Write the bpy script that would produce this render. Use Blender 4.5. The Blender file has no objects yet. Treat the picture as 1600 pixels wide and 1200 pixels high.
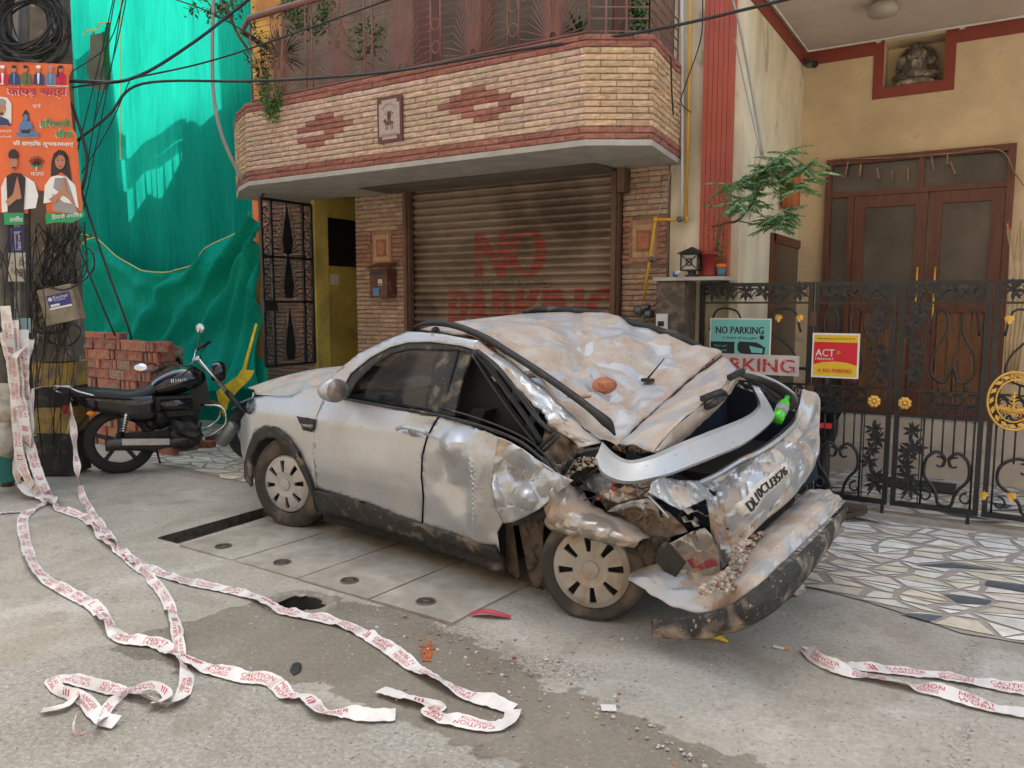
import bpy, math, random
from mathutils import Vector, Matrix, noise
from mathutils.geometry import delaunay_2d_cdt
R_=math.radians; rnd=random.Random(7)
SC=bpy.context.scene; COL=SC.collection
# ---------------------------------------------------------------- camera, sky, sun, exposure
cd=bpy.data.cameras.new('camera'); cd.lens=27.05; cd.sensor_width=36; cd.clip_start=.05; cd.clip_end=500
cam=bpy.data.objects.new('camera',cd); COL.objects.link(cam); SC.camera=cam
cam.location=(0,0,1.61); cam.rotation_euler=(R_(90-6.03),0,R_(32))
SUN_EL=R_(58); SUN_AZ=R_(-12)          # the sun stands behind the houses
w=bpy.data.worlds.new('World'); SC.world=w; w.use_nodes=True
nt=w.node_tree; sky=nt.nodes.new('ShaderNodeTexSky'); sky.sky_type='NISHITA'; sky.sun_disc=False
sky.sun_elevation=SUN_EL; sky.sun_rotation=SUN_AZ; sky.air_density=1.0; sky.dust_density=6.0; sky.ozone_density=.6
tm=nt.nodes.new('ShaderNodeMix'); tm.data_type='RGBA'; tm.blend_type='MULTIPLY'; tm.inputs[0].default_value=1; tm.inputs[7].default_value=(1.0,1.02,.94,1)   # warm haze of the city air
nt.links.new(sky.outputs[0],tm.inputs[6]); nt.links.new(tm.outputs[2],nt.nodes['Background'].inputs[0]); nt.nodes['Background'].inputs[1].default_value=.15
sd=bpy.data.lights.new('sun','SUN'); sd.energy=2.5; sd.angle=R_(.6); sd.color=(1,.94,.85)
sun=bpy.data.objects.new('sun',sd); COL.objects.link(sun); sun.location=(0,5,20)
sdir=Vector((math.sin(SUN_AZ)*math.cos(SUN_EL),math.cos(SUN_AZ)*math.cos(SUN_EL),math.sin(SUN_EL)))
sun.rotation_euler=sdir.to_track_quat('Z','Y').to_euler()
SC.view_settings.view_transform='Standard'; SC.view_settings.look='None'; SC.view_settings.gamma=1; SC.view_settings.use_curve_mapping=False
SC.view_settings.exposure=1.95
SC.cycles.max_bounces=6; SC.cycles.transparent_max_bounces=12; SC.cycles.use_denoising=True
# ---------------------------------------------------------------- survey of the site: sight lines from the viewpoint cut with real planes
_p=R_(6.03);_y=R_(32);_f=1202.
Fw=Vector((-math.sin(_y),math.cos(_y),0)); Rt=Vector((math.cos(_y),math.sin(_y),0)); CAM=Vector((0,0,1.61))
def ray(u,v):
    x=(u-800)/_f;y=(600-v)/_f
    return Fw*(math.cos(_p)+y*math.sin(_p))+Rt*x+Vector((0,0,-math.sin(_p)+y*math.cos(_p)))
def PZ(u,v,z=0): d=ray(u,v); return CAM+d*((z-1.61)/d.z)
def PY(u,v,y): d=ray(u,v); return CAM+d*(y/d.y)
def PX(u,v,x): d=ray(u,v); return CAM+d*(x/d.x)
def PD(u,v,dep): d=ray(u,v); return CAM+d*(dep/(d.dot(Fw)))
def PP(u,v,o,n): d=ray(u,v); return CAM+d*((Vector(o)-CAM).dot(n)/d.dot(n))
# ---------------------------------------------------------------- materials
def mat(name,c,rough=.7,metal=0,var=.18,scale=6,bump=.15,bscale=40,c2=None,lo=.45,hi=.65,mscale=3,attr=False,stretch=None,spec=.4,coat=0,detail=6,alpha=None,c3=None,lo3=.6,hi3=.7,s3=25,emit=None,r2=None,trans=0,bdist=.01):
    m=bpy.data.materials.new(name); m.use_nodes=True; n=m.node_tree.nodes; l=m.node_tree.links
    b=n['Principled BSDF']; b.inputs['Roughness'].default_value=rough; b.inputs['Metallic'].default_value=metal
    b.inputs['Specular IOR Level'].default_value=spec; b.inputs['Coat Weight'].default_value=coat
    tc=n.new('ShaderNodeTexCoord'); mp=n.new('ShaderNodeMapping'); l.new(tc.outputs['Object'],mp.inputs[0])
    if stretch: mp.inputs['Scale'].default_value=stretch
    def nz(s,d=6,dist=0):
        t=n.new('ShaderNodeTexNoise'); t.inputs['Scale'].default_value=s; t.inputs['Detail'].default_value=d; t.inputs['Distortion'].default_value=dist
        l.new(mp.outputs[0],t.inputs['Vector']); return t.outputs['Fac']
    def ramp(s,a,bb):
        r=n.new('ShaderNodeMapRange'); r.inputs['From Min'].default_value=a; r.inputs['From Max'].default_value=bb; l.new(s,r.inputs['Value']); return r.outputs[0]
    def mix(f,a,bb,t='MIX'):
        x=n.new('ShaderNodeMix'); x.data_type='RGBA'; x.blend_type=t
        if isinstance(f,float): x.inputs[0].default_value=f
        else: l.new(f,x.inputs[0])
        for i,q in ((6,a),(7,bb)):
            if isinstance(q,tuple): x.inputs[i].default_value=(q+(1,))[:4]
            else: l.new(q,x.inputs[i])
        return x.outputs[2]
    base=tuple(c)
    if attr:
        a=n.new('ShaderNodeAttribute'); a.attribute_name='col'; base=a.outputs['Color']
    f2=None
    if c2 is not None:
        f2=ramp(nz(mscale,8,.4),lo,hi); base=mix(f2,base,tuple(c2))
    if c3 is not None: base=mix(ramp(nz(s3,4),lo3,hi3),base,tuple(c3))
    if var:
        g=n.new('ShaderNodeMapRange'); g.inputs['From Min'].default_value=.3; g.inputs['From Max'].default_value=.7
        g.inputs['To Min'].default_value=1-var; g.inputs['To Max'].default_value=1+var; l.new(nz(scale,detail),g.inputs[0])
        h=n.new('ShaderNodeVectorMath'); h.operation='SCALE'; l.new(g.outputs[0],h.inputs['Scale'])
        if isinstance(base,tuple): h.inputs[0].default_value=base[:3]
        else: l.new(base,h.inputs[0])
        base=h.outputs[0]
    if isinstance(base,tuple): b.inputs['Base Color'].default_value=(base+(1,))[:4]
    else: l.new(base,b.inputs['Base Color'])
    if f2 is not None and r2 is not None:
        q=n.new('ShaderNodeMapRange'); q.inputs['To Min'].default_value=rough; q.inputs['To Max'].default_value=r2; l.new(f2,q.inputs[0]); l.new(q.outputs[0],b.inputs['Roughness'])
        if metal:
            q=n.new('ShaderNodeMapRange'); q.inputs['To Min'].default_value=metal; q.inputs['To Max'].default_value=0; l.new(f2,q.inputs[0]); l.new(q.outputs[0],b.inputs['Metallic'])
    if bump:
        bp=n.new('ShaderNodeBump'); bp.inputs['Strength'].default_value=bump; bp.inputs['Distance'].default_value=bdist; l.new(nz(bscale,8),bp.inputs['Height']); l.new(bp.outputs[0],b.inputs['Normal'])
    if alpha is not None: b.inputs['Alpha'].default_value=alpha
    if trans: b.inputs['Transmission Weight'].default_value=trans
    return m
def flat(name,c,rough=.5,**k): return mat(name,c,rough,var=k.pop('var',.05),bump=k.pop('bump',0),**k)
# ---------------------------------------------------------------- mesh builder
_tx={}
def text2d(s,res=2):
    if (s,res) in _tx: return _tx[s,res]
    c=bpy.data.curves.new('t','FONT'); c.body=s; c.resolution_u=res
    o=bpy.data.objects.new('t',c); COL.objects.link(o); bpy.context.view_layer.update()
    m=o.to_mesh(); vs=[(v.co.x,v.co.y) for v in m.vertices]; fs=[tuple(p.vertices) for p in m.polygons]
    o.to_mesh_clear(); bpy.data.objects.remove(o); bpy.data.curves.remove(c)
    if vs:
        x0=min(v[0] for v in vs);x1=max(v[0] for v in vs);y0=min(v[1] for v in vs);y1=max(v[1] for v in vs)
        vs=[((a-x0)/(y1-y0),(b-y0)/(y1-y0)) for a,b in vs]
    _tx[s,res]=(vs,fs,max(v[0] for v in vs) if vs else 0); return _tx[s,res]
def cr(p0,p1,p2,p3,t): return .5*((2*p1)+(-p0+p2)*t+(2*p0-5*p1+4*p2-p3)*t*t+(-p0+3*p1-3*p2+p3)*t**3)
def spl(pts,n):
    pts=[Vector(p) for p in pts]; o=[]
    for i in range(len(pts)-1):
        a=pts[i-1] if i else pts[0]*2-pts[1]; d=pts[i+2] if i+2<len(pts) else pts[-1]*2-pts[-2]
        for k in range(n): o.append(cr(a,pts[i],pts[i+1],d,k/n))
    o.append(pts[-1].copy()); return o
def lin(pts,n):
    o=[]
    for a,b in zip(pts[:-1],pts[1:]): o+=[Vector(a).lerp(Vector(b),k/n) for k in range(n)]
    return o+[Vector(pts[-1])]
def crg(rows,nu,nv,f=spl):
    rr=[f(r,nu) for r in rows]; cols=[f([r[i] for r in rr],nv) for i in range(len(rr[0]))]
    return [[c[j] for c in cols] for j in range(len(cols[0]))]
class MB:
    def __init__(s): s.v=[];s.f=[];s.m=[];s.c=[];s.sm=[];s.mi=0;s.col=(1,1,1)
    def add(s,vs,fs,sm=False,mi=None):
        k=len(s.v); s.v+=[tuple(v) for v in vs]
        for f in fs: s.f.append(tuple(i+k for i in f)); s.m.append(s.mi if mi is None else mi); s.c.append(s.col); s.sm.append(sm)
        return s
    def box(s,x0,x1,y0,y1,z0,z1,mi=None):
        vs=[(x,y,z) for x in (x0,x1) for y in (y0,y1) for z in (z0,z1)]
        return s.add(vs,[(0,1,3,2),(4,6,7,5),(0,4,5,1),(2,3,7,6),(0,2,6,4),(1,5,7,3)],mi=mi)
    def obox(s,c,ax,ay,az,mi=None):
        c,ax,ay,az=map(Vector,(c,ax,ay,az)); vs=[c+ax*i+ay*j+az*k for i in(-1,1) for j in(-1,1) for k in(-1,1)]
        return s.add(vs,[(0,1,3,2),(4,6,7,5),(0,4,5,1),(2,3,7,6),(0,2,6,4),(1,5,7,3)],mi=mi)
    def tube(s,pts,r,n=8,closed=False,flat_=1.0,mi=None,caps=True):
        pts=[Vector(p) for p in pts]; N=len(pts); rs=r if isinstance(r,(list,tuple)) else [r]*N
        up=None; vs=[]
        for i,p in enumerate(pts):
            if closed: t=pts[(i+1)%N]-pts[i-1]
            else: t=pts[min(i+1,N-1)]-pts[max(i-1,0)]
            if t.length<1e-9: t=Vector((0,0,1))
            t.normalize()
            if up is None: up=Vector((0,0,1)) if abs(t.z)<.9 else Vector((1,0,0))
            up=(up-t*up.dot(t)); 
            if up.length<1e-6: up=t.orthogonal()
            up.normalize(); sd=t.cross(up)
            for k in range(n):
                a=2*math.pi*k/n; vs.append(p+(sd*math.cos(a)*flat_+up*math.sin(a))*rs[i])
        fs=[(i*n+k,i*n+(k+1)%n,((i+1)%N)*n+(k+1)%n,((i+1)%N)*n+k) for i in range(N if closed else N-1) for k in range(n)]
        if not closed and caps: fs+=[tuple(range(n-1,-1,-1)),tuple((N-1)*n+k for k in range(n))]
        return s.add(vs,fs,n>5,mi)
    def lathe(s,prof,c,ax=(0,0,1),n=20,mi=None,sm=True,caps=True):
        c=Vector(c); ax=Vector(ax).normalized(); u=ax.orthogonal().normalized(); w_=ax.cross(u); vs=[]
        for r,h in prof:
            for k in range(n):
                a=2*math.pi*k/n; vs.append(c+ax*h+(u*math.cos(a)+w_*math.sin(a))*r)
        m=len(prof); fs=[(i*n+k,i*n+(k+1)%n,(i+1)*n+(k+1)%n,(i+1)*n+k) for i in range(m-1) for k in range(n)]
        fs+=[tuple(range(n-1,-1,-1)),tuple((m-1)*n+k for k in range(n))] if caps else []
        return s.add(vs,fs,sm,mi)
    def rock(s,c,r,rg,sq=(1,1,.7),mi=None,sub=1):
        c=Vector(c); t=(1+5**.5)/2
        vs=[Vector(q).normalized() for q in [(-1,t,0),(1,t,0),(-1,-t,0),(1,-t,0),(0,-1,t),(0,1,t),(0,-1,-t),(0,1,-t),(t,0,-1),(t,0,1),(-t,0,-1),(-t,0,1)]]
        fs=[(0,11,5),(0,5,1),(0,1,7),(0,7,10),(0,10,11),(1,5,9),(5,11,4),(11,10,2),(10,7,6),(7,1,8),(3,9,4),(3,4,2),(3,2,6),(3,6,8),(3,8,9),(4,9,5),(2,4,11),(6,2,10),(8,6,7),(9,8,1)]
        for _ in range(sub):
            mid={}; nf=[]
            def md(a,b):
                k=(min(a,b),max(a,b))
                if k not in mid: mid[k]=len(vs); vs.append(((vs[a]+vs[b])/2).normalized())
                return mid[k]
            for a,b,d in fs:
                x,y,z=md(a,b),md(b,d),md(d,a); nf+=[(a,x,z),(b,y,x),(d,z,y),(x,y,z)]
            fs=nf
        of=Vector((rg.random()*50,rg.random()*50,rg.random()*50)); q=Matrix.Rotation(rg.random()*6.3,3,'Z')@Matrix.Rotation(rg.uniform(-.4,.4),3,'X')
        out=[]
        for v in vs:
            k=1+.55*noise.noise(v*1.3+of)+.12*noise.noise(v*4+of)
            k=min(k,1.08); p=Vector((v.x*sq[0],v.y*sq[1],v.z*sq[2]))*k*r; out.append(c+q@p)
        return s.add(out,fs,False,mi)
    def grid(s,g,sm=True,mi=None,skip=None):
        m=len(g[0]); vs=[p for r in g for p in r]
        fs=[(i*m+j,i*m+j+1,(i+1)*m+j+1,(i+1)*m+j) for i in range(len(g)-1) for j in range(m-1) if not(skip and skip(i,j))]
        return s.add(vs,fs,sm,mi)
    def poly(s,pts,mi=None,back=None):
        pts=[Vector(p) for p in pts]; k=len(pts)
        if back is None: return s.add(pts,[tuple(range(k))],mi=mi)
        b=Vector(back); vs=pts+[p+b for p in pts]
        return s.add(vs,[tuple(range(k)),tuple(range(2*k-1,k-1,-1))]+[(i,(i+1)%k,(i+1)%k+k,i+k)[::-1] for i in range(k)],mi=mi)
    def text(s,t,o,u,v,hgt,wid=None,mi=None,res=2,center=False):
        vs,fs,W=text2d(t,res); o,u,v=Vector(o),Vector(u).normalized(),Vector(v).normalized()
        sx=hgt if wid is None else wid/W
        if center: o=o-u*(W*sx/2)
        return s.add([o+u*(a*sx)+v*(b*hgt) for a,b in vs],fs,mi=mi)
    def build(s,name,mats,parent=None,sol=0,crisp=0,off=-1):
        me=bpy.data.meshes.new(name); me.from_pydata(s.v,[],s.f)
        for m in (mats if isinstance(mats,(list,tuple)) else [mats]): me.materials.append(m)
        me.polygons.foreach_set('material_index',s.m); me.polygons.foreach_set('use_smooth',s.sm)
        if any(c!=(1,1,1) for c in s.c):
            a=me.attributes.new('col','FLOAT_COLOR','FACE'); a.data.foreach_set('color',[x for c in s.c for x in (c[0],c[1],c[2],1)])
        me.update()
        ob=bpy.data.objects.new(name,me); COL.objects.link(ob); ob.parent=parent
        if crisp: me.set_sharp_from_angle(angle=crisp)
        if sol:
            md=ob.modifiers.new('solid','SOLIDIFY'); md.thickness=sol; md.offset=off
        return ob
def tag(o,label=None,cat=None,group=None,kind=None):
    for k,x in (('label',label),('category',cat),('group',group),('kind',kind)):
        if x: o[k]=x
    return o
def thing(name,label,cat,loc=(0,0,0),rz=0,group=None):
    o=bpy.data.objects.new(name,None); COL.objects.link(o); o.empty_display_size=.2; o.location=loc; o.rotation_euler=(0,0,rz)
    return tag(o,label,cat,group)
def dup(o,loc,label,parent=None):
    c=o.copy(); COL.objects.link(c); c.location=loc; c.parent=parent
    if label: c['label']=label
    for ch in o.children:
        d=ch.copy(); COL.objects.link(d); d.parent=c
    return c
def jit(c,a,rg=rnd):
    k=1+rg.uniform(-a,a); return tuple(max(0,min(1,x*k*(1+rg.uniform(-a,a)*.3))) for x in c)
# ---------------------------------------------------------------- material library
CONC=mat('concrete',(.34,.30,.25),.92,c2=(.43,.39,.335),lo=.42,hi=.6,mscale=2.3,var=.13,scale=14,bump=.5,bscale=70,c3=(.2,.175,.15),lo3=.62,hi3=.75,s3=38,bdist=.006)
STONE=mat('split_stone',(.5,.4,.3),.85,attr=True,var=.2,scale=22,bump=.6,bscale=70,spec=.2)
MORT=mat('mortar',(.20,.145,.105),.95,var=.2)
BRICKM=mat('red_brick',(.3,.1,.06),.93,attr=True,var=.35,scale=22,bump=.8,bscale=60,c2=(.34,.26,.2),lo=.46,hi=.72,mscale=7,c3=(.09,.05,.04),lo3=.62,hi3=.7,s3=18)
CREAM=mat('cream_wall_paint',(.72,.66,.50),.85,c2=(.50,.43,.31),lo=.45,hi=.68,mscale=1.9,var=.08,bump=.35,bscale=18,stretch=(1,1,.5),c3=(.45,.38,.28),lo3=.62,hi3=.7,s3=7)
YELL=mat('ochre_wall_paint',(.66,.52,.33),.85,c2=(.52,.40,.26),lo=.42,hi=.66,mscale=1.3,var=.07,bump=.35,bscale=18,c3=(.48,.38,.26),lo3=.62,hi3=.72,s3=6)
REDP=mat('red_column_paint',(.42,.095,.06),.6,c2=(.36,.08,.055),mscale=2,var=.08,bump=.1)
TRIM=mat('maroon_trim_paint',(.25,.05,.035),.6,var=.1)
IRON=mat('black_iron_paint',(.012,.013,.015),.38,var=.3,bump=.1,spec=.5,c2=(.045,.035,.03),lo=.6,hi=.75,mscale=12)
BROWNI=mat('brown_iron_paint',(.22,.10,.08),.5,var=.2,c2=(.2,.12,.09),lo=.6,hi=.8,mscale=8)
GOLD=mat('gold_paint',(.72,.43,.09),.4,metal=.35,var=.15,bump=.1)
WOOD=mat('varnished_wood',(.125,.045,.026),.42,var=.25,scale=5,stretch=(14,14,1),bump=.1,c2=(.1,.03,.016),mscale=3)
WOOD2=mat('orange_wood_panel',(.17,.07,.03),.45,var=.25,scale=5,stretch=(14,14,1),bump=.1)
DGLASS=mat('dusty_dark_glass',(.055,.04,.03),.25,var=.3,scale=2,spec=.5,c2=(.1,.075,.055),mscale=1.5)
ROLL=mat('shutter_steel',(.27,.205,.155),.6,metal=.15,c2=(.12,.085,.06),lo=.48,hi=.66,mscale=1.1,var=.12,bump=.1)
GREYP=mat('grey_plaster',(.17,.145,.115),.9,c2=(.1,.09,.075),mscale=1.5,var=.1,bump=.2)
SLABE=mat('pale_concrete_edge',(.4,.38,.34),.9,var=.15,bump=.3)
GAS=mat('yellow_gas_pipe_paint',(.62,.33,.03),.5,c2=(.5,.36,.2),lo=.6,hi=.75,mscale=20,var=.15)
METER=mat('grey_regulator_metal',(.16,.17,.17),.5,metal=.6,var=.2)
WHITEP=mat('dull_white_plastic',(.62,.6,.56),.55,var=.1)
CABLE=mat('black_cable_rubber',(.018,.02,.022),.5,var=.3)
LEAF=mat('leaf_green',(.07,.17,.045),.55,attr=True,var=.2,spec=.3)
BARK=mat('stem_brown',(.12,.085,.05),.8,var=.2)
TERRA=mat('terracotta_red_paint',(.24,.03,.025),.55,var=.2,c2=(.18,.05,.04))
def leafc(k): return {0:(.06,.15,.04),1:(.11,.24,.06),2:(.035,.09,.03)}[k]
# ---------------------------------------------------------------- ground
def inpoly(x,y,P):
    c=False; j=len(P)-1
    for i in range(len(P)):
        if (P[i][1]>y)!=(P[j][1]>y) and x<(P[j][0]-P[i][0])*(y-P[i][1])/(P[j][1]-P[i][1])+P[i][0]: c=not c
        j=i
    return c
def dseg(x,y,P):
    b=9
    for (ax,ay),(bx,by) in zip(P[:-1],P[1:]):
        dx,dy=bx-ax,by-ay; t=max(0,min(1,((x-ax)*dx+(y-ay)*dy)/(dx*dx+dy*dy+1e-9))); b=min(b,math.hypot(x-ax-t*dx,y-ay-t*dy))
    return b
def zp(L): return [tuple(PZ(u,v)[:2]) for u,v in L]
DAMP=[zp(P) for P in [[(180,1000),(300,965),(420,930),(560,930),(640,960),(760,1010),(900,1085),(1100,1150),(1300,1240),(900,1260),(760,1165),(600,1120),(500,1075),(420,1060),(300,1050),(190,1020)]]]
CRACKS=[zp(P) for P in [[(540,945),(640,962),(720,990),(800,1030),(900,1050)],[(960,1130),(1040,1165),(1100,1200)],[(80,905),(190,940)],[(1520,1000),(1500,1100),(1495,1200)]]]
PAD=zp([(-2500,700),(-400,1080),(0,1045),(180,1000),(430,1062),(600,1120),(760,1165),(900,1240)])+[(3.2,.5),(3.2,7),(-12,7)]
HOLE=tuple(PZ(470,942)[:2]); SLOT=(-4.80,-4.58,3.08,3.98)
def axis(a,b,st,extra):
    n=int((b-a)/st); L=[a+(b-a)*i/n for i in range(n+1)]
    L=[q for q in L if all(abs(q-e)>st*.45 for e in extra)]+list(extra); return sorted(L)
xs=[-60,-30,-15]+axis(-11,3,.05,[-4.80,-4.58])+[6,15,40]; ys=[-40,-15,-5]+axis(0,6.5,.05,[3.08,3.98])+[10,20,60]
gv=[];stain=[]
for y in ys:
    for x in xs:
        inn=-11<=x<=3 and 0<=y<=6.5
        z=.006*noise.noise(Vector((x*1.1,y*1.1,3)))+.0025*noise.noise(Vector((x*7,y*7,1))) if inn else 0
        s=0;k=0
        if inn:
            wob=.09*noise.noise(Vector((x*2.3,y*2.3,7)))+.06*noise.noise(Vector((x*7,y*7,9)))
            if any(inpoly(x+wob,y+wob*1.2,P) for P in DAMP): s=1
            dc=dseg(x+wob*.5,y+wob*.5,CRACKS[0]); 
            if dc<.16: z-=.012*(1-dc/.16)*abs(noise.noise(Vector((x*9,y*9,2))))*2; k=max(k,1-dc/.16)
            for C in CRACKS[1:]:
                dc=dseg(x+wob*.4,y+wob*.4,C)
                if dc<.05: z-=.01*(1-dc/.05); k=max(k,.8*(1-dc/.05))
            dh=math.hypot((x-HOLE[0])/1.25,(y-HOLE[1])/.9)
            # lower ground under the near street, small step to the slabs
        gv.append((x,y,z)); stain.append((s,k,1 if inn and inpoly(x+.05*noise.noise(Vector((x*3,y*3,1))),y,PAD) else 0))
m=len(xs); gf=[]
for i in range(len(ys)-1):
    for j in range(m-1):
        cx=(xs[j]+xs[j+1])/2;cy=(ys[i]+ys[i+1])/2
        if SLOT[0]<cx<SLOT[1] and SLOT[2]<cy<SLOT[3]: continue
        if math.hypot((cx-HOLE[0])/1.3,(cy-HOLE[1]))<.10: continue
        gf.append((i*m+j,i*m+j+1,(i+1)*m+j+1,(i+1)*m+j))
me=bpy.data.meshes.new('street_ground'); me.from_pydata(gv,[],gf)
a=me.attributes.new('stain','FLOAT_COLOR','POINT'); a.data.foreach_set('color',[q for s,k,p_ in stain for q in (s,k,p_,1)])
me.polygons.foreach_set('use_smooth',[True]*len(gf))
STREET=mat('street_concrete',(.355,.335,.295),.93,c2=(.30,.275,.235),lo=.42,hi=.6,mscale=1.4,var=.22,scale=48,bump=1,bscale=130,c3=(.5,.48,.44),lo3=.60,hi3=.66,s3=120,bdist=.012,detail=10)
n=STREET.node_tree.nodes; l=STREET.node_tree.links; b=n['Principled BSDF']
src=b.inputs['Base Color'].links[0].from_socket
at=n.new('ShaderNodeAttribute'); at.attribute_name='stain'; sp=n.new('ShaderNodeSeparateColor'); l.new(at.outputs['Color'],sp.inputs[0])
nz=n.new('ShaderNodeTexNoise'); nz.inputs['Scale'].default_value=14; nz.inputs['Detail'].default_value=8; tcn=[q for q in n if q.type=='TEX_COORD'][0]; l.new(tcn.outputs['Object'],nz.inputs['Vector'])
ad=n.new('ShaderNodeMath'); ad.operation='MULTIPLY_ADD'; l.new(nz.outputs[0],ad.inputs[0]); ad.inputs[1].default_value=1.6; l.new(sp.outputs[0],ad.inputs[2])
rg_=n.new('ShaderNodeMapRange'); rg_.inputs['From Min'].default_value=1.22; rg_.inputs['From Max'].default_value=1.5; l.new(ad.outputs[0],rg_.inputs[0])
n2_=n.new('ShaderNodeTexNoise'); n2_.inputs['Scale'].default_value=2.1; n2_.inputs['Detail'].default_value=10; n2_.inputs['Distortion'].default_value=.8; l.new(tcn.outputs['Object'],n2_.inputs['Vector'])
cr2=n.new('ShaderNodeValToRGB'); E_=cr2.color_ramp.elements; E_[0].position=.35; E_[0].color=(.31,.28,.23,1); E_[1].position=.6; E_[1].color=(.38,.35,.30,1); e3=E_.new(.68); e3.color=(.43,.40,.355,1); l.new(n2_.outputs[0],cr2.inputs[0])
n3_=n.new('ShaderNodeTexNoise'); n3_.inputs['Scale'].default_value=40; n3_.inputs['Detail'].default_value=8; l.new(tcn.outputs['Object'],n3_.inputs['Vector'])
m4_=n.new('ShaderNodeMapRange'); m4_.inputs[1].default_value=.3; m4_.inputs[2].default_value=.7; m4_.inputs[3].default_value=.86; m4_.inputs[4].default_value=1.12; l.new(n3_.outputs[0],m4_.inputs[0])
v4_=n.new('ShaderNodeVectorMath'); v4_.operation='SCALE'; l.new(cr2.outputs[0],v4_.inputs[0]); l.new(m4_.outputs[0],v4_.inputs['Scale'])
pm_=n.new('ShaderNodeMix'); pm_.data_type='RGBA'; l.new(sp.outputs[2],pm_.inputs[0]); l.new(src,pm_.inputs[6]); l.new(v4_.outputs[0],pm_.inputs[7]); src=pm_.outputs[2]
bn_=[q for q in n if q.type=='BUMP'][0]; bs_=n.new('ShaderNodeMapRange'); bs_.inputs[3].default_value=1.0; bs_.inputs[4].default_value=.3; l.new(sp.outputs[2],bs_.inputs[0]); l.new(bs_.outputs[0],bn_.inputs['Strength'])
mx=n.new('ShaderNodeMix'); mx.data_type='RGBA'; l.new(rg_.outputs[0],mx.inputs[0]); l.new(src,mx.inputs[6])
mm=n.new('ShaderNodeMix'); mm.data_type='RGBA'; mm.blend_type='MULTIPLY'; mm.inputs[0].default_value=1; l.new(src,mm.inputs[6]); mm.inputs[7].default_value=(.58,.555,.52,1); l.new(mm.outputs[2],mx.inputs[7])
# crack lines: jagged voronoi edges, only where the slab has broken up
vo=n.new('ShaderNodeTexVoronoi'); vo.feature='DISTANCE_TO_EDGE'; vo.inputs['Scale'].default_value=34
nv=n.new('ShaderNodeVectorMath'); nv.operation='MULTIPLY_ADD'; l.new(nz.outputs['Color'],nv.inputs[0]); nv.inputs[1].default_value=(.09,.09,.09); l.new(tcn.outputs['Object'],nv.inputs[2]); l.new(nv.outputs[0],vo.inputs['Vector'])
ma=n.new('ShaderNodeMath'); ma.operation='MULTIPLY'; ma.inputs[1].default_value=.09; l.new(sp.outputs[1],ma.inputs[0])
lt=n.new('ShaderNodeMath'); lt.operation='LESS_THAN'; l.new(vo.outputs[0],lt.inputs[0]); l.new(ma.outputs[0],lt.inputs[1])
mk=n.new('ShaderNodeMath'); mk.operation='MULTIPLY'; l.new(lt.outputs[0],mk.inputs[0]); mk.inputs[1].default_value=.55
m3=n.new('ShaderNodeMix'); m3.data_type='RGBA'; l.new(mk.outputs[0],m3.inputs[0]); l.new(mx.outputs[2],m3.inputs[6]); m3.inputs[7].default_value=(.1,.085,.07,1)
def speck(src_,sc_,lo_,hi_,c_,f_):
    t_=n.new('ShaderNodeTexNoise'); t_.inputs['Scale'].default_value=sc_; t_.inputs['Detail'].default_value=3; l.new(tcn.outputs['Object'],t_.inputs['Vector'])
    r_=n.new('ShaderNodeMapRange'); r_.inputs[1].default_value=lo_; r_.inputs[2].default_value=hi_; r_.inputs[4].default_value=f_; l.new(t_.outputs[0],r_.inputs[0])
    x_=n.new('ShaderNodeMix'); x_.data_type='RGBA'; l.new(r_.outputs[0],x_.inputs[0]); l.new(src_,x_.inputs[6]); x_.inputs[7].default_value=c_+(1,); return x_.outputs[2]
o_=speck(m3.outputs[2],58,.64,.67,(.12,.10,.08),.75); o_=speck(o_,43,.66,.69,(.55,.53,.49),.4); o_=speck(o_,9,.60,.72,(.22,.185,.14),.45); o_=speck(o_,3.3,.6,.66,(.25,.215,.17),.4)
l.new(o_,b.inputs['Base Color'])
me.materials.append(STREET); g=bpy.data.objects.new('street_ground',me); COL.objects.link(g); g['kind']='structure'
# trench below the missing drain cover
MUD=mat('drain_mud',(.085,.07,.055),.8,var=.4,scale=20,bump=.6)
t=MB(); x0,x1,y0,y1=SLOT
t.add([(x0,y0,.004),(x1,y0,.004),(x1,y1,.004),(x0,y1,.004),(x0,y0,-.3),(x1,y0,-.3),(x1,y1,-.3),(x0,y1,-.3)],[(0,1,5,4),(1,2,6,5),(2,3,7,6),(3,0,4,7),(4,5,6,7)])
t.build('drain_trench',MUD)['kind']='structure'
t=MB(); rows_=[]
for r_,z_ in ((.165,-.004),(.155,.0065),(.13,.009),(.112,-.01),(.095,-.07),(.08,-.14),(.03,-.16)):
    rows_.append([(HOLE[0]+math.cos(k*.2618)*r_*1.3*(1+.16*noise.noise(Vector((math.cos(k*.2618)*1.7,math.sin(k*.2618)*1.7,r_*4)))),HOLE[1]+math.sin(k*.2618)*r_*(1+.16*noise.noise(Vector((math.cos(k*.2618)*1.7,math.sin(k*.2618)*1.7,r_*4+5)))),z_) for k in range(25)])
t.grid(rows_[:4],mi=0); t.grid(rows_[3:],mi=1); tag(t.build('broken_hole',[mat('broken_concrete',(.25,.22,.185),.95,var=.25,scale=30,bump=.8,bscale=60),mat('hole_mud',(.03,.025,.02),.9,var=.3)]),kind='structure')
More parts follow.
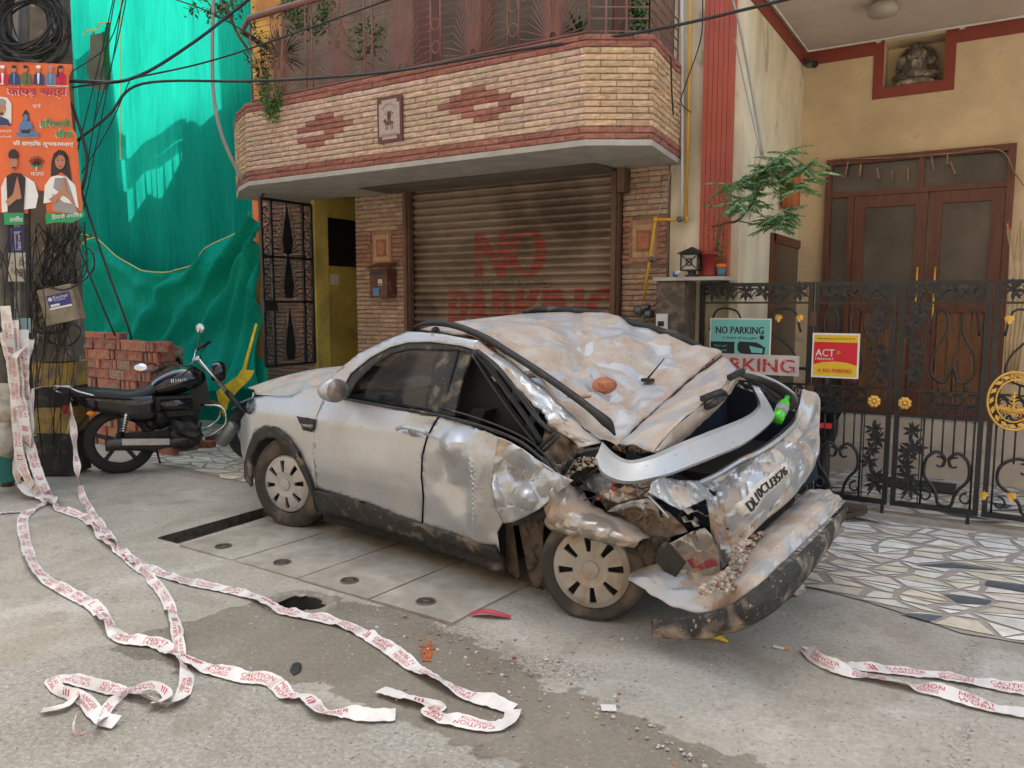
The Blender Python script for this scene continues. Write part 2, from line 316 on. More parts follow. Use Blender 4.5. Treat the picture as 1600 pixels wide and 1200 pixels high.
# drain cover slabs with lifting rings
SLABM=mat('drain_slab_concrete',(.37,.34,.285),.92,c2=(.26,.23,.185),lo=.4,hi=.65,mscale=2.6,var=.12,scale=12,bump=.5,bscale=80,bdist=.006)
RINGM=mat('rusty_ring_iron',(.14,.12,.1),.6,metal=.5,var=.3)
edges=[-4.52,-3.95,-3.36,-2.79,-2.22]; sk=.10
nm=['rear-left drain cover slab beside the open slot','drain cover slab under the car door, second from the open slot','drain cover slab before the round hole, third from the open slot','drain cover slab nearest the red wrapper, fourth from the open slot']
for i in range(4):
    e0,e1=edges[i]+.009,edges[i+1]-.009; zt=.009+.0015*i
    th=thing('drain_slab','concrete '+nm[i],'drain slab',group='concrete slabs covering the street drain')
    b_=MB(); ya=3.05-.015*i; yb=4.3
    q=[(e0,ya),(e1,ya-.012),(e1+sk,yb),(e0+sk,yb)]
    vs=[Vector((x+rnd.uniform(-.006,.006),y,zt)) for x,y in q]
    b_.poly(vs,back=(0,0,-.05)); b_.build('slab',SLABM,th)
    rc=Vector(((e0+e1)/2+.0,ya+.13,zt+.002)); r_=MB(); r_.tube([rc+Vector((math.cos(a)*.05,math.sin(a)*.05,0)) for a in [k*math.pi/8 for k in range(16)]],.006,6,closed=True)
    r_.lathe([(.043,0),(.04,-.001)],rc,n=16); r_.tube([rc+Vector((-.03,0,.002)),rc+Vector((.03,.005,.002))],.005,6); r_.build('lifting_ring',RINGM,th)
# crazy paved marble apron
MARB=bpy.data.materials.new('crazy_marble'); MARB.use_nodes=True; n=MARB.node_tree.nodes; l=MARB.node_tree.links; b=n['Principled BSDF']; b.inputs['Roughness'].default_value=.8; b.inputs['Specular IOR Level'].default_value=.2
tc=n.new('ShaderNodeTexCoord'); nz=n.new('ShaderNodeTexNoise'); nz.inputs['Scale'].default_value=11; nz.inputs['Detail'].default_value=8; l.new(tc.outputs['Object'],nz.inputs['Vector'])
at=n.new('ShaderNodeAttribute'); at.attribute_name='col'
g2=n.new('ShaderNodeMapRange'); g2.inputs['From Min'].default_value=.3; g2.inputs['From Max'].default_value=.7; g2.inputs['To Min'].default_value=.78; g2.inputs['To Max'].default_value=1.1; l.new(nz.outputs[0],g2.inputs[0])
vm=n.new('ShaderNodeVectorMath'); vm.operation='SCALE'; l.new(at.outputs['Color'],vm.inputs[0]); l.new(g2.outputs[0],vm.inputs['Scale']); l.new(vm.outputs[0],b.inputs['Base Color'])
GROUT=mat('grout',(.35,.30,.255),.93,var=.12,bump=.4,scale=12)
rr=random.Random(5)
def shards(mb,poly,sx,sy,ang,excl=None):
    """irregular marble pieces: shrunken Voronoi-like cells of a jittered stretched grid"""
    xs_=[p[0] for p in poly]; ys_=[p[1] for p in poly]; ca,sa=math.cos(ang),math.sin(ang)
    cx,cy=sum(xs_)/len(xs_),sum(ys_)/len(ys_); R=max(max(xs_)-min(xs_),max(ys_)-min(ys_))*.75
    nx,ny=int(2*R/sx),int(2*R/sy); P={}
    for i in range(nx+1):
        for j in range(ny+1):
            a=-R+i*sx+rr.uniform(-.46,.46)*sx+(j%2)*sx*.45; c=-R+j*sy+rr.uniform(-.42,.42)*sy
            P[i,j]=(cx+a*ca-c*sa,cy+a*sa+c*ca)
    for i in range(nx):
        for j in range(ny):
            q=[P[i,j],P[i+1,j],P[i+1,j+1],P[i,j+1]]
            mxx=sum(a[0] for a in q)/4; my=sum(a[1] for a in q)/4
            if not inpoly(mxx,my,poly): continue
            if excl and excl(mxx,my): continue
            if rr.random()<.45:   # split in two
                sp_=[[q[0],q[1],q[2]],[q[0],q[2],q[3]]] if rr.random()<.5 else [[q[0],q[1],((q[1][0]+q[2][0])/2,(q[1][1]+q[2][1])/2),q[3]],[q[3],((q[1][0]+q[2][0])/2,(q[1][1]+q[2][1])/2),q[2]]]
            else: sp_=[q]
            for s_ in sp_:
                k=len(s_); gx=sum(a[0] for a in s_)/k; gy=sum(a[1] for a in s_)/k; out=[]
                ok=True
                for x,y in s_:
                    d=math.hypot(x-gx,y-gy)
                    if d<.02: ok=False;break
                    f=max(.3,1-rr.uniform(.006,.036)/d*1.15); out.append((gx+(x-gx)*f,gy+(y-gy)*f))
                if not ok: continue
                o2=[]
                for a_,b2 in zip(out,out[1:]+out[:1]):
                    o2.append(a_); o2.append(((a_[0]+b2[0])/2+rr.uniform(-.006,.006),(a_[1]+b2[1])/2+rr.uniform(-.005,.005)))
                t_=rr.random(); mb.col=jit((.72,.68,.60) if t_<.62 else (.64,.57,.44) if t_<.955 else (.10,.12,.13),.12,rr)
                mb.add([(x,y,.0095) for x,y in o2],[tuple(range(len(o2)))])
    return mb
EDGE=[(-.95,4.52),(-.843,4.494),(-.513,4.42),(-.259,4.327),(-.057,4.227),(.207,4.25),(.6,4.2),(3,4.15)]
ap=[(-2.15,4.62),(-1.5,4.58)]+EDGE+[(3,8.4),(-1.75,8.4),(-1.75,6.5),(-2.15,6.5)]
gm=MB(); gm.add([(x,y,.0055) for x,y in ap],[tuple(range(len(ap)))]); 
sh=MB(); shards(sh,ap,.21,.12,.05,lambda x,y:6.2<y<6.42 or x>2.2)
fl=gm.build('apron_paving',GROUT); fl['kind']='structure'
shards_o=sh.build('marble_pieces',MARB,fl)
ap2=[(-7.15,4.55),(-5.7,4.5),(-3.6,4.55),(-3.6,6.25),(-8.6,6.25),(-8.2,5.2)]
g3=MB(); g3.add([(x,y,.0055) for x,y in ap2],[tuple(range(len(ap2)))]); f3=g3.build('side_paving',GROUT); f3['kind']='structure'
s3_=MB(); shards(s3_,ap2,.22,.12,.1); s3_.build('marble_pieces',MARB,f3)
sill=MB(); sill.box(-1.9,3,6.22,6.4,0,.03); sill.build('gate_threshold',CONC)['kind']='structure'
# ---------------------------------------------------------------- stone-clad house (centre)
CR=(.56,.41,.315); RD=(.32,.14,.11); BR=(.42,.30,.21); PK=(.38,.24,.18)
def stonewall(mb,o,u,nrm,width,z0,rows,rh,bl,colf,gap=.0045,dep=.019,skip=None,rg=rnd,lens=(1,1,1,.5)):
    o,u,nrm=Vector(o),Vector(u).normalized(),Vector(nrm).normalized()
    for r in range(rows):
        x=-(r%2)*bl*.5; z=z0+r*rh
        while x<width-.01:
            a=max(x,0); b2=min(x+bl*rg.choice(lens),width); x=b2
            if b2-a<.03: continue
            if skip and skip(a,b2,z+rh/2): continue
            mb.col=jit(colf(r,(a+b2)/2),.13,rg); a+=gap/2; e=b2-gap/2; zl=z+gap/2; zh=z+rh-gap/2
            nx=4; V=[]; 
            for k in range(nx+1):
                t=a+(e-a)*k/nx
                for zz,dd in ((zl,0),(zl+.004,dep*.75),((zl+zh)/2,dep),(zh-.004,dep*.8),(zh,0)):
                    d=dd*(1+ (rg.uniform(-.45,.35) if dd else 0)); 
                    if k in(0,nx): d*=.85 if dd else 0
                    V.append(o+u*t+nrm*d+Vector((0,0,zz+(rg.uniform(-.004,.004) if dd==dep else 0))))
            F=[(k*5+j,(k+1)*5+j,(k+1)*5+j+1,k*5+j+1) for k in range(nx) for j in range(4)]+[(0,1,2,3,4)[::-1],tuple(nx*5+j for j in range(5))]
            mb.add(V,F)
house=thing('stone_house','two storey house clad in cream and brown split stone with a shuttered garage','house',(-4.5,6.4,0))
Hq=house.location
def part(mb,name,mats,root,**k):
    o=root.location; mb.v=[(x-o.x,y-o.y,z-o.z) for x,y,z in mb.v]; return mb.build(name,mats,root,**k)
YF=6.32
core=MB()  # structural masses
core.box(-2.80,-2.38,YF,6.9,0,3.6); core.box(-5.95,-5.2,YF,6.9,0,3.6)
core.box(-5.2,-2.80,6.52,6.9,0,3.6)       # behind the shutter
core.box(-7.45,-2.38,YF,7.2,3.6,7.0)      # upper floor
core.box(-7.45,-2.38,6.9,12,7.0,12.2); core.box(-9,-2.38,9.2,12,0,12); core.box(-7.45,-2.38,YF+.25,12,7.0,12.2)
core.box(-7.45,-6.62,YF,9.2,0,3.6)
part(core,'wall_mass',MORT,house)
browns=lambda r,x:BR if (r*7+int(x*9))%5 else PK
for x0_,w0_,z0_,n_,bl_,cf in ((-5.95,.75,0,43,.23,browns),(-5.95,.75,2.372,15,.23,browns),(-5.95,.22,2.0,8,.19,None),(-5.43,.23,2.0,8,.19,None),(-2.80,.41,0,41,.23,browns),(-2.80,.41,2.355,15,.23,browns),(-2.80,.09,1.935,9,.16,None),(-2.48,.09,1.935,9,.16,None),(-7.45,.83,0,62,.23,lambda r,x:(.38,.23,.18))):
    pl=MB(); stonewall(pl,(x0_,YF-.001,0),(1,0,0),(0,-1,0),w0_,z0_,n_,.0465,bl_,cf or (lambda r,x:(.34,.18,.13))); part(pl,'stone_cladding',STONE,house)
for cx,cz in ((-5.58,2.19),(-2.60,2.14)):
    pn=MB()
    for k,(s,c) in enumerate(((.15,(.36,.2,.13)),(.115,(.45,.3,.18)),(.075,(.30,.14,.09)),(.055,(.42,.17,.1)))):
        pn.col=c; pn.box(cx-s*.9,cx+s*.9,YF-.012-.006*k,YF,cz-s*1.2,cz+s*1.2)
    part(pn,'inlay_panel',STONE,house)
# balcony front: polygonal parapet
BX=PY(390,280,5.2).x; BP=[(-7.05,6.3),(PY(371,270,5.75).x,5.75),(PY(375,272,5.4).x,5.4),(BX,5.2),(-2.62,5.2),(-2.21,5.46),(-2.30,6.3)]
bal=MB(); zb=2.80; DM0=PY(505,195,5.2).x-BX; DM1=PY(752,158,5.2).x-BX
def balcol(r,x,seg):
    if r in(0,1,14,15): return RD
    if seg==3:
        for cx in (DM0,DM1):      # two diamonds
            dr=abs(r-7.5); wd={.5:.36,1.5:.26,2.5:.13}.get(dr,0)
            if cx<2 : wd*=.82
            if abs(x-cx)<wd and not(r==7 and abs(x-cx)<.13): return RD
    return CR if seg==3 else (.55,.39,.25)
for i in range(len(BP)-1):
    a=Vector(BP[i]+(0,));b2=Vector(BP[i+1]+(0,)); u=b2-a; nr=Vector((u.y,-u.x,0)).normalized()
    uu=u.normalized(); stonewall(bal,a-uu*.009,u,nr,u.length+.018,zb,16,.0465,.235,lambda r,x,i=i:balcol(r,x,i),lens=(1,))
bcore=MB(); inner=[(x*.985-.06,y+.12) if y<6.2 else (x,y) for x,y in BP]
bcore.poly([(x,y,zb) for x,y in BP][::-1],back=(0,0,.744))
part(bcore,'balcony_parapet_core',MORT,house)
bo=part(bal,'balcony_stone_cladding',STONE,house)
se=MB(); se.poly([(x+(0.012 if x>-4 else -.012),y-.012 if y<6.2 else y,zb-.045) for x,y in BP][::-1],back=(0,0,.043)); part(se,'balcony_slab_edge',SLABE,house)
# sign plaque on the balcony
PLB=mat('plaque_brown',(.12,.05,.045),.5); PLG=mat('plaque_granite',(.42,.33,.3),.6,var=.2,scale=60)
px_=PY(610,187,5.17); cx,cz=px_.x,px_.z
pq=thing('name_plaque','square brown plaque lettered JAI MATA DI on the balcony front','plaque',(cx,5.17,cz))
q=MB(); q.box(-.135,.135,-.012,.012,-.185,.185); q.build('plaque_frame',PLB,pq)
q=MB(); c=.03; W,H=.113,.163; q.poly([(-W+c,-.016,-H),(W-c,-.016,-H),(W-c,-.016,-H+c),(W,-.016,-H+c),(W,-.016,H-c),(W-c,-.016,H-c),(W-c,-.016,H),(-W+c,-.016,H),(-W+c,-.016,H-c),(-W,-.016,H-c),(-W,-.016,-H+c),(-W+c,-.016,-H+c)],back=(0,.008,0)); q.build('plaque_face',PLG,pq)
q=MB()
vs,fs,W_=text2d('JAI MATA DI')
def arc(xx,yy): # bent heading
    ang=(xx/W_-.5)*1.5; r=.13+yy*.026; return (math.sin(ang)*r*.75,-.0175,-.02+math.cos(ang)*r)
q.add([arc(a,b_) for a,b_ in vs],fs); q.text('VIDYA BHAWAN',(0,-.0175,-.145),(1,0,0),(0,0,1),.026,.19,center=True)
# generic seated figure on an animal, cut as a relief
for (x,z,r1,r2) in ((0,.05,.016,.018),(0,.015,.022,.03),(.0,-.03,.05,.018),(-.045,-.01,.018,.016)): q.add([(x+math.cos(t)*r1,-.0175-.0002,z+math.sin(t)*r2) for t in [k*math.pi/7 for k in range(14)]],[tuple(range(14))])
for s in(-.035,-.015,.02,.04): q.box(s-.004,s+.004,-.0178,-.0172,-.085,-.04)
for a in(-.9,-.4,.4,.9): q.tube([(0,-.018,.02),(math.sin(a)*.06,-.018,.02+math.cos(a)*.055)],.003,4)
q.build('lettering',PLB,pq)
# balcony railing
rail=thing('balcony_railing','brown iron balcony railing of sunburst panels above the stone parapet','railing',(-4.4,5.25,3.55))
zr0=3.545; zr1=4.35; YR=5.25
fr=MB(); posts=[BX+.02,-5.52,-5.44,-4.80,-4.71,-4.07,-3.97,-3.32,-3.22,-2.62]
fr.tube([(-6.95,6.25,zr1),(PY(375,272,5.4).x+.04,5.45,zr1),(BX+.02,YR,zr1),(-2.62,YR,zr1)],.03,6); fr.tube([(-6.95,6.25,zr0+.03),(PY(375,272,5.4).x+.04,5.45,zr0+.03),(BX+.02,YR,zr0+.03),(-2.62,YR,zr0+.03)],.01,6)
for x in posts: fr.tube([(x,YR,zr0),(x,YR,zr1)],.009,6)
for a_,b_ in ((-5.52,-5.44),(-4.80,-4.71),(-4.07,-3.97),(-3.32,-3.22)):
    for z in (3.70,3.88,4.12,4.28): fr.tube([((a_+b_)/2+math.cos(t)*.042,YR,z+math.sin(t)*.048) for t in [k*math.pi/8 for k in range(16)]],.006,5,closed=True)
part(fr,'frame',BROWNI,rail)
for k,(a_,b_) in enumerate(((BX+.02,-5.52),(-5.44,-4.80),(-4.71,-4.07),(-3.97,-3.32),(-3.22,-2.62))):
    sb=MB(); c=(a_+b_)/2; hw=(b_-a_)/2
    sb.tube([(c+math.cos(t)*.042,YR,zr0+.035+math.sin(t)*.05) for t in [q_*math.pi/8 for q_ in range(9)]],.008,5)
    nb=13
    for s in(-1,1):
        for i in range(nb):
            zz=zr0+.06+i*.058; bx=max(.095,.235-.0125*i); base=math.pi*(.04+.46*i/nb)
            p0=(c+s*math.cos(base)*.045,YR,zr0+.035+math.sin(base)*.05)
            if zz<zr1-.02: sb.tube([p0,(c+s*bx,YR,zz),(c+s*(hw),YR,zz-.0+(.02 if i<2 else 0))],.0045,4)
        for i in range(5): sb.tube([(c+s*(.005+.009*i),YR,zr0+.085),(c+s*(.008+.021*i),YR,zr1)],.0038,4)
    part(sb,'sunburst_panel',BROWNI,rail)
cp_=MB(); 
for P,Q in (((-2.62,5.25),(-2.25,5.49)),((-2.25,5.49),(-2.33,6.3))):
    for z in (zr0+.03,zr0+.12,zr0+.2,zr0+.28,zr0+.36,zr1): cp_.tube([P+(z,),Q+(z,)],.006 if z<zr1 else .03,5)
    for t in (0,.28,.62,1): cp_.tube([(P[0]+(Q[0]-P[0])*t,P[1]+(Q[1]-P[1])*t,zr0),(P[0]+(Q[0]-P[0])*t,P[1]+(Q[1]-P[1])*t,zr1)],.008,5)
part(cp_,'corner_panel',BROWNI,rail)
# upper floor wall seen through the railing
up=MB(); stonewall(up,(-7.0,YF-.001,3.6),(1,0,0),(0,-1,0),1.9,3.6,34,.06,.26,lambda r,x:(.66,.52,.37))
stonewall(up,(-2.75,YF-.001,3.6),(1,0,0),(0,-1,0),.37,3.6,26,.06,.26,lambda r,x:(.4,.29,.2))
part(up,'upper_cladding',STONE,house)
ud=MB(); ud.box(-5.08,-2.78,YF-.05,YF+.01,3.55,6.0); part(ud,'upper_door_surround',WOOD,house)
ud=MB()
for a_,b_ in ((-4.7,-4.25),(-4.1,-3.5),(-3.4,-2.9)): ud.box(a_,b_,YF-.062,YF-.02,3.62,5.6)
part(ud,'upper_door_pane',DGLASS,house)
OR=mat('orange_wall_paint',(.5,.22,.06),.8,c2=(.8,.5,.08),mscale=2)
u2=MB(); u2.box(-7.5,-7.0,YF-.02,YF+.2,3.0,6.5); part(u2,'orange_pier',OR,house)
# garage: grey lintel box, shutter, guides
lb=MB(); lb.poly([(-5.75,5.75,2.795),(-5.3,5.9,2.62),(-5.22,6.5,2.60),(-2.75,6.5,2.60),(-2.75,5.9,2.62),(-2.65,5.75,2.795)]) ; lb=MB()
A_=[(-5.5,5.85,2.752),(-2.85,5.85,2.752),(-2.85,6.3,2.752),(-5.5,6.3,2.752)]; B2=[(-5.25,5.98,2.738),(-2.82,5.98,2.738),(-2.82,6.3,2.738),(-5.25,6.3,2.738)]
lb.add(A_+B2,[(0,1,5,4),(1,2,6,5),(3,0,4,7),(4,5,6,7),(0,3,2,1)]); part(lb,'shutter_housing',GREYP,house)
GDM=mat('guide_steel',(.13,.075,.05),.6,metal=.2,var=.2)
for x in(-5.225,-2.885): gd=MB(); gd.box(x,x+.08,6.24,6.3,0,2.735); gd.box(x+.02,x+.06,6.21,6.24,0,2.735); part(gd,'shutter_guide',GDM,house)
gd=MB(); gd.box(-2.80,-2.73,6.17,6.29,2.55,2.75); part(gd,'lock_bracket',GDM,house)
sh_=MB(); zz=0.02; ROWH=.074; X0,X1=-5.16,-2.875
prof=[(0,0),(.008,.010),(.022,.030),(.044,.030),(.058,.010),(.066,0),(.070,-.008),(.074,0)]
ycur=[]; 
for r in range(38):
    for z,d in prof[:-1]: ycur.append((r*ROWH+z,d))
G=[[ (X0,6.35-d,z),(X1,6.35-d,z)] for z,d in ycur if z<2.752]; sh_.grid(G,sm=False)
shut=part(sh_,'roller_shutter',ROLL,house)
# red hand-painted words follow the shutter's ribs
def ribd(z):
    q=z%ROWH
    for (a1,d1),(a2,d2) in zip(prof[:-1],prof[1:]):
        if a1<=q<=a2: return d1+(d2-d1)*(q-a1)/(a2-a1)
    return 0
REDS=mat('faded_red_paint',(.30,.055,.04),.6,var=.3,scale=14,c2=(.24,.12,.085),lo=.5,hi=.68,mscale=9)
GREYS=mat('faded_grey_paint',(.08,.06,.05),.7,var=.3)
def ribtext(mb,s,u0,u1,v0,v1,bold=.0,mi=0):
    P0=PY(u0,v1,6.33);P1=PY(u1,v1,6.33);P2=PY(u0,v0,6.33); wd=P1.x-P0.x; hg=P2.z-P0.z
    vs,fs,W=text2d(s,3); k=len(fs)
    for dx in ((0,bold*.5,bold) if bold>.01 else (0,)):
        # cut glyph faces into thin horizontal strips so they follow the ribs
        for f in fs:
            P=[(P0.x+dx+vs[i][0]/W*wd,P0.z+vs[i][1]*hg) for i in f]
            z=min(p[1] for p in P); zt=max(p[1] for p in P)
            zcuts=sorted({z,zt}|{r*ROWH+a_ for r in range(38) for a_,_ in prof if z<r*ROWH+a_<zt})
            for z1_,z2_ in zip(zcuts[:-1],zcuts[1:]):
                zm=(z1_+z2_)/2
                def xr(zq):
                    X=[]
                    for (ax,az),(bx,bz) in zip(P,P[1:]+P[:1]):
                        if (az-zq)*(bz-zq)<=0 and az!=bz: X.append(ax+(bx-ax)*(zq-az)/(bz-az))
                    return (min(X),max(X)) if X else None
                lo=xr(z1_+1e-5);hi=xr(z2_-1e-5)
                if not lo or not hi: continue
                q=(z1_+z2_)/2%ROWH
                if q>.056: continue
                e_=dx*.02; mb.add([(lo[0],6.3485-e_-ribd(z1_+1e-5),z1_),(lo[1],6.3485-e_-ribd(z1_+1e-5),z1_),(hi[1],6.3485-e_-ribd(z2_-1e-5),z2_),(hi[0],6.3485-e_-ribd(z2_-1e-5),z2_)],[(0,1,2,3)],mi=mi)
rt=MB(); ribtext(rt,'NO',742,845,362,434,.06); ribtext(rt,'PARKING',702,955,452,545,.06); ribtext(rt,'PARKING NOT ALLOWED',735,862,436,452,.004,mi=1)
part(rt,'painted_letters',[REDS,GREYS],house)
# entrance passage
YIN=mat('yellow_plaster',(.55,.43,.10),.8,c2=(.36,.29,.09),mscale=2,var=.12)
e=MB(); e.box(-7.1,-5.9,7.5,7.6,0,3.6); e.box(-6.64,-6.60,6.5,9.1,0,3.6); e.box(-5.97,-5.95,6.5,9.1,0,3.6); e.box(-6.6,-5.97,6.5,9.1,3.2,3.25)
part(e,'passage_wall',YIN,house)
e=MB(); e.box(-6.62,-5.96,6.2,9.1,0,.78); e.box(-6.5,-5.97,6.9,7.5,.78,.95); e.box(-6.5,-5.97,7.2,7.5,.95,1.12); part(e,'passage_floor',GREYP,house)
e=MB(); e.box(-6.62,-6.56,6.30,6.5,.8,3.1); part(e,'yellow_door_jamb',YIN,house)
pw=PX(510,374,-6.598); pw2=PX(556,374,-6.598); e=MB(); e.box(-6.6,-6.585,pw.y,pw2.y,pw.z-.30,pw.z+.25); part(e,'dark_window',mat('black_panel',(.01,.01,.012),.3),house)
sw_=PX(521,437,-6.598); e=MB(); e.box(-6.6,-6.588,sw_.y-.06,sw_.y+.08,sw_.z-.06,sw_.z+.06); part(e,'switch_plate',WHITEP,house)
# iron entrance gate leaf, swung outwards
GX=-6.60
eg=thing('entrance_gate_leaf','tall black iron gate leaf swung open in front of the yellow passage','gate',(GX,6.3,.93))
f=MB(); z0g,z1g=.93,2.70; ya,yb=5.58,6.28
for z in(z0g,1.62,2.1,z1g): f.obox((GX,(ya+yb)/2,z),(.015,0,0),(0,(yb-ya)/2,0),(0,0,.014))
for y in(ya,yb,ya+.13,yb-.13): f.obox((GX,y,(z0g+z1g)/2),(.015,0,0),(0,.013,0),(0,0,(z1g-z0g)/2))
f.tube([(GX,ya,z1g),(GX,ya+.13,z1g+.14),(GX,yb,z1g+.2)],.012,6)
part(f,'frame',IRON,eg)
def spiral(mb,c,ua,va,r0,r1,t0,t1,rad,n=14,pos=None):
    c,ua,va=Vector(c),Vector(ua),Vector(va); P=[]
    for k in range(n+1):
        t=t0+(t1-t0)*k/n; r=r0+(r1-r0)*k/n; P.append(c+ua*math.cos(t)*r+va*math.sin(t)*r)
    mb.tube(P,rad,5)
for ys_ in (ya+.065,yb-.065):
    s_=MB(); z=z0g+.08
    while z<z1g-.05:
        spiral(s_,(GX,ys_,z),(0,1,0),(0,0,1),.055,.012,-math.pi/2,math.pi*1.4,.006); spiral(s_,(GX,ys_,z+.1),(0,-1,0),(0,0,1),.055,.012,-math.pi/2,math.pi*1.4,.006); z+=.21
    part(s_,'scroll_border',IRON,eg)
s_=MB()
for zb_ in (.98,1.66,2.14):
    hh=.6 if zb_<1.9 else .55; c=(ya+yb)/2
    for i in range(9):
        zz=zb_+.05+i*.06
        for sgn in(-1,1): s_.tube([(GX,c+sgn*.01,zb_),(GX,c+sgn*(.17-.014*i),zz),(GX,c+sgn*.22,zz)],.005,4)
    s_.poly([(GX,c-.05,zb_),(GX,c+.05,zb_),(GX,c+.07,zb_+.15),(GX,c+.035,zb_+.35),(GX,c,zb_+hh),(GX,c-.035,zb_+.35),(GX,c-.07,zb_+.15)],back=(.006,0,0))
part(s_,'sunburst_panel',IRON,eg)
s_=MB(); s_.box(GX-.03,GX+.03,ya-.02,ya+.16,1.52,1.62); part(s_,'lock_box',IRON,eg)
# mailbox
mbp=PY(598,440,6.22); ml=thing('letter_box','rusty brown steel letter box with peeling stickers on the stone pillar','mailbox',(mbp.x,6.3,mbp.z-.17))
MBX=mat('rusty_brown_steel',(.11,.045,.03),.6,var=.25,c2=(.3,.2,.16),lo=.62,hi=.7,mscale=14)
q=MB(); q.box(-.12,.12,-.15,0,0,.3); q.poly([(-.135,-.18,.3),(.135,-.18,.3),(.135,0,.36),(-.135,0,.36)],back=(0,0,.012)); q.build('box_body',MBX,ml)
q=MB(); q.box(-.1,.1,-.156,-.15,.24,.275); q.build('mail_slot',IRON,ml)
q=MB(); q.box(.0,.055,-.155,-.15,.13,.19,0); q.box(-.07,.01,-.155,-.15,.02,.10,1); q.box(0,.05,-.1565,-.155,.135,.15,2); q.text('DANGER',(.002,-.1572,.166),(1,0,0),(0,0,1),.014,.048,mi=3); q.build('sticker',[WHITEP,flat('blue_sticker',(.08,.2,.42)),flat('dark_ink',(.03,.03,.03)),flat('red_ink',(.5,.03,.04))],ml)
# gas pipe and regulator
gp=thing('gas_pipe','yellow gas supply pipe stepping down the stone pillar to a regulator','pipe',(-2.5,6.1,0))
yp=6.2; a1=PY(1080,-60,6.25);a2=PY(1072,343,6.25);a3=PY(1024,343,6.18);a4=PY(1006,468,6.15)
q=MB(); q.tube([a1,a2],.013,8); q.tube([a2,a3],.013,8); q.tube([a3,a4],.013,8); q.lathe([(.02,-.02),(.02,.02)],a3); q.lathe([(.02,-.02),(.02,.02)],a2); part(q,'pipe_run',GAS,gp)
q=MB(); c=PY(1006,487,6.12)
for dx,dz,r in ((-.05,.01,.045),(.04,-.02,.04),(0,.03,.03),(.03,.04,.022)): q.lathe([(.4*r,-.05),(r,-.04),(r,-.01),(r*.9,0),(r*.9,.015),(r*.4,.03)],c+Vector((dx,0,dz)),(0,-1,0),14)
q.tube([c+Vector((0,.0,-.03)),c+Vector((.01,.02,-.5))],.014,8); part(q,'regulator',METER,gp)
q=MB(); 
for P in (PY(1062,343,6.22),PY(1017,405,6.16)): q.lathe([(.024,-.012),(.024,.012)],P,(1,0,.1)); q.box(P.x-.01,P.x+.05,P.y,P.y+.08,P.z-.008,P.z+.008)
part(q,'bracket',METER,gp)
# ---------------------------------------------------------------- cream house (right)
hb=thing('cream_house','cream painted house with a ribbed red column and deep porch behind the gate','house',(0,8.5,0))
XW=-1.79
q=MB(); q.box(-2.375,-2.10,6.33,6.9,0,12.2); q.box(-1.86,XW,6.34,8.6,0,12.2); q.box(-2.1,-1.86,6.5,8.6,0,12.2)
part(q,'side_wall',CREAM,hb)
q=MB()
for i in range(6): x=-2.10+i*.0405; q.box(x,x+.037,6.27,6.5,1.79,12.2)
q.box(-2.098,-1.86,6.29,6.5,1.79,12.19); part(q,'ribbed_column',REDP,hb)
ZC=4.14
# back wall with niche hole
n0=PY(1383,60,8.5);n1=PY(1478,60,8.5);nz0=PY(1430,131,8.5).z;nz1=ZC-.02
q=MB(); q.box(XW,n0.x,8.5,8.9,0,12); q.box(n1.x,3.5,8.5,8.9,0,12); q.box(n0.x,n1.x,8.5,8.9,0,nz0); q.box(n0.x,n1.x,8.5,8.9,nz1,12); q.box(n0.x,n1.x,8.78,8.9,nz0,nz1)
part(q,'porch_back_wall',YELL,hb)
q=MB(); q.box(XW,3.5,6.5,8.5,ZC,ZC+.15); q.box(XW+.02,3.5,6.36,6.5,ZC-.0,ZC+.4); part(q,'porch_ceiling',mat('ceiling_paint',(.56,.5,.45),.8,var=.05,c2=(.5,.42,.38),mscale=.8),hb)
q=MB(); q.box(XW,3.5,6.4,12,ZC+.4,12); part(q,'upper_storey',CREAM,hb)
q=MB(); T=.13
q.box(XW,n0.x-.09,8.488,8.5,ZC-T,ZC); q.box(n1.x+.09,3.5,8.488,8.5,ZC-T,ZC); q.box(XW,XW+.012,6.4,8.488,ZC-T,ZC)
q.box(n0.x-.09,n0.x,8.487,8.5,nz0-.1,ZC); q.box(n1.x,n1.x+.09,8.487,8.5,nz0-.1,ZC); q.box(n0.x,n1.x,8.487,8.5,nz0-.1,nz0)
part(q,'painted_trim',TRIM,hb)
q=MB(); q.tube([(XW+.05,6.4,ZC-.01),(XW+.05,8.42,ZC-.01),(3.4,8.44,ZC-.01)],.012,6)
for x in (-1.1,-.4,.3): q.box(x-.02,x+.02,8.42,8.46,ZC-.03,ZC)
part(q,'wiring_conduit',WHITEP,hb)
# statue in niche
sp_=PY(1431,110,8.64); st=MB(); rg=random.Random(3)
STN=mat('dark_carved_stone',(.14,.12,.1),.8,var=.3,scale=20,bump=.5,c2=(.4,.34,.27),lo=.5,hi=.65,mscale=12)
zb0=nz0+.005
st.lathe([(.19,0),(.2,.02),(.17,.05),(.15,.07)],(sp_.x,8.66,zb0),n=18); 
for dx,dz,r,sq in ((0,.16,.12,(1,.7,1)),(0,.30,.085,(1,.8,1)),(-.1,.10,.08,(1.3,.8,.6)),(.1,.10,.08,(1.3,.8,.6)),(-.12,.24,.05,(1,.8,1.2)),(.12,.24,.05,(1,.8,1.2)),(.0,.37,.05,(1,1,.8)),(-.06,.3,.04,(.8,.6,1.3)),(.06,.3,.04,(.8,.6,1.3)),(.02,.2,.03,(.8,1.6,1.6))): st.rock((sp_.x+dx,8.64-(.05 if r==.03 else 0),zb0+dz),r,rg,sq,sub=2)
st.tube([(sp_.x+math.cos(t)*.17,8.70,zb0+.2+math.sin(t)*.2) for t in [k*math.pi/12 for k in range(-1,14)]],.018,6)
tag(st.build('stone_statue',STN),'small dark carved deity figure sitting in the wall niche','statue')
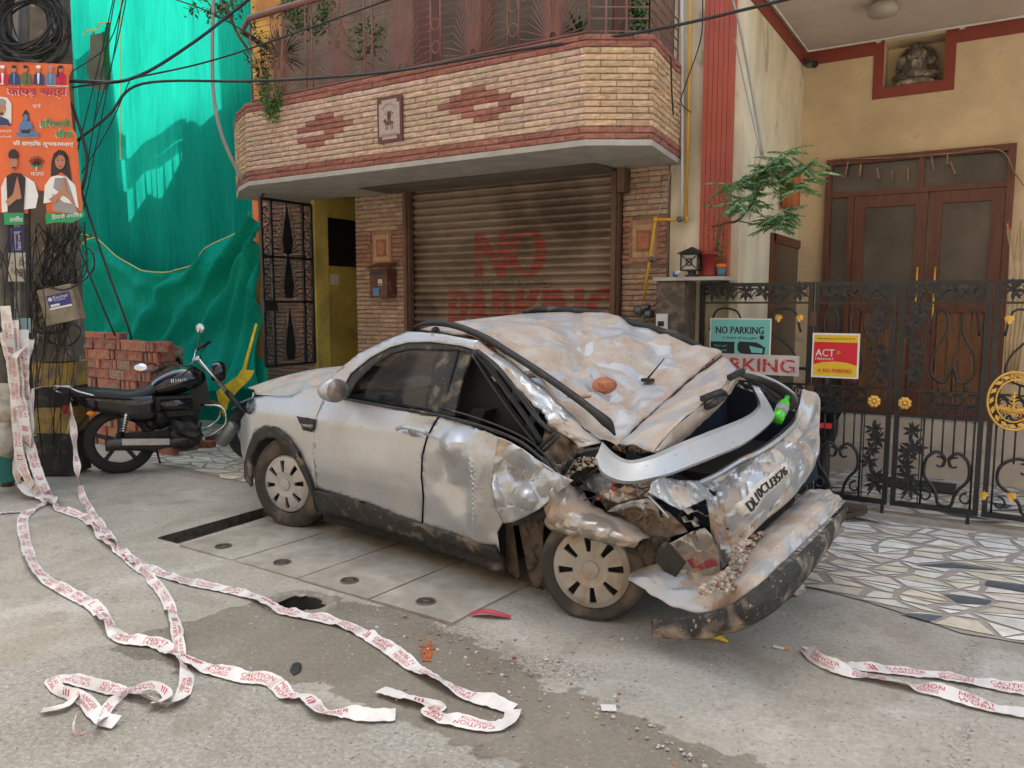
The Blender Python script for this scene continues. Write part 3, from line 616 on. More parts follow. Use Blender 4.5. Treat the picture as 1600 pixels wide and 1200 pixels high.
# ceiling lamp, camera, wall lantern
cl=PZ(1380,2,ZC); q=MB(); q.lathe([(.06,0),(.11,-.03),(.13,-.06),(.11,-.11),(.05,-.13)],(cl.x,cl.y,ZC)); tag(q.build('ceiling_lamp',mat('frosted_lamp_cover',(.32,.28,.24),.4)),'round dusty lamp cover fixed to the porch ceiling','lamp')
cc=PX(1262,100,XW+.06); c3=thing('security_camera','small bullet security camera in the porch corner below the ceiling','camera',cc)
q=MB(); q.tube([(0,0,0),(.09,-.12,-.045)],[.035,.04],10); q.build('camera_body',METER,c3)
q=MB(); q.tube([(.09,-.12,-.045),(.094,-.126,-.047)],.03,10); q.build('lens',IRON,c3)
q=MB(); q.tube([(-.05,.03,.06),(0,0,.03)],.012,6); q.build('mount',METER,c3)
wl=PX(1236,296,XW+.1); L=thing('wall_lantern','orange barrel shaped lantern hung on the porch side wall behind the leaves','lantern',wl)
q=MB(); q.lathe([(.075,-.17),(.082,-.15),(.085,0),(.082,.16),(.075,.18)],(0,0,0),n=10,sm=False); q.build('shade',mat('orange_lantern_panel',(.36,.10,.03),.6,var=.2),L)
q=MB(); q.lathe([(.06,-.19),(.06,-.17)],(0,0,0),n=10); q.lathe([(.065,.18),(.05,.21)],(0,0,0),n=10); q.tube([(0,0,.2),(-.1,0,.25)],.01,6); q.build('cap',WOOD,L)
# side window
wa=PX(1207,370,XW+.01);wb=PX(1250,380,XW+.01); q=MB(); 
W1=thing('porch_side_window','narrow wooden window in the porch side wall beside the leafy plant','window',(XW,(wa.y+wb.y)/2,1.0))
q.box(XW-.01,XW+.03,wa.y-.05,wa.y+.06,.6,2.25); q.box(XW-.01,XW+.03,wb.y-.06,wb.y+.05,.6,2.25); q.box(XW-.01,XW+.03,wa.y,wb.y,2.17,2.25); part(q,'frame',WOOD,W1)
q=MB(); q.box(XW-.01,XW+.012,wa.y+.06,wb.y-.06,.6,2.17); part(q,'pane',DGLASS,W1)
# front door
d0=PY(1292,251,8.45);d1=PY(1589,228,8.45); DX0,DX1,DZ1,DZ0=d0.x,d1.x,d0.z,.5
dr=thing('front_door','wide varnished brown double door with dusty glass panels in the porch','door',((DX0+DX1)/2,8.46,DZ0))
def X8(u): return PY(u,400,8.45).x
def Z8(v,u=1440): return PY(u,v,8.45).z
q=MB(); fw=.06
q.box(DX0,DX0+fw,8.42,8.5,DZ0,DZ1); q.box(DX1-fw,DX1,8.42,8.5,DZ0,DZ1); q.box(DX0+fw,DX1-fw,8.42,8.5,DZ1-fw,DZ1); zt=DZ1-.33
q.box(DX0+fw,DX1-fw,8.425,8.5,zt-.05,zt); q.box(X8(1432)-.02,X8(1432)+.03,8.424,8.5,zt,DZ1-fw); q.box(X8(1322),X8(1331),8.424,8.5,DZ0,zt-.05); part(q,'frame',WOOD,dr)
q=MB(); q.box(DX0+fw,X8(1432)-.02,8.47,8.49,zt,DZ1-fw); q.box(X8(1432)+.03,DX1-fw,8.47,8.49,zt,DZ1-fw); q.box(DX0+fw,X8(1322),8.47,8.49,DZ0,zt-.05); part(q,'transom_glass',DGLASS,dr)
for lx0,lx1 in ((X8(1331),X8(1446)),(X8(1449),DX1-fw)):
    q=MB(); a_=lx0+.004;b_=lx1-.004; z1_=zt-.054; st_=.1
    q.box(a_,a_+st_,8.43,8.48,DZ0+.004,z1_); q.box(b_-st_,b_,8.43,8.48,DZ0+.004,z1_)
    for zz,h_ in ((DZ0+.004,.14),(1.52,.12),(z1_-.11,.11)): q.box(a_+st_,b_-st_,8.43,8.48,zz,zz+h_)
    lf=part(q,'door_leaf',WOOD,dr)
    q=MB(); q.box(a_+st_,b_-st_,8.455,8.47,1.64,z1_-.11); part(q,'glass_panel',DGLASS,dr)
    q=MB(); w_=(b_-a_-2*st_)/4
    for i in range(4): q.box(a_+st_+i*w_+.008,a_+st_+(i+1)*w_-.008,8.45,8.47,DZ0+.144,1.52)
    part(q,'wood_panel',WOOD2,dr)
q=MB(); 
for x in(X8(1446)-.06,X8(1446)+.09): q.tube([(x,8.41,1.45),(x,8.39,1.55),(x,8.39,1.85),(x,8.41,1.95)],.011,6)
part(q,'handle',GOLD,dr)
# worn paper garland on the transom
GAR=mat('faded_paper',(.28,.17,.12),.9,var=.3); q=MB(); q.tube(spl([PY(1292,262,8.4),PY(1300,250,8.4),PY(1400,246,8.38),PY(1480,240,8.38),PY(1560,234,8.38),PY(1585,270,8.38),PY(1600,290,8.38)],5),.007,5)
for u,v in((1325,258),(1345,262),(1370,268),(1393,272),(1418,268),(1455,250),(1480,246),(1484,258)):
    P=PY(u,v-6,8.4); q.tube([P,P+Vector((rnd.uniform(-.03,.05),-.01,-.1-rnd.random()*.05))],.009,4)
tag(q.build('door_garland',GAR),'dried paper garland strung over the top of the brown door','garland')
# porch steps
q=MB(); q.box(-1.75,3.4,7.9,8.5,.01,.25); q.box(-1.75,3.4,8.2,8.5,.25,.5); so=q.build('porch_steps',mat('step_stone',(.5,.42,.33),.7,var=.12)); so['kind']='structure'
q=MB(); q.box(-.75,-.2,7.3,7.7,.012,.025); tag(q.build('door_mat',mat('dark_mat',(.04,.035,.03),.95)),'thin dark door mat lying on the paving before the porch steps','mat')
# ---------------------------------------------------------------- gate pillar, coping and what stands on it
GRAN=mat('dark_granite',(.075,.055,.04),.5,var=.3,scale=18,c2=(.14,.11,.085),lo=.45,hi=.6,mscale=14)
pil=thing('gate_pillar','short dark granite pillar with a cream coping between the stone house and the gate','pillar',(-2.24,6.15,0))
q=MB(); q.box(-2.365,-2.125,6.02,6.3,0,1.785); part(q,'granite_cladding',GRAN,pil)
q=MB(); q.box(-2.385,-1.80,5.98,6.27,1.787,1.815); part(q,'coping',SLABE,pil)
q=MB(); q.box(-2.35,-2.26,5.985,6.02,1.36,1.52); q.box(-2.33,-2.28,5.978,5.985,1.42,1.46,1); tag(q.build('electric_meter_box',[WHITEP,IRON]),'cream electric meter box fixed to the dark granite pillar','meter')
ld=PY(1080,410,6.08); ln=thing('garden_lantern','black iron house shaped lantern standing on the pillar coping','lantern',(ld.x,6.1,1.815))
q=MB(); h=.075; q.box(-.04,.04,-.04,.04,0,.02); q.box(-.025,.025,-.025,.025,.02,.05); q.box(-h,h,-h,h,.05,.062); q.box(-h,h,-h,h,.175,.185)
for sx in(-1,1):
    for sy in(-1,1): q.box(min(sx*h,sx*(h-.012)),max(sx*h,sx*(h-.012)),min(sy*h,sy*(h-.012)),max(sy*h,sy*(h-.012)),.062,.175)
for k in range(2):
    for a in(-1,1):
        c=(.0,-h,.12) if k==0 else (h,0,.12); u=Vector((1,0,0)) if k==0 else Vector((0,1,0))
        q.tube([Vector(c)-u*.06-Vector((0,0,.05*a)),Vector(c)+u*.06+Vector((0,0,.05*a))],.004,4)
    q.tube([Vector(c)+u*math.cos(t)*.025+Vector((0,0,math.sin(t)*.028)) for t in [j*math.pi/6 for j in range(12)]],.004,4,closed=True)
q.build('lantern_frame',IRON,ln)
q=MB(); q.box(-h+.008,h-.008,-h+.008,h-.008,.062,.175); q.build('lantern_glass',flat('lantern_frosted_glass',(.4,.38,.34),.3),ln)
q=MB(); q.add([(-.1,-.1,.186),(.1,-.1,.186),(.1,.1,.186),(-.1,.1,.186),(0,0,.245)],[(0,1,4),(1,2,4),(2,3,4),(3,0,4),(3,2,1,0)]); q.build('lantern_roof',IRON,ln)
def leaflet(mb,p,d,nv,L,W,c):
    d=Vector(d).normalized(); sd=d.cross(Vector(nv)).normalized(); mb.col=jit(c,.3)
    up=sd.cross(d); mb.add([p,p+d*L*.35+sd*W/2-up*L*.03,p+d*L,p+d*L*.35-sd*W/2-up*L*.03,p+d*L*.45+up*L*.05],[(0,1,4),(1,2,4),(2,3,4),(3,0,4)])
def pot(cx,cy,z,r,hh,m,par,name='pot'):
    q=MB(); q.lathe([(r*.72,0),(r*.78,.02),(r*.95,hh*.85),(r*1.08,hh*.86),(r*1.08,hh),(r*.95,hh),(r*.9,hh-.02)],(cx,cy,z),n=18); return q.build(name,m,par)
pp=PY(1110,420,6.12); pt=thing('potted_feathery_tree','small feathery leaved tree leaning out of a red pot on the coping','plant',(pp.x,6.12,1.815))
pot(0,0,0,.085,.2,TERRA,pt)
T0=Vector((pp.x,6.12,1.815)); tr=MB(); lf=MB()
A=[PY(1118,392,6.1),PY(1128,352,6.08),PY(1152,345,6.0),PY(1175,318,6.0),PY(1190,285,5.95),PY(1205,262,5.95),PY(1225,248,5.95)]
tr.tube([p-T0 for p in spl(A,5)],[.012-.00025*i for i in range(31)],6)
BR_=[[A[3],PY(1195,340,5.9),PY(1225,338,5.95)],[A[4],PY(1170,275,5.9),PY(1150,285,5.9)],[A[5],PY(1235,262,5.9),PY(1262,262,5.95)],[A[2],PY(1190,352,6.05),PY(1215,350,6.05)],[A[4],PY(1215,285,6),PY(1250,290,6)],[A[3],PY(1160,310,5.85),PY(1148,320,5.85)]]
for B_ in BR_: tr.tube([p-T0 for p in spl(B_,5)],.005,5)
rl=random.Random(11)
def frond(base,d,L,n=15,wd=.06,c=0):
    d=Vector(d).normalized(); P=[]; p=Vector(base)
    for k in range(n):
        P.append(p.copy()); d=(d+Vector((0,0,-.045))).normalized(); p=p+d*L/n
    tr.tube(P,.002,4)
    sd=d.cross(Vector((0,0,1))).normalized()
    for k in range(1,n):
        t=k/n; w_=wd*math.sin(math.pi*min(1,t*.85+.18))*(1.0)
        for s in(-1,1): leaflet(lf,P[k]+sd*s*.004,sd*s+d*.45+Vector((0,0,-.2+rl.uniform(-.3,.3))),(rl.uniform(-.4,.4),0,1),w_*.85,.017,(.27,.46,.2) if c else (.17,.36,.16))
ends=[b[-1] for b in BR_]+[A[-1]]+[A[4],A[5],A[3],A[-2]]
for e_ in ends:
    for k in range(16):
        a=rl.uniform(0,6.28); frond(e_-T0+Vector((rl.uniform(-.05,.05),rl.uniform(-.05,.05),rl.uniform(-.04,.04))),(math.cos(a),math.sin(a)*.8,rl.uniform(-.5,.6)),rl.uniform(.14,.26),c=rl.choice((0,0,1,0)))
for k in range(26):
    b0=PY(1120+rl.uniform(-12,14),385-rl.uniform(0,35),6.1)-T0; leaflet(lf,b0,(rl.uniform(-1,1),rl.uniform(-1,1),rl.uniform(-.2,.6)),(0,0,1),.05,.03,leafc(0))
tr.build('branch',BARK,pt); lf.build('leaf_crown',LEAF,pt)
p2_=PY(1128,418,6.1); p2=thing('small_potted_herb','thin herb in a small blue pot with an orange rim next to the red pot','plant',(p2_.x,6.08,1.815))
q=MB(); q.lathe([(.028,0),(.036,.07)],(0,0,0),n=14); q.lathe([(.04,.071),(.042,.1)],(0,0,0),n=14,mi=1); q.build('pot',[flat('blue_pot',(.07,.16,.2)),flat('orange_rim',(.6,.16,.03))],p2)
q=MB(); 
for k in range(22): b0=Vector((rl.uniform(-.03,.03),rl.uniform(-.03,.03),.1+rl.random()*.16)); leaflet(q,b0,(rl.uniform(-1,1),rl.uniform(-1,1),.4),(0,0,1),.04,.022,leafc(1))
q.build('leaves',LEAF,p2)
bt=PY(1052,424,6.05); q=MB(); q.lathe([(.02,0),(.022,.03)],(0,0,0),(1,0,0),12); q.lathe([(.022,.032),(.012,.05),(.012,.075)],(0,0,0),(1,-.3,.35),12,mi=1); o=q.build('bottle_cap',[flat('blue_plastic_cap',(.02,.12,.45)),WHITEP]); o.location=(bt.x,6.05,1.838); tag(o,'tiny blue bottle cap lying at the left end of the coping','bottle cap')
# ---------------------------------------------------------------- iron gate
YG=6.30
def XG(u): return PY(u,600,YG).x
def ZG(v,u=1400): return PY(u,v,YG).z
zT=ZG(439); z2=ZG(473); zb1=PY(1320,604,YG).z; zb2=PY(1320,643,YG).z; z0=.10
rv=random.Random(21)
def sprig(mb,c,s,a0=0):
    c=Vector(c)
    for k in range(7):
        a=a0+k*6.283/7+rv.uniform(-.25,.25); d=Vector((math.cos(a),0,math.sin(a)))
        m_=c+d*s*.5; sd=Vector((-d.z,0,d.x))*s*.17
        mb.poly([c+sd*.3+Vector((0,-.008,0)),m_+sd+Vector((0,-.012,0)),c+d*s+Vector((0,-.006,0)),m_-sd+Vector((0,-.012,0)),c-sd*.3+Vector((0,-.008,0))],back=(0,.012,0))
    spiral(mb,c+Vector((s*.2,-.008,0)),(1,0,0),(0,0,1),s*.55,s*.15,a0,a0+5.5,.004,10); mb.rock(c,s*.22,rv,(1,.5,1),sub=1)
def vine(mb,pts,step,s):
    P=spl(pts,8); mb.tube(P,.006,5); L=0
    for a,b in zip(P[:-1],P[1:]):
        L+=(b-a).length
        if L>step: L=0; sprig(mb,b+Vector((rv.uniform(-.02,.02),0,rv.uniform(-.02,.02))),s*rv.uniform(.8,1.1),rv.uniform(0,6))
def bar(mb,x0,x1,za,zb,d=.014): mb.box(x0,x1,YG-d,YG+d,za,zb)
def leaf_gate(x0,x1,label,side,gold=(),legs=()):
    c=(x0+x1)/2; g=thing('iron_gate_leaf',label,'gate',(c,YG,0),group='leaves of the black ornamental gate'); ww=x1-x0
    f=MB(); sw=.035
    bar(f,x0,x0+sw,z0,zT,.02); bar(f,x1-sw,x1,z0,zT,.02); bar(f,x0+sw,x1-sw,zT-.03,zT,.02); bar(f,x0+sw,x1-sw,z0,z0+.035,.02)
    for z in (z2,zb1,zb2): bar(f,x0+sw,x1-sw,z-.008,z+.008)
    for x in legs: f.box(x-.012,x+.012,YG-.012,YG+.012,.02,z0)
    part(f,'frame',IRON,g)
    o=MB(); n=max(3,int(ww/.13))
    for i in range(n):       # top frieze
        xc=x0+sw+(i+.5)*(ww-2*sw)/n; sprig(o,(xc,YG,(zT+z2)/2+.01),.085,i)
        if i<n-1: o.tube(spl([(xc+.03,YG,z2+.03),(xc+.08,YG,zT-.07),(xc+.14,YG,z2+.05)],4),.005,5)
    part(o,'leaf_frieze',IRON,g)
    o=MB(); x=x0+sw+.03; bw=ww-2*sw-(.14 if side else 0); xs0=x0+sw+(.14 if side==-1 else 0)
    n=int(bw/.085)
    for i in range(n):
        xc=xs0+(i+.5)*bw/n
        for zc,sg in((zb1-(zb1-zb2)*.28,1),(zb1-(zb1-zb2)*.74,-1)):
            o.tube([(xc+math.cos(t)*.04,YG,zc+math.sin(t)*.038) for t in [k*math.pi/5 for k in range(10)]],.009,5,closed=True)
            spiral(o,(xc,YG-.004,zc),(sg,0,0),(0,0,1),.03,.008,0,4.5,.0055,8)
    part(o,'scroll_band',IRON,g)
    o=MB(); top=z2-.01; bot=z0+.035
    if side:
        xv=x1-sw-.07 if side==1 else x0+sw+.07; xq=x1-sw-.145 if side==1 else x0+sw+.145
        vine(o,[(xv-.02,YG,zb1+.02),(xv+.03,YG,zb1+.2),(xv-.03,YG,zb1+.4),(xv+.03,YG,zb1+.6),(xv,YG,top-.04)],.085,.088)
        vine(o,[(xv-.03,YG,bot+.02),(xv+.03,YG,bot+.15),(xv-.03,YG,bot+.3),(xv+.02,YG,bot+.42),(xv,YG,zb2-.05)],.085,.088)
        o.box(xq-.004,xq+.004,YG-.006,YG+.006,bot,top)
        part(o,'vine_border',IRON,g); o=MB(); ia,ib=(x0+sw,xq) if side==1 else (xq,x1-sw)
    else: ia,ib=x0+sw,x1-sw
    w2=ib-ia; cx=(ia+ib)/2; hw=w2/2-.01
    # lower: verticals and a big heart-vase scroll
    nb=max(5,int(w2/.062))
    for i in range(1,nb): xb=ia+i*w2/nb; o.tube([(xb,YG,bot+(.36 if abs(xb-cx)>.03 and abs(xb-cx)<hw*.9 else 0)),(xb,YG,zb2)],.007,6)
    r=hw*.42
    for s in(-1,1):
        o.tube(spl([(cx+s*r*.35,YG-.004,bot+.30),(cx+s*r*.2,YG-.004,bot+.36),(cx+s*r,YG-.004,bot+.40),(cx+s*r*1.9,YG-.004,bot+.34),(cx+s*r*2.0,YG-.004,bot+.22),(cx+s*r*1.2,YG-.004,bot+.14),(cx+s*r*.8,YG-.004,bot+.08),(cx+s*r*.6,YG-.004,bot+.02),(cx,YG-.004,bot+.004)],5),.0125,6); spiral(o,(cx+s*hw*.8,YG-.004,bot+.07),(s,0,0),(0,0,1),.05,.015,1.5,6.5,.008,10); o.tube([(cx+s*hw*.95,YG,bot),(cx+s*hw*.95,YG,zb2)],.008,6)
        spiral(o,(cx+s*r*.7,YG-.004,bot+.32),(s,0,0),(0,0,1),.05,.02,1.2,5.5,.008,10)
    # upper: lyre scrolls
    for s in(-1,1):
        o.tube(spl([(cx+s*hw*.9,YG-.004,top-.22),(cx+s*hw*.75,YG-.004,top-.05),(cx+s*hw*.35,YG-.004,top-.06),(cx+s*hw*.3,YG-.004,top-.2),(cx+s*hw*.75,YG-.004,top-.36),(cx+s*hw*.8,YG-.004,top-.5),(cx+s*hw*.3,YG-.004,top-.56),(cx,YG-.004,top-.44)],5),.009,6)
        o.tube([(cx+s*hw*.5,YG,zb1),(cx+s*hw*.5,YG,top-.56)],.007,6)
    o.tube([(cx,YG,zb1),(cx,YG,top-.36)],.007,6); part(o,'scrollwork',IRON,g)
    for kind,(x,z,s) in gold:
        gl=MB()
        if kind=='flower':
            for k in range(8):
                a=k*math.pi/4+.39; gl.lathe([(.001,-.014),(s*.36,-.011),(s*.40,0)],(x+math.cos(a)*s*.62,YG-.022,z+math.sin(a)*s*.62),(0,1,0),10)
            gl.lathe([(.001,-.03),(s*.3,-.02),(s*.34,0)],(x,YG-.022,z),(0,1,0),12); nm_='gilt_flower'
            gl.lathe([(s*.6,0),(s*.6,.004)],(x,YG-.018,z),(0,1,0),12)
        else:
            sg=1 if kind=='leafr' else -1
            P=[(0,-1),(.35,-.75),(.3,-.35),(.8,-.5),(.75,0),(1,.25),(.6,.45),(.7,.9),(.2,.6),(0,1),(-.2,.55),(-.7,.75),(-.6,.3),(-.95,.05),(-.5,-.15),(-.3,-.7)]
            gl.poly([(x+sg*a*s,YG-.02-.012*(1-abs(a)),z+b*s) for a,b in P],back=(0,.015,0)); nm_='gilt_leaf'
        part(gl,nm_,GOLD,g)
    return g
zf=PY(1390,628,YG).z
leaf_gate(XG(1091),XG(1266),'fixed left section of the black iron gate, mostly behind the crushed car','',[('leafl',(XG(1214),PY(1214,497,YG).z,.033)),('leafr',(XG(1246),PY(1246,497,YG).z,.033))])
leaf_gate(XG(1269),XG(1395),'black iron gate leaf carrying the square red and yellow sign',1,[('flower',(XG(1367.5),zf,.047))],[XG(1388)])
leaf_gate(XG(1400),XG(1541),'black iron gate leaf with a gilt flower, right of the red and yellow sign',-1,[('flower',(XG(1415.5),zf,.047))],[XG(1525)])
gx=XG(1546); gR=leaf_gate(gx,gx+.62,'rightmost black iron gate section with the large gilt oval crest','',[('leafl',(XG(1571),PY(1571,499,YG).z,.036)),('leafl',(XG(1549),PY(1549,774,YG).z,.035)),('leafr',(XG(1592),PY(1592,776,YG).z,.035))])
cr_=MB(); cc=PY(1580,626,YG); cx,cz=cc.x+.015,cc.z
ov=lambda r1,r2,t:(cx+math.cos(t)*r1,YG-.03,cz+math.sin(t)*r2)
cr_.tube([ov(.155,.20,k*math.pi/16) for k in range(32)],.009,6,closed=True); cr_.tube([ov(.105,.145,k*math.pi/16) for k in range(32)],.006,6,closed=True)
for k in range(16):
    t=k*math.pi/8; P=Vector(ov(.13,.172,t)); d=Vector((math.cos(t+1.2),0,math.sin(t+1.2))); sd=Vector((-d.z,0,d.x)); cr_.poly([P-d*.025,P+sd*.014,P+d*.03,P-sd*.014],back=(0,.012,0))
def fr_(p,d,L,n=7):
    p=Vector(p);d=Vector(d).normalized(); sd=Vector((-d.z,0,d.x)); cr_.tube([p,p+d*L],.006,5)
    for k in range(n):
        q_=p+d*L*(k+.5)/n; w_=.035*(1-k/n)+.012
        for s in(-1,1): cr_.poly([q_-d*.006,q_+sd*s*w_+d*.02,q_+d*.012],back=(0,.01,0))
fr_((cx,YG-.03,cz-.11),(0,0,1),.17); fr_((cx,YG-.03,cz-.07),(-1,0,.25),.11); fr_((cx,YG-.03,cz-.07),(1,0,.25),.11); fr_((cx,YG-.03,cz+.13),(0,0,1),.07,4)
part(cr_,'gilt_crest',GOLD,gR)
h_=MB(); 
for z in (z2-.09,zb1-.02): h_.box(XG(1266)-.015,XG(1269)+.02,YG-.04,YG-.021,z-.09,z+.02)
part(h_,'hinge',MBX,bpy.data.objects['iron_gate_leaf.001'])
# ---------------------------------------------------------------- signs on the gate
def sgn(name,label,u0,v0,u1,v1,yy,base,dz=0):
    a=PY(u0,v0,yy);b=PY(u1,v1,yy); W=b.x-a.x;H=a.z-PY(u0,v1,yy).z
    t=thing(name,label,'sign',((a.x+b.x)/2,yy,a.z-H/2)); q=MB(); q.box(-W/2,W/2,-.004,.004,-H/2,H/2); q.build('board',base,t)
    def P(fx,fz): return (-W/2+fx*W,-.0055,H/2-fz*H)
    return t,W,H,P
CY=flat('teal_sign_print',(.17,.5,.47),.45); INK=flat('sign_ink_black',(.02,.022,.03),.5); WH=flat('sign_white',(.75,.74,.7),.45); RI=flat('sign_red',(.62,.02,.035),.45); YE=flat('sign_yellow',(.75,.5,.03),.45); RW=mat('worn_red_lettering',(.45,.05,.06),.6,c2=(.6,.45,.42),lo=.58,hi=.66,mscale=60)
t,W,H,P=sgn('teal_no_parking_sign','teal NO PARKING sign with a drawing of a bus on the gate',1110,497,1203,575,6.265,WH)
q=MB()
def rect(mb,P,x0,z0_,x1,z1_,mi,l=0):
    a=P(x0,z0_);b=P(x1,z1_); mb.poly([(a[0],a[1]-l,b[2]),(b[0],a[1]-l,b[2]),(b[0],a[1]-l,a[2]),(a[0],a[1]-l,a[2])],mi=mi)
rect(q,P,.02,.02,.98,.98,0); q.build('printed_face',CY,t); q=MB()
def tx(mb,P,s,x0,zb_,x1,hf,mi,l=.0015):
    a=P(x0,zb_);b=P(x1,zb_); z=P(0,zb_-hf)[2]-a[2]; mb.text(s,(a[0],a[1]-l,a[2]),(1,0,0),(0,0,1),z,b[0]-a[0],mi=mi,res=2)
for dx in(0,.004,.008): tx(q,P,'NO PARKING',.1+dx,.30,.88+dx,.14,0,.0015+dx*.05)
tx(q,P,'in front of the gate',.22,.42,.78,.07,0); rect(q,P,.02,.46,.42,.9,0,.001)
tx(q,P,'Taken park',.07,.57,.3,.05,1,.003); tx(q,P,'ka toh tower',.07,.65,.3,.05,1,.003); tx(q,P,'pay for it..',.07,.73,.28,.05,1,.003)
a=P(.86,.36); q.lathe([(.018,0),(.018,.002)],(a[0],a[1]-.002,a[2]),(0,1,0),16,mi=0)
bus=[(.47,.5),(.5,.45),(.78,.46),(.92,.56),(.9,.7),(.78,.72),(.52,.68),(.47,.62)]; q.poly([Vector(P(x,z))-Vector((0,.0012,0)) for x,z in bus][::-1],mi=0)
q.poly([Vector(P(x,z))-Vector((0,.0022,0)) for x,z in [(.66,.53),(.88,.58),(.87,.67),(.7,.66)]][::-1],mi=1)
for x in(.6,.8): a=P(x,.7); q.lathe([(.009,0),(.009,.001)],(a[0],a[1]-.003,a[2]),(0,1,0),12,mi=0)
q.build('lettering',[INK,CY],t)
t,W,H,P=sgn('white_parking_sign','white board with worn red lettering PARKING, half hidden by the car',1100,551,1248,581,6.235,mat('weathered_white_board',(.55,.5,.47),.6,var=.12,c2=(.5,.3,.27),lo=.62,hi=.75,mscale=12))
q=MB()
for dx in(0,.004,.008,.012): tx(q,P,'PARKING',.02+dx,.86,.95+dx,.66,0,.001+dx*.05)
q.build('lettering',RW,t)
t,W,H,P=sgn('red_yellow_no_parking_sign','square red and yellow NO PARKING sign tied to the middle of the gate','',0,0,0,0,WH) if False else sgn('red_yellow_no_parking_sign','square red and yellow ACT sign reading NO PARKING tied to the gate',1270,520,1341,589,6.262,WH)
q=MB(); rect(q,P,.04,.04,.96,.96,1,.0); rect(q,P,.04,.2,.96,.72,0,.0008)
q.poly([Vector(P(x,z))-Vector((0,.0016,0)) for x,z in [(.04,.72),(.04,.71),(.25,.65),(.5,.63),(.75,.65),(.96,.71),(.96,.72)]][::-1],mi=1)
q.poly([Vector(P(.6+.1*math.cos(a)*r,.5+.1*math.sin(a)*r))-Vector((0,.0016,0)) for r in(.9,) for a in [k*math.pi/8 for k in range(16)]][::-1],mi=1) if False else None
for r in (.05,.08,.11): q.tube([Vector(P(.53+r*math.cos(a),.5-r*math.sin(a)))-Vector((0,.002,0)) for a in [math.pi*.2+k*.18 for k in range(6)]],.0018,4,mi=1)
q.build('printed_face',[RI,YE],t); q=MB()
for dx in(0,.006): tx(q,P,'ACT',.08+dx,.52,.48+dx,.16,0,.003+dx*.1)
tx(q,P,'FIBERNET',.08,.6,.48,.045,0,.003); tx(q,P,'www.actcorp.in | 011 41 41 41 41',.1,.155,.9,.06,1,.003)
for dx in(0,.005): tx(q,P,'NO PARKING',.26+dx,.88,.86+dx,.09,2,.003+dx*.1)
a=P(.18,.84); q.tube([(a[0]+math.cos(k*.785)*.0125,a[1]-.003,a[2]+math.sin(k*.785)*.0125) for k in range(8)],.0015,4,closed=True,mi=2); q.text('P',(a[0]-.004,a[1]-.003,a[2]-.007),(1,0,0),(0,0,1),.014,mi=2)
q.build('lettering',[WH,INK,RI],t)
# ---------------------------------------------------------------- things behind the gate
q=MB(); cnp=PY(1590,738,7.2); q.lathe([(.03,.55),(.045,.53),(.16,.04),(.16,.03)],(0,0,0),n=20); q.box(-.2,.2,-.2,.2,.0,.03); o=q.build('traffic_cone',flat('orange_cone_plastic',(.75,.12,.02),.5)); z_=PZ(1585,742,.02); o.location=(z_.x+.03,z_.y,.01); tag(o,'orange traffic cone standing on the marble behind the right gate section','cone')
q=MB(); br=PY(1590,430,7.6)
for k in range(5): q.tube([br+Vector((-.04+k*.02,0,-.9)),br+Vector((-.06+k*.045,0,.3+.03*(k%2)))],.013,6,mi=0)
for k in range(40): a_=rl.uniform(-.1,.16); q.tube([br+Vector((a_*.4,0,.1)),br+Vector((a_,rl.uniform(-.05,.05),.35+rl.random()*.1))],.004,3,mi=rl.choice((0,0,0,0,0,1)))
tag(q.build('broom_bundle',[mat('broom_straw',(.5,.36,.2),.9),flat('pink_broom_wrap',(.5,.05,.12))]),'bundle of straw brooms and sticks leaning at the right edge of the porch','brooms')
sc=thing('parked_scooter','dark scooter with a red tail lamp parked behind the gate, by the car','scooter',(-1.15,6.75,0),R_(100))
q=MB(); q.tube(spl([(-.35,0,.75),(-.1,0,.78),(.3,0,.74),(.5,0,.45),(.9,0,.42)],5),[.09]*21,10,flat_=1.3); q.build('body',flat('dark_scooter_paint',(.015,.015,.02),.3),sc)
for x in(-.1,1.1): q=MB(); q.lathe([(.12,-.05),(.2,-.05),(.24,-.02),(.24,.02),(.2,.05),(.12,.05)],(x,0,.24),(0,1,0),24); q.build('wheel',CABLE,sc)
q=MB(); q.box(-.46,-.43,-.05,.05,.64,.68); q.build('tail_lamp',flat('red_lamp_lens',(.55,.02,.03),.2),sc)
q=MB(); q.tube([(1.0,0,.24),(.8,0,.95)],.03,8); q.tube([(.8,-.3,1.0),(.8,.3,1.0)],.015,6); q.build('handlebar',IRON,sc)
q=MB(); s0=PZ(1290,775); q.obox((-.92,6.08,.09),(.20,.03,0),(-.01,.05,0),(0,0,.02)); q.obox((-.83,6.05,.05),(.1,.02,.03),(-.01,.06,0),(0,0,.012)); q.tube([(-1.1,6.1,.02),(-.95,6.05,.16),(-.8,6.06,.02)],.008,5); tag(q.build('scrap_metal',mat('rusty_scrap',(.09,.065,.045),.8,var=.4,bump=.5)),'heap of rusty scrap metal by the bumper, against the gate foot','scrap')
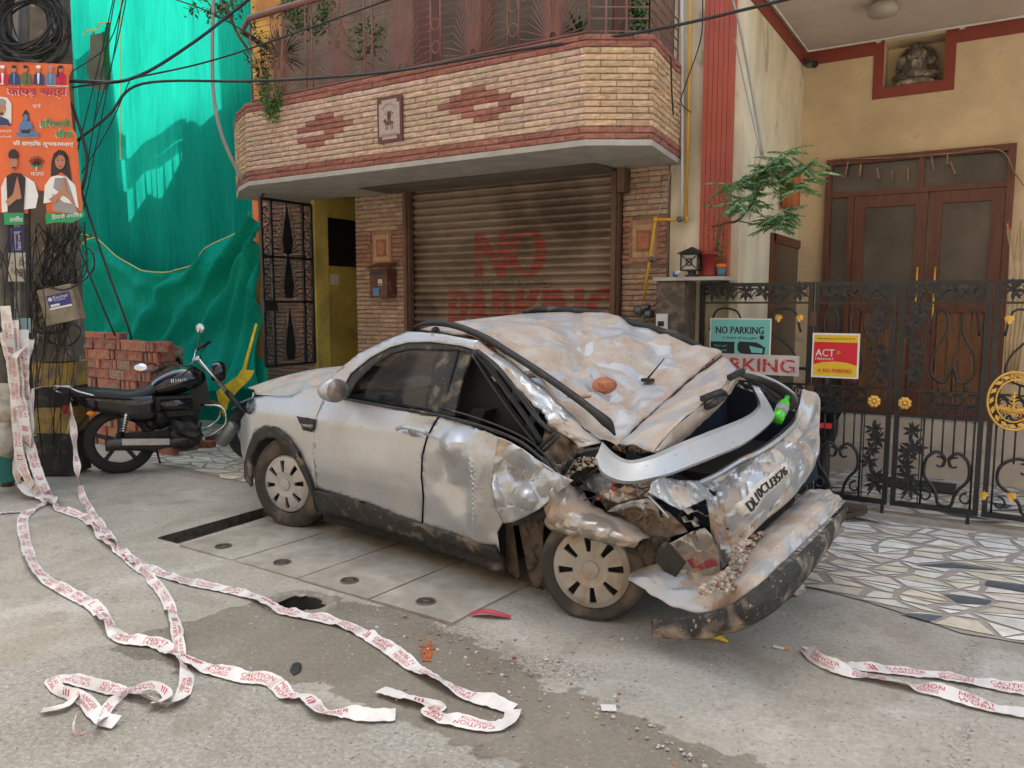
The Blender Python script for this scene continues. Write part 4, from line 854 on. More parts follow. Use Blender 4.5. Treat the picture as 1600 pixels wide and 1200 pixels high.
# ---------------------------------------------------------------- green net sheet and the shell behind it
def tarpmat(nm,c,c2):
    m=mat(nm,c,.95,c2=c2,lo=.45,hi=.75,mscale=1.2,var=.14,scale=16,stretch=(2.2,1,.16),bump=.5,bscale=22,spec=.04,bdist=.03)
    n=m.node_tree.nodes; l=m.node_tree.links; b=n['Principled BSDF']; tr=n.new('ShaderNodeBsdfTranslucent'); mx=n.new('ShaderNodeMixShader'); mx.inputs[0].default_value=.5
    l.new(b.inputs['Base Color'].links[0].from_socket,tr.inputs[0]); l.new(b.outputs[0],mx.inputs[1]); l.new(tr.outputs[0],mx.inputs[2]); l.new(mx.outputs[0],n['Material Output'].inputs['Surface']); return m
TARP=tarpmat('green_netting',(.012,.43,.34),(.008,.37,.29)); TARP2=tarpmat('green_sheet',(.015,.47,.355),(.01,.39,.29))
YT=6.6
HL=[[(p.x,p.z) for p in (PY(u,v,YT) for u,v in P)] for P in ([(138,58),(141,50),(158,47),(163,38),(181,36),(178,72),(172,95),(167,120),(160,140),(142,137),(139,100)],[(94,374),(106,368),(118,372),(124,366),(145,368),(138,390),(124,404),(112,396),(103,386)])]
tb=thing('green_safety_sheet','huge green safety sheet hanging over the building left of the stone house','tarpaulin',(-9.5,YT,0))
nx,nz_=135,290; x0,x1=-12.7,-7.55; q=MB(); G=[]
def fold(x,z):
    return .07*math.sin(x*4.6+.25*z+noise.noise(Vector((x*.8,z*.25,1)))*3)+.035*math.sin(x*13+1.5*noise.noise(Vector((x,z*.3,5))))*(.6+.4*math.sin(z))+.02*noise.noise(Vector((x*5,z*1.2,3)))+(-.12*math.exp(-((x+10.35-.03*z)/.12)**2))
for j in range(nz_+1):
    z=.0+11.6*j/nz_; G.append([(x0+(x1-x0)*i/nx,YT-.1*0+fold(x0+(x1-x0)*i/nx,z),z) for i in range(nx+1)])
def sk_(i,j):
    x=x0+(x1-x0)*(j+.5)/nx; z=11.6*(i+.5)/nz_; return any(inpoly(x,z,h) for h in HL)
q.grid(G,skip=sk_); part(q,'main_sheet',TARP,tb)
# heavy lower sheet gathered up in a swag
rows=[[(118,385),(150,372),(185,402),(215,419),(250,425),(295,414),(345,382),(398,333)],
      [(115,410),(147,410),(182,440),(214,458),(252,464),(300,450),(352,410),(400,362)],
      [(112,460),(142,465),(178,486),(212,500),(255,506),(305,490),(358,452),(401,405)],
      [(110,530),(138,535),(174,545),(212,556),(258,560),(312,548),(364,520),(402,500)],
      [(106,612),(136,612),(172,615),(212,615),(262,615),(318,612),(368,607),(403,606)]]
RW_=[[PY(u,v,6.15-.05*i+.03*j-(0 if j<4 else .25)) for i,(u,v) in enumerate(r)] for j,r in enumerate(rows)]
RW_[-1]=[Vector((p.x,p.y,max(p.z,.02))) for p in RW_[-1]]
g_=crg(RW_,16,16); m_=len(g_[0])
for j,r in enumerate(g_):
    for i,p in enumerate(r):
        t=i/(m_-1); s=j/(len(g_)-1); am=.04+.06*s
        ph=9*s+ (t-.5)*(26+10*s) + 2*noise.noise(Vector((t*3,s*3,0)))
        p.y+=am*math.sin(ph*1.3+6*abs(t-.45)*s)+.045*math.sin(30*s*(1-s*.4)+5*(t-.5)**2*8)*(1-s)
cn_=g_[0][-1].copy()
for j,r in enumerate(g_):
    for i,p in enumerate(r):
        dx,dz=cn_.x-p.x,cn_.z-p.z; dd=math.hypot(dx,dz); an=math.atan2(dz,dx); p.y+=.075*min(1,dd/1.2)*math.sin(an*26+1.5*noise.noise(Vector((p.x,p.z,2))*.9))*(.35+.65*math.exp(-(an-.9)**2*3))
q=MB(); q.grid(g_); part(q,'swagged_lower_sheet',TARP2,tb)
HEM=flat('yellow_hem_tape',(.6,.5,.12))
q=MB(); q.tube([p+Vector((0,-.012,.0)) for p in g_[0]],.006,5)
for P in HL: q.tube([(x,YT-.06,z) for x,z in P[:6]],.012,4)
q.tube(spl([PY(188,u,6.45) for u in (0,60,130,190,250)],4),.008,4); part(q,'yellow_hem',HEM,tb)
# shell of the building behind the sheet: its storey wall and railing cast the shadows that show through
SHELL=mat('olive_plaster',(.14,.2,.08),.9,var=.1)
sh=thing('building_shell','olive green building shell showing through holes in the green sheet','building',(-10,6.9,0))
ZR=lambda u,v:PY(u,v,6.80).z+.30; XR=lambda u,v:PY(u,v,6.80).x
q=MB(); top=[(40,300),(150,300),(185,310),(215,305),(235,312),(255,295),(275,300),(296,262),(300,205),(345,180),(392,150),(400,145)]
pts=[(XR(u,v),6.80,ZR(u,v)) for u,v in top]
q.poly([(p[0],6.80,0) for p in (pts[0],)]+[] +[Vector((pts[-1][0]+.0,6.80,0))]+[Vector(p) for p in reversed(pts)],back=(0,.15,0)); part(q,'storey_wall',SHELL,sh)
q=MB()
r1=[(100,262),(150,245),(170,228),(190,222),(212,222),(238,232),(262,222),(305,212)]; r2=[(100,290),(150,262),(172,248),(212,245),(238,255),(262,246),(300,240)]
for r_,rad in((r1,.075),(r2,.045)): q.tube([(XR(u,v),6.80,ZR(u,v)) for u,v in r_],rad,6)
for u in range(150,300,9): q.tube([(XR(u,255),6.80,ZR(u,310)),(XR(u,255),6.80,ZR(u,245))],.016,4)
part(q,'balcony_rail',IRON,sh)
q=MB(); q.box(XR(132,90),XR(190,90),7.1,7.3,0,PY(160,20,7.2).z); part(q,'pillar',SHELL,sh)
q=MB(); q.box(-40,-12.75,6.35,12,0,12); tag(q.build('far_left_building',GREYP),'dim grey building at the far left edge behind the utility pole','building')
# orange strip cloth and yellow tapes at the house corner
q=MB(); q.grid([[PY(394,290,6.12),PY(408,290,6.1)],[PY(396,360,6.08),PY(409,360,6.12)],[PY(400,430,6.12),PY(410,430,6.08)],[PY(402,560,6.1),PY(411,560,6.1)]]); tag(q.build('orange_cloth_strip',flat('orange_cloth',(.75,.2,.06),.8),sol=.004),'long orange cloth strip hanging at the left corner of the stone house','cloth')
q=MB(); q.poly([PY(u,v,5.45) for u,v in ((399,505),(402,507),(388,560),(384,578),(398,579),(391,592),(374,608),(357,628),(351,652),(344,640),(338,612),(352,601),(371,588),(379,575))],back=(0,.006,0))
tag(q.build('yellow_cloth',mat('yellow_cloth_fabric',(.75,.55,.03),.8,var=.2,scale=12,bump=.6,bscale=9,bdist=.05)),'bright yellow cloth strip hanging between the motorcycle and the gate leaf','cloth')
# ---------------------------------------------------------------- brick stack
YB=4.9; BX0=PY(106,560,YB).x; BX1=PY(252,560,YB).x; bv=random.Random(31)
bmeshes=[]
for k in range(12):
    q=MB(); q.col=jit(bv.choice([(.26,.085,.055),(.2,.065,.045),(.34,.12,.07),(.14,.06,.05),(.28,.17,.13)]),.25,bv)
    q.box(-.112,.112,-.036,.036,-.053,.053); q.v=[tuple(Vector(v)+Vector((bv.uniform(-.005,.005),bv.uniform(-.004,.004),bv.uniform(-.004,.004)))) for v in q.v]
    o=q.build('brick',BRICKM); md=o.modifiers.new('bev','BEVEL'); md.width=.007; md.segments=2; bmeshes.append(o)
used=0
def putbrick(x,y,z,rz,label,tilt=0):
    global used
    if used<12: o=bmeshes[used]
    else: o=bmeshes[bv.randrange(12)].copy(); COL.objects.link(o)
    used+=1; o.location=(x,y,z); o.rotation_euler=(tilt,bv.uniform(-.02,.02),rz); tag(o,label,'brick','red bricks piled behind the motorcycle')
ORD=['first','second','third','fourth','fifth','sixth','seventh','eighth','ninth','tenth','eleventh','twelfth','thirteenth','fourteenth','fifteenth','sixteenth','seventeenth','eighteenth']
ztop=PY(190,527,YB).z; nrow=int(ztop/.109); ztp=nrow*.109
for row in range(nrow):
    x=BX0+bv.uniform(-.02,.05); n=0; zz=.056+row*.109
    while x<BX1-.03:
        hdr=bv.random()<.5; w_=.076 if hdr else .228; t=(x-BX0)/(BX1-BX0)
        if not(row==nrow-1 and .62<t<.8 and False): putbrick(x+w_/2,YB+(.075 if hdr else 0)+bv.uniform(-.012,.012),zz,(math.pi/2 if hdr else 0)+bv.uniform(-.05,.05),'red brick, %s from the left in the %s course below the pile top'%(ORD[min(n,17)],ORD[nrow-1-row]))
        x+=w_+.004; n+=1
for (x,y,rz,lb) in ((BX0+.42,YB+.05,.1,'left'),(BX0+.62,YB+.07,.05,'middle'),(BX0+.95,YB+.04,.15,'right')): putbrick(x,y,ztp+.04,rz,'loose red brick lying flat on the pile, %s of three'%lb,math.pi/2)
for (u,v,rz,lb) in ((300,700,.3,'farthest right'),(270,705,1.2,'between the exhaust and the ground'),(148,737,.2,'left of the rear wheel'),(262,690,2,'behind the exhaust pipe'),(318,690,.8,'by the front of the engine')):
    p=PZ(u,v,.035); putbrick(p.x-.05,p.y+.2,.045,rz,'loose red brick on the paving under the motorcycle, '+lb,math.pi/2)
bk=MB(); bk.box(BX0+.06,BX1-.06,YB+.12,YB+.3,0,ztp-.06); o=tag(bk.build('brick_stack_core',BRICKM),'rear mass of the brick pile behind the motorcycle','bricks',kind='stuff')
# ---------------------------------------------------------------- utility pole
DP=7.02
def PQ(u,v,d=0): return PD(u,v,DP+d)
pb=PZ(84,745); px=Rt; py=Fw
POLE=mat('weathered_concrete_pole',(.20,.165,.125),.9,c2=(.10,.085,.07),lo=.45,hi=.65,mscale=3,var=.2,bump=.5,c3=(.34,.3,.25),lo3=.62,hi3=.72,s3=12)
PYEL=mat('worn_yellow_paint',(.42,.27,.06),.85,c2=(.22,.17,.11),lo=.45,hi=.6,mscale=9,var=.2); PBLK=mat('worn_black_paint',(.035,.03,.028),.8,c2=(.12,.1,.08),lo=.5,hi=.7,mscale=8,var=.3)
po=thing('utility_pole','square concrete utility pole with worn black and yellow bands and tangled cables','pole',(pb.x,pb.y,0))
def polebox(mb,u0,u1,v0,v1,v2,v3,dep,mi=0): # u range, bottom v, top v
    b0,b1,t0,t1=PQ(u0,v0),PQ(u1,v0),PQ(v2,v1),PQ(v3,v1)
    mb.add([b0,b1,b1+Fw*dep,b0+Fw*dep,t0,t1,t1+Fw*dep,t0+Fw*dep],[(0,1,5,4),(1,2,6,5),(2,3,7,6),(3,0,4,7),(4,5,6,7),(0,3,2,1)],mi=mi)
q=MB(); polebox(q,50,106,565,-400,38,62,.3); part(q,'shaft',POLE,po)
zc=[567,605,637,677,742]
for k in range(4):
    q=MB(); polebox(q,51-(k),107+k*2.2,zc[k+1],zc[k],50-(k-1 if k else 0),107+(k-1)*2.2 if k else 107,.32); part(q,'painted_band',[PYEL,PBLK,PYEL,PBLK][k],po)
q=MB(); q.tube([PQ(12,760,-.35),PQ(5,-300,-.35)],.055,12); q.tube([PQ(42,750,-.2),PQ(34,-300,-.2)],.045,12); part(q,'steel_conduit',mat('grey_steel_conduit',(.13,.125,.12),.7,metal=.3,var=.25,c2=(.25,.2,.15),lo=.55,hi=.7,mscale=5),po)
q=MB(); polebox(q,52,100,450,430,52,98,-.06); polebox(q,15,60,455,440,15,60,-.06); part(q,'crossarm',POLE,po)
# stickers on the pole
q=MB()
def psheet(mb,u0,v0,u1,v1,d,mi=0): mb.poly([PQ(u0,v1,d),PQ(u1,v1,d),PQ(u1,v0,d),PQ(u0,v0,d)],mi=mi)
VI=flat('violet_sticker',(.05,.05,.22)); PAP=mat('torn_paper',(.5,.46,.38),.9,c2=(.25,.2,.15),lo=.5,hi=.6,mscale=14)
psheet(q,16,355,37,395,-.412,0); psheet(q,13,395,40,440,-.411,1); psheet(q,24,497,48,520,-.27,2)
vs,fs,Wt=text2d('Excitel'); q.add([PQ(33-b*7,362+a/Wt*28,-.416) for a,b in vs],fs,mi=3); vs,fs,Wt=text2d('Broadband'); q.add([PQ(25-b*4,362+a/Wt*28,-.416) for a,b in vs],fs,mi=3); vs,fs,Wt=text2d('ICE LD'); q.add([PQ(36-b*6,402+a/Wt*30,-.416) for a,b in vs],fs,mi=4)
part(q,'sticker',[VI,PAP,flat('pale_blue_label',(.3,.45,.5)),WH,INK],po)
# coil and hanging cables
q=MB(); rc=random.Random(8); c0=PQ(48,38,-.38)
for k in range(26):
    r=rc.uniform(.2,.36); ox,oz=rc.uniform(-.05,.05),rc.uniform(-.05,.05); e_=rc.uniform(.85,1.05); td=rc.uniform(-.12,.05)
    q.tube([c0+Rt*(ox+math.cos(t)*r)+Vector((0,0,oz+math.sin(t)*r*e_))+Fw*(td+.04*math.sin(t*2+k)) for t in [j*math.pi/12 for j in range(24)]],rc.choice((.006,.008,.011)),5,closed=True)
tag(q.build('cable_coil',CABLE),'large coil of black cable hung at the top of the utility pole','cable coil')
def cable(pts,r,label,n=8,m=CABLE,nm='cable',grp=None):
    q=MB(); q.tube(spl(pts,n),r,6); return tag(q.build(nm,m),label,'cable',grp)
rc=random.Random(5); q=MB()
for k in range(46):
    u=rc.uniform(55,135); v=rc.uniform(345,365); u2=rc.uniform(50,110); v2=rc.uniform(440,470)
    q.tube(spl([PQ(u,v,rc.uniform(-.25,-.05)),PQ((u+u2)/2+rc.uniform(-30,35),(v+v2)/2+rc.uniform(0,30),rc.uniform(-.3,-.1)),PQ(u2,v2,rc.uniform(-.25,-.1))],6),rc.choice((.003,.0045,.006)),4)
for k in range(30):
    u=rc.uniform(48,110); v=rc.uniform(450,480); u2=u+rc.uniform(-35,30); v2=v+rc.uniform(40,260)
    q.tube(spl([PQ(u,v,-.12),PQ((u+u2)/2+rc.uniform(-25,25),(v+v2)/2,-.15-rc.random()*.1),PQ(u2,v2,-.1)],6),rc.choice((.003,.0045)),4)
for k in range(12):
    u=rc.uniform(-20,45); q.tube(spl([PQ(u,rc.uniform(330,420),-.45),PQ(u+rc.uniform(-20,30),rc.uniform(430,480),-.5),PQ(u+rc.uniform(-30,50),rc.uniform(480,640),-.45)],6),.005,4)
for k in range(14):
    c=PQ(rc.uniform(62,105),rc.uniform(450,530),-.12); r=rc.uniform(.06,.2); q.tube([c+Rt*math.cos(t)*r+Vector((0,0,math.sin(t)*r*.7))+Fw*.03*math.sin(3*t) for t in [j*math.pi/8 for j in range(16)]],.004,4,closed=True)
o=tag(q.build('cable_tangle',CABLE),'dense tangle of thin black wires round the middle of the utility pole','cables'); o['kind']='stuff'
bx=thing('junction_box','dusty beige junction box with a violet Excitel label hanging tilted on the pole','box',PQ(98,476,-.28))
ca,sa=math.cos(R_(12)),math.sin(R_(12)); ux=Rt*ca+Vector((0,0,sa)); uz=Vector((0,0,ca))-Rt*sa
BEI=mat('dusty_beige_plastic',(.27,.22,.155),.8,var=.2,c2=(.15,.12,.09),lo=.5,hi=.7,mscale=9)
q=MB(); q.obox((0,0,0),ux*.145,Fw*.05,uz*.15); q.obox(-Fw*.057,ux*.15,Fw*.006,uz*.155)
for k in range(12): q.obox(-ux*.125-Fw*.066+uz*(-.13+k*.024),ux*.018,Fw*.003,uz*.008)
q.build('case',BEI,bx); q=MB(); o_=-Fw*.0665+uz*.03+ux*.02
q.obox(o_,ux*.1,Fw*.002,uz*.062,mi=0); f_=o_-Fw*.0032
q.text('Excitel',f_-ux*.045+uz*.022,ux,uz,.026,.125,mi=1,res=2); q.text('Broadband',f_-ux*.045+uz*.004,ux,uz,.014,.1,mi=1); q.obox(f_-ux*.045-uz*.03,ux*.04,Fw*.0006,uz*.01,mi=1); q.obox(f_-uz*.055,ux*.098,Fw*.0006,uz*.008,mi=1); q.lathe([(.018,-.0008),(.018,.0008)],f_-ux*.075+uz*.025,-Fw,14,mi=1); q.build('label',[VI,WH],bx)
# long cables across the street front
def CP(u,v,d): return PD(u,v,d)
HW='overhead cables strung from the utility pole'
cable([CP(-60,130,6.6),CP(110,127,6.6),CP(205,123,6.9),CP(300,68,7.2),CP(395,-6,7.5)],.015,'thick black cable rising from the pole past the left corner of the balcony',grp=HW)
cable([CP(118,222,6.6),CP(170,180,6.6),CP(222,131,6.7),CP(385,127,6.6),CP(480,123,6.5),CP(620,111,6.3),CP(800,80,6.0),CP(1020,47,5.7),CP(1260,-8,5.3)],.011,'long black cable running across the front of the balcony to the upper right',grp=HW)
cable([CP(205,123,6.85),CP(330,95,7.0),CP(480,45,7.0),CP(620,-5,6.8)],.008,'thin cable climbing from the pole across the balcony railing',grp=HW)
cable([CP(112,137,6.6),CP(160,130,6.7),CP(205,124,6.85)],.008,'short thin cable just below the thick one beside the banner',grp=HW)
for k,(a_,b_,c_) in enumerate((((196,-10),(168,70),(108,115)),((180,-5),(160,110),(138,250)),((192,-5),(175,100),(130,330)),((198,-5),(180,80),(145,200)),((203,125),(170,200),(128,270)),((178,-5),(150,120),(120,240)))):
    cable([CP(*a_,7.0),CP(*b_,6.9),CP(*c_,6.7)],.005,['wire slanting from the top edge down to the banner corner, leftmost of its bunch','thin wire falling steeply behind the banner edge, second of its bunch','thin wire falling to the pole middle, longest of its bunch','thin wire falling steeply, rightmost of its bunch','thin wire dropping from the cable joint to the banner','thin wire hugging the right edge of the banner'][k],grp='thin wires falling to the pole')
cable([CP(112,160,6.6),CP(135,240,6.55),CP(130,290,6.55),CP(118,310,6.6)],.014,'thick black cable curving down along the right edge of the banner',grp=HW)
cable([CP(128,300,6.6),CP(160,400,6.6),CP(200,510,6.7),CP(205,530,6.8)],.011,'black stay wire slanting down to the brick pile, right one of two',grp='stay wires'); cable([CP(110,350,6.6),CP(140,430,6.6),CP(180,525,6.8)],.009,'black stay wire slanting down to the brick pile, left one of two',grp='stay wires')
cable([CP(72,447,6.7),CP(100,453,6.6),CP(128,440,6.6),CP(146,420,6.6),CP(145,395,6.6),CP(132,385,6.7)],.008,'black cable looping over the tilted junction box')
HOSE=flat('grey_hose',(.3,.29,.27)); cable([CP(334,-10,7.6),CP(332,60,7.6),CP(334,150,7.6),CP(348,215,7.6),CP(378,282,7.75)],.018,'pale grey hose hanging down in front of the green sheet',m=HOSE,nm='hose')
cable([CP(262,-5,7.4),CP(330,20,7.4),CP(400,60,7.5)],.006,'thin wire crossing the green sheet near the top'); cable([CP(352,5,7.4),CP(370,50,7.5),CP(386,75,7.6)],.014,'bare grey twig like bracket pole at the top of the green sheet',m=BARK,nm='bracket_pole')
cable([PY(1142,-10,6.2),PY(1155,40,6.2),PY(1178,160,6.2),PY(1192,242,6.1)],.01,'pale beige cable hanging beside the red column, thicker one',m=HOSE); cable([PY(1148,60,6.2),PY(1165,140,6.2),PY(1189,242,6.1)],.005,'thin pale wire hanging beside the red column',m=HOSE)
cable([PY(1098,-5,6.2),PY(1095,60,6.2),PY(1072,130,6.2),PY(1064,160,6.2),PY(1080,176,6.2)],.005,'loose thin wire curling on the cream wall beside the gas pipe'); cable([PY(1066,-5,6.26),PY(1066,340,6.26)],.014,'grey conduit running straight up beside the yellow gas pipe',m=WHITEP,nm='conduit')
cable([PY(1050,255,6.2),PY(1040,300,6.2),PY(1026,340,6.16)],.004,'thin string tied from the balcony corner to the gas pipe',m=HOSE,nm='string'); cable([PY(1048,88,5.3),PY(1050,150,5.5),PY(1052,180,5.6)],.006,'dark wire knotted at the right corner of the balcony')
# ---------------------------------------------------------------- banner on the pole
BN=thing('political_banner','torn orange festival banner with Hindi lettering and portraits tied to the pole','banner',PD(60,220,6.5))
B0=Vector(BN.location)
def BP_(u,v,l=0): return PD(u,v,6.52+.006*math.sin(u*.06+v*.012)+.004*math.sin(v*.05)-l*1.6)-B0
def bpoly(mb,P,l,mi): mb.add([BP_(u,v,l) for u,v in P],[tuple(range(len(P)))],mi=mi)
def bell(mb,u,v,a,b,l,mi,n=14): bpoly(mb,[(u+math.cos(k*6.283/n)*a,v+math.sin(k*6.283/n)*b) for k in range(n)],l,mi)
def btx(mb,s,u0,vb,u1,h,l,mi,dv=0,res=2):
    vs,fs,W=text2d(s,res); mb.add([BP_(u0+(u1-u0)*a/W,vb-b*h+dv*a/W,l) for a,b in vs],fs,mi=mi)
def edge(v):  # right edge
    return 113-1*(v-100)*0+ (0 if v<130 else (v-130)*.085) - (5 if 110<v<200 else 0)
q=MB(); N=26; G=[]
for j in range(N+1):
    v=96+236*j/N; G.append([BP_(-70+(edge(v)+70)*i/14,v+(.04*(-70+(edge(v)+70)*i/14)) ) for i in range(15)])
def skb(i,j):
    u=-70+200*(j+.5)/15; v=96+236*(i+.5)/N; return v>292 and 33<u<66+(v-292)*.1
q.grid(G,skip=skb); ORB=mat('orange_banner_print',(.75,.15,.045),.55,var=.06,scale=2,c2=(.62,.14,.06),mscale=3,bump=.4,bscale=9,bdist=.03)
q.build('banner_sheet',ORB,BN,sol=.002,off=1)
MB_=[flat('banner_crimson',(.5,.02,.06)),flat('banner_white',(.75,.74,.72)),flat('banner_green',(.02,.30,.12)),flat('banner_skin',(.45,.2,.12)),flat('banner_black',(.03,.025,.03)),flat('banner_blue_grey',(.1,.2,.38)),flat('banner_navy',(.03,.05,.16)),flat('banner_pale',(.72,.7,.66)),flat('banner_olive',(.12,.14,.07)),flat('banner_grey',(.3,.28,.28))]
CRI,WHT,GRN,SKN,BLK,BLU,NAV,PAL,OLV,GRY=range(10)
q=MB(); a=.006
q.add([BP_(-70,128,a*.6),BP_(107,134,a*.6),BP_(107,135.5,a*.6),BP_(-70,129.5,a*.6)],[(0,1,2,3)],mi=WHT)
for k,(u,c,t) in enumerate(((4,CRI,WHT),(22,NAV,BLU),(40,OLV,OLV),(60,NAV,WHT),(79,BLU,GRY),(95,CRI,CRI))):
    bpoly(q,[(u-9,132),(u-7,117),(u-3,113),(u+3,113),(u+8,118),(u+9,133)],a,c); bell(q,u,108,3.6,5,a*1.3,SKN); bell(q,u,104.5,3.9,2.6,a*1.5,WHT if k in(0,3) else GRY if k==4 else BLK); bpoly(q,[(u-2,114),(u+2,114),(u+1,131),(u-1,131)],a*1.4,t)
    if k==5: bpoly(q,[(u-5,104),(u-3,103),(u-3,120),(u-7,120)],a*1.4,BLK)
q.build('portrait_row',MB_,BN)
q=MB()
for dx,l,mi in((0,a,WHT),(.0,a*1.4,CRI)):
    e=1.5 if mi==WHT else 0
    btx(q,'कांवड़ यात्रा',12-e,152+e,103+e,17+e,l,mi); btx(q,'कांवड़ यात्रा',13-e,152.8+e,104+e,17+e,l,mi)
btx(q,'एवं',51,170,64,8,a,WHT); btx(q,'हिरयाली',61,201,110,16,a,WHT); btx(q,'हिरयाली',62,200,109.5,15,a*1.4,GRN); btx(q,'हिरयाली',62.8,200.6,110,15,a*1.5,GRN); btx(q,'तीज',86,216,114,15,a,WHT); btx(q,'तीज',87,215.4,113.4,14,a*1.4,GRN); btx(q,'तीज',87.8,216,114,14,a*1.5,GRN)
btx(q,'की हार्दिक शुभकामनाएं',20,229,114,10,a,WHT,2); btx(q,'की हार्दिक शुभकामनाएं',20.6,229.4,114.6,10,a,WHT,2); btx(q,'भाजपा',48,275,69,6,a,WHT); btx(q,'नेता कार्यकर्ता',-26,208,18,6,a,WHT); btx(q,'सदस्य दिल्ली',-22,216,18,4,a,WHT)
q.build('lettering',MB_,BN)
# portrait medallion, seated blue figure, lotus
q=MB(); bpoly(q,[(-10,156),(2,151),(12,153),(18,162),(18,192),(12,197),(-10,197)],a*.8,PAL); bell(q,2,170,8,12,a,SKN); bell(q,1,160,9,6,a*1.3,GRY); bpoly(q,[(-12,196),(-8,186),(2,182),(13,187),(17,196)],a*1.3,NAV); bpoly(q,[(-3,176),(6,176),(5,178.5),(-2,178.5)],a*1.6,BLK); q.build('portrait_medallion',MB_,BN)
q=MB(); bell(q,40,184,4,5.5,a*1.2,BLU); bpoly(q,[(35,180),(38,174),(41,171),(44,176),(46,188),(43,192),(37,192)],a,BLK); bpoly(q,[(31,193),(36,189),(45,189),(50,194),(52,205),(46,200),(46,207),(35,207),(34,200),(28,206)],a*1.3,BLU); bpoly(q,[(24,209),(32,204),(40,206),(48,204),(62,208),(60,212),(40,213),(27,212)],a*1.5,BLU); bpoly(q,[(34,203),(46,203),(47,208),(33,208)],a*1.7,BLK); bpoly(q,[(26,213),(62,213),(56,216),(30,216)],a,GRY); q.build('seated_figure',MB_,BN)
q=MB()
for ang in (-62,-38,-14,14,38,62):
    r=R_(ang); tip=(57+math.sin(r)*14,257-math.cos(r)*13); q.tube([BP_(57+math.cos(r)*2.5,257+math.sin(r)*2,a),BP_((57+tip[0])/2+math.cos(r)*3,(257+tip[1])/2+math.sin(r)*3,a),BP_(*tip,a),BP_((57+tip[0])/2-math.cos(r)*3,(257+tip[1])/2-math.sin(r)*3,a),BP_(57-math.cos(r)*2.5,257-math.sin(r)*2,a)],.003,4,mi=BLK)
bpoly(q,[(46,256),(57,260),(68,256),(62,262),(57,263),(52,262)],a*1.2,GRN); q.tube([BP_(57,261,a),BP_(57,267,a)],.005,4,mi=WHT); q.build('lotus_emblem',MB_,BN)
# two large figures with joined hands
q=MB(); bpoly(q,[(3,332),(2,292),(8,278),(20,271),(32,272),(44,278),(54,285),(60,305),(56,325)],a*.9,WHT); bpoly(q,[(12,332),(10,275),(20,270),(33,271),(40,278),(37,332)],a*1.2,BLK); bell(q,21,254,6.5,12,a*1.4,SKN); bell(q,21,242,8,9,a*1.2,BLK); bell(q,21,244,7,4,a*1.7,BLK); bpoly(q,[(18,261),(25,261),(24,263),(19,263)],a*1.9,BLK); bpoly(q,[(23,292),(27,275),(31,292),(34,310),(28,312),(20,305)],a*1.8,SKN); bpoly(q,[(8,315),(22,302),(28,310),(14,322)],a*1.7,SKN); q.build('man_figure',MB_,BN)
q=MB(); bpoly(q,[(79,300),(80,255),(84,240),(92,234),(101,236),(107,246),(111,275),(116,305),(104,275),(94,268),(84,278)],a*.8,BLK); bpoly(q,[(68,318),(70,290),(80,276),(90,274),(104,276),(118,290),(123,325),(110,318),(90,314)],a*1.0,WHT); bpoly(q,[(84,330),(82,300),(86,278),(104,278),(112,300),(122,335)],a*1.2,GRY); bell(q,94,252,8,12.5,a*1.5,SKN); bpoly(q,[(84,250),(87,241),(94,237),(101,240),(104,250),(98,243),(92,242),(87,248)],a*1.8,BLK)
bpoly(q,[(91.5,259),(97.5,258.6),(96,261),(93,261)],a*1.9,CRI); 
for x in(90.5,97.5): bell(q,x,250.5,1.4,.8,a*1.9,BLK,8)
bpoly(q,[(97,294),(100,273),(103,294),(107,302),(99,305),(93,300)],a*1.8,SKN); bpoly(q,[(76,312),(97,296),(100,302),(86,318)],a*1.7,SKN); bpoly(q,[(104,297),(112,308),(118,322),(112,318),(102,303)],a*1.7,SKN); q.build('woman_figure',MB_,BN)
for P,s,u0,vb,u1 in (([(6,333),(37,332),(37,351),(7,351)],'अभिषेक',15,347,36),([(71,333),(102,334),(131,329),(133,338),(112,348),(92,347),(72,350)],'िहमानी अभिषेक',81,344,129)):
    q=MB(); q.add([BP_(u,v,.004) for u,v in P],[tuple(range(len(P)))],mi=GRN); btx(q,s,u0,vb,u1,9,.012,WHT,-4 if u0>50 else 0); q.build('green_name_strip',MB_,BN)
# ---------------------------------------------------------------- sacks at far left
SACK=mat('dirty_white_sack',(.42,.37,.3),.85,var=.25,scale=10,bump=.7,bscale=25); q=MB(); rs=random.Random(4)
for k,(u,v,d,r,lb) in enumerate(((4,640,-.5,.2,'dirty white sack, upper one at the far left edge'),(2,690,-.6,.21,'stained beige sack, lower one at the far left edge'))):
    c=PQ(u,v,d); q=MB(); q.rock((0,0,0),r,rs,(1,.8,1.1),sub=3); o=q.build('sack',SACK); o.location=c; tag(o,lb,'sack')
    for p_ in o.data.polygons: p_.use_smooth=True
c=PQ(10,728,-.6); q=MB(); q.box(-.12,.1,-.1,.1,-.12,.12); q.box(-.13,.11,-.11,.11,.12,.14,1); o=q.build('plastic_crate',[flat('green_crate',(.03,.16,.13)),SACK]); o.location=c; tag(o,'dark green plastic crate under the sacks at the far left edge','crate')
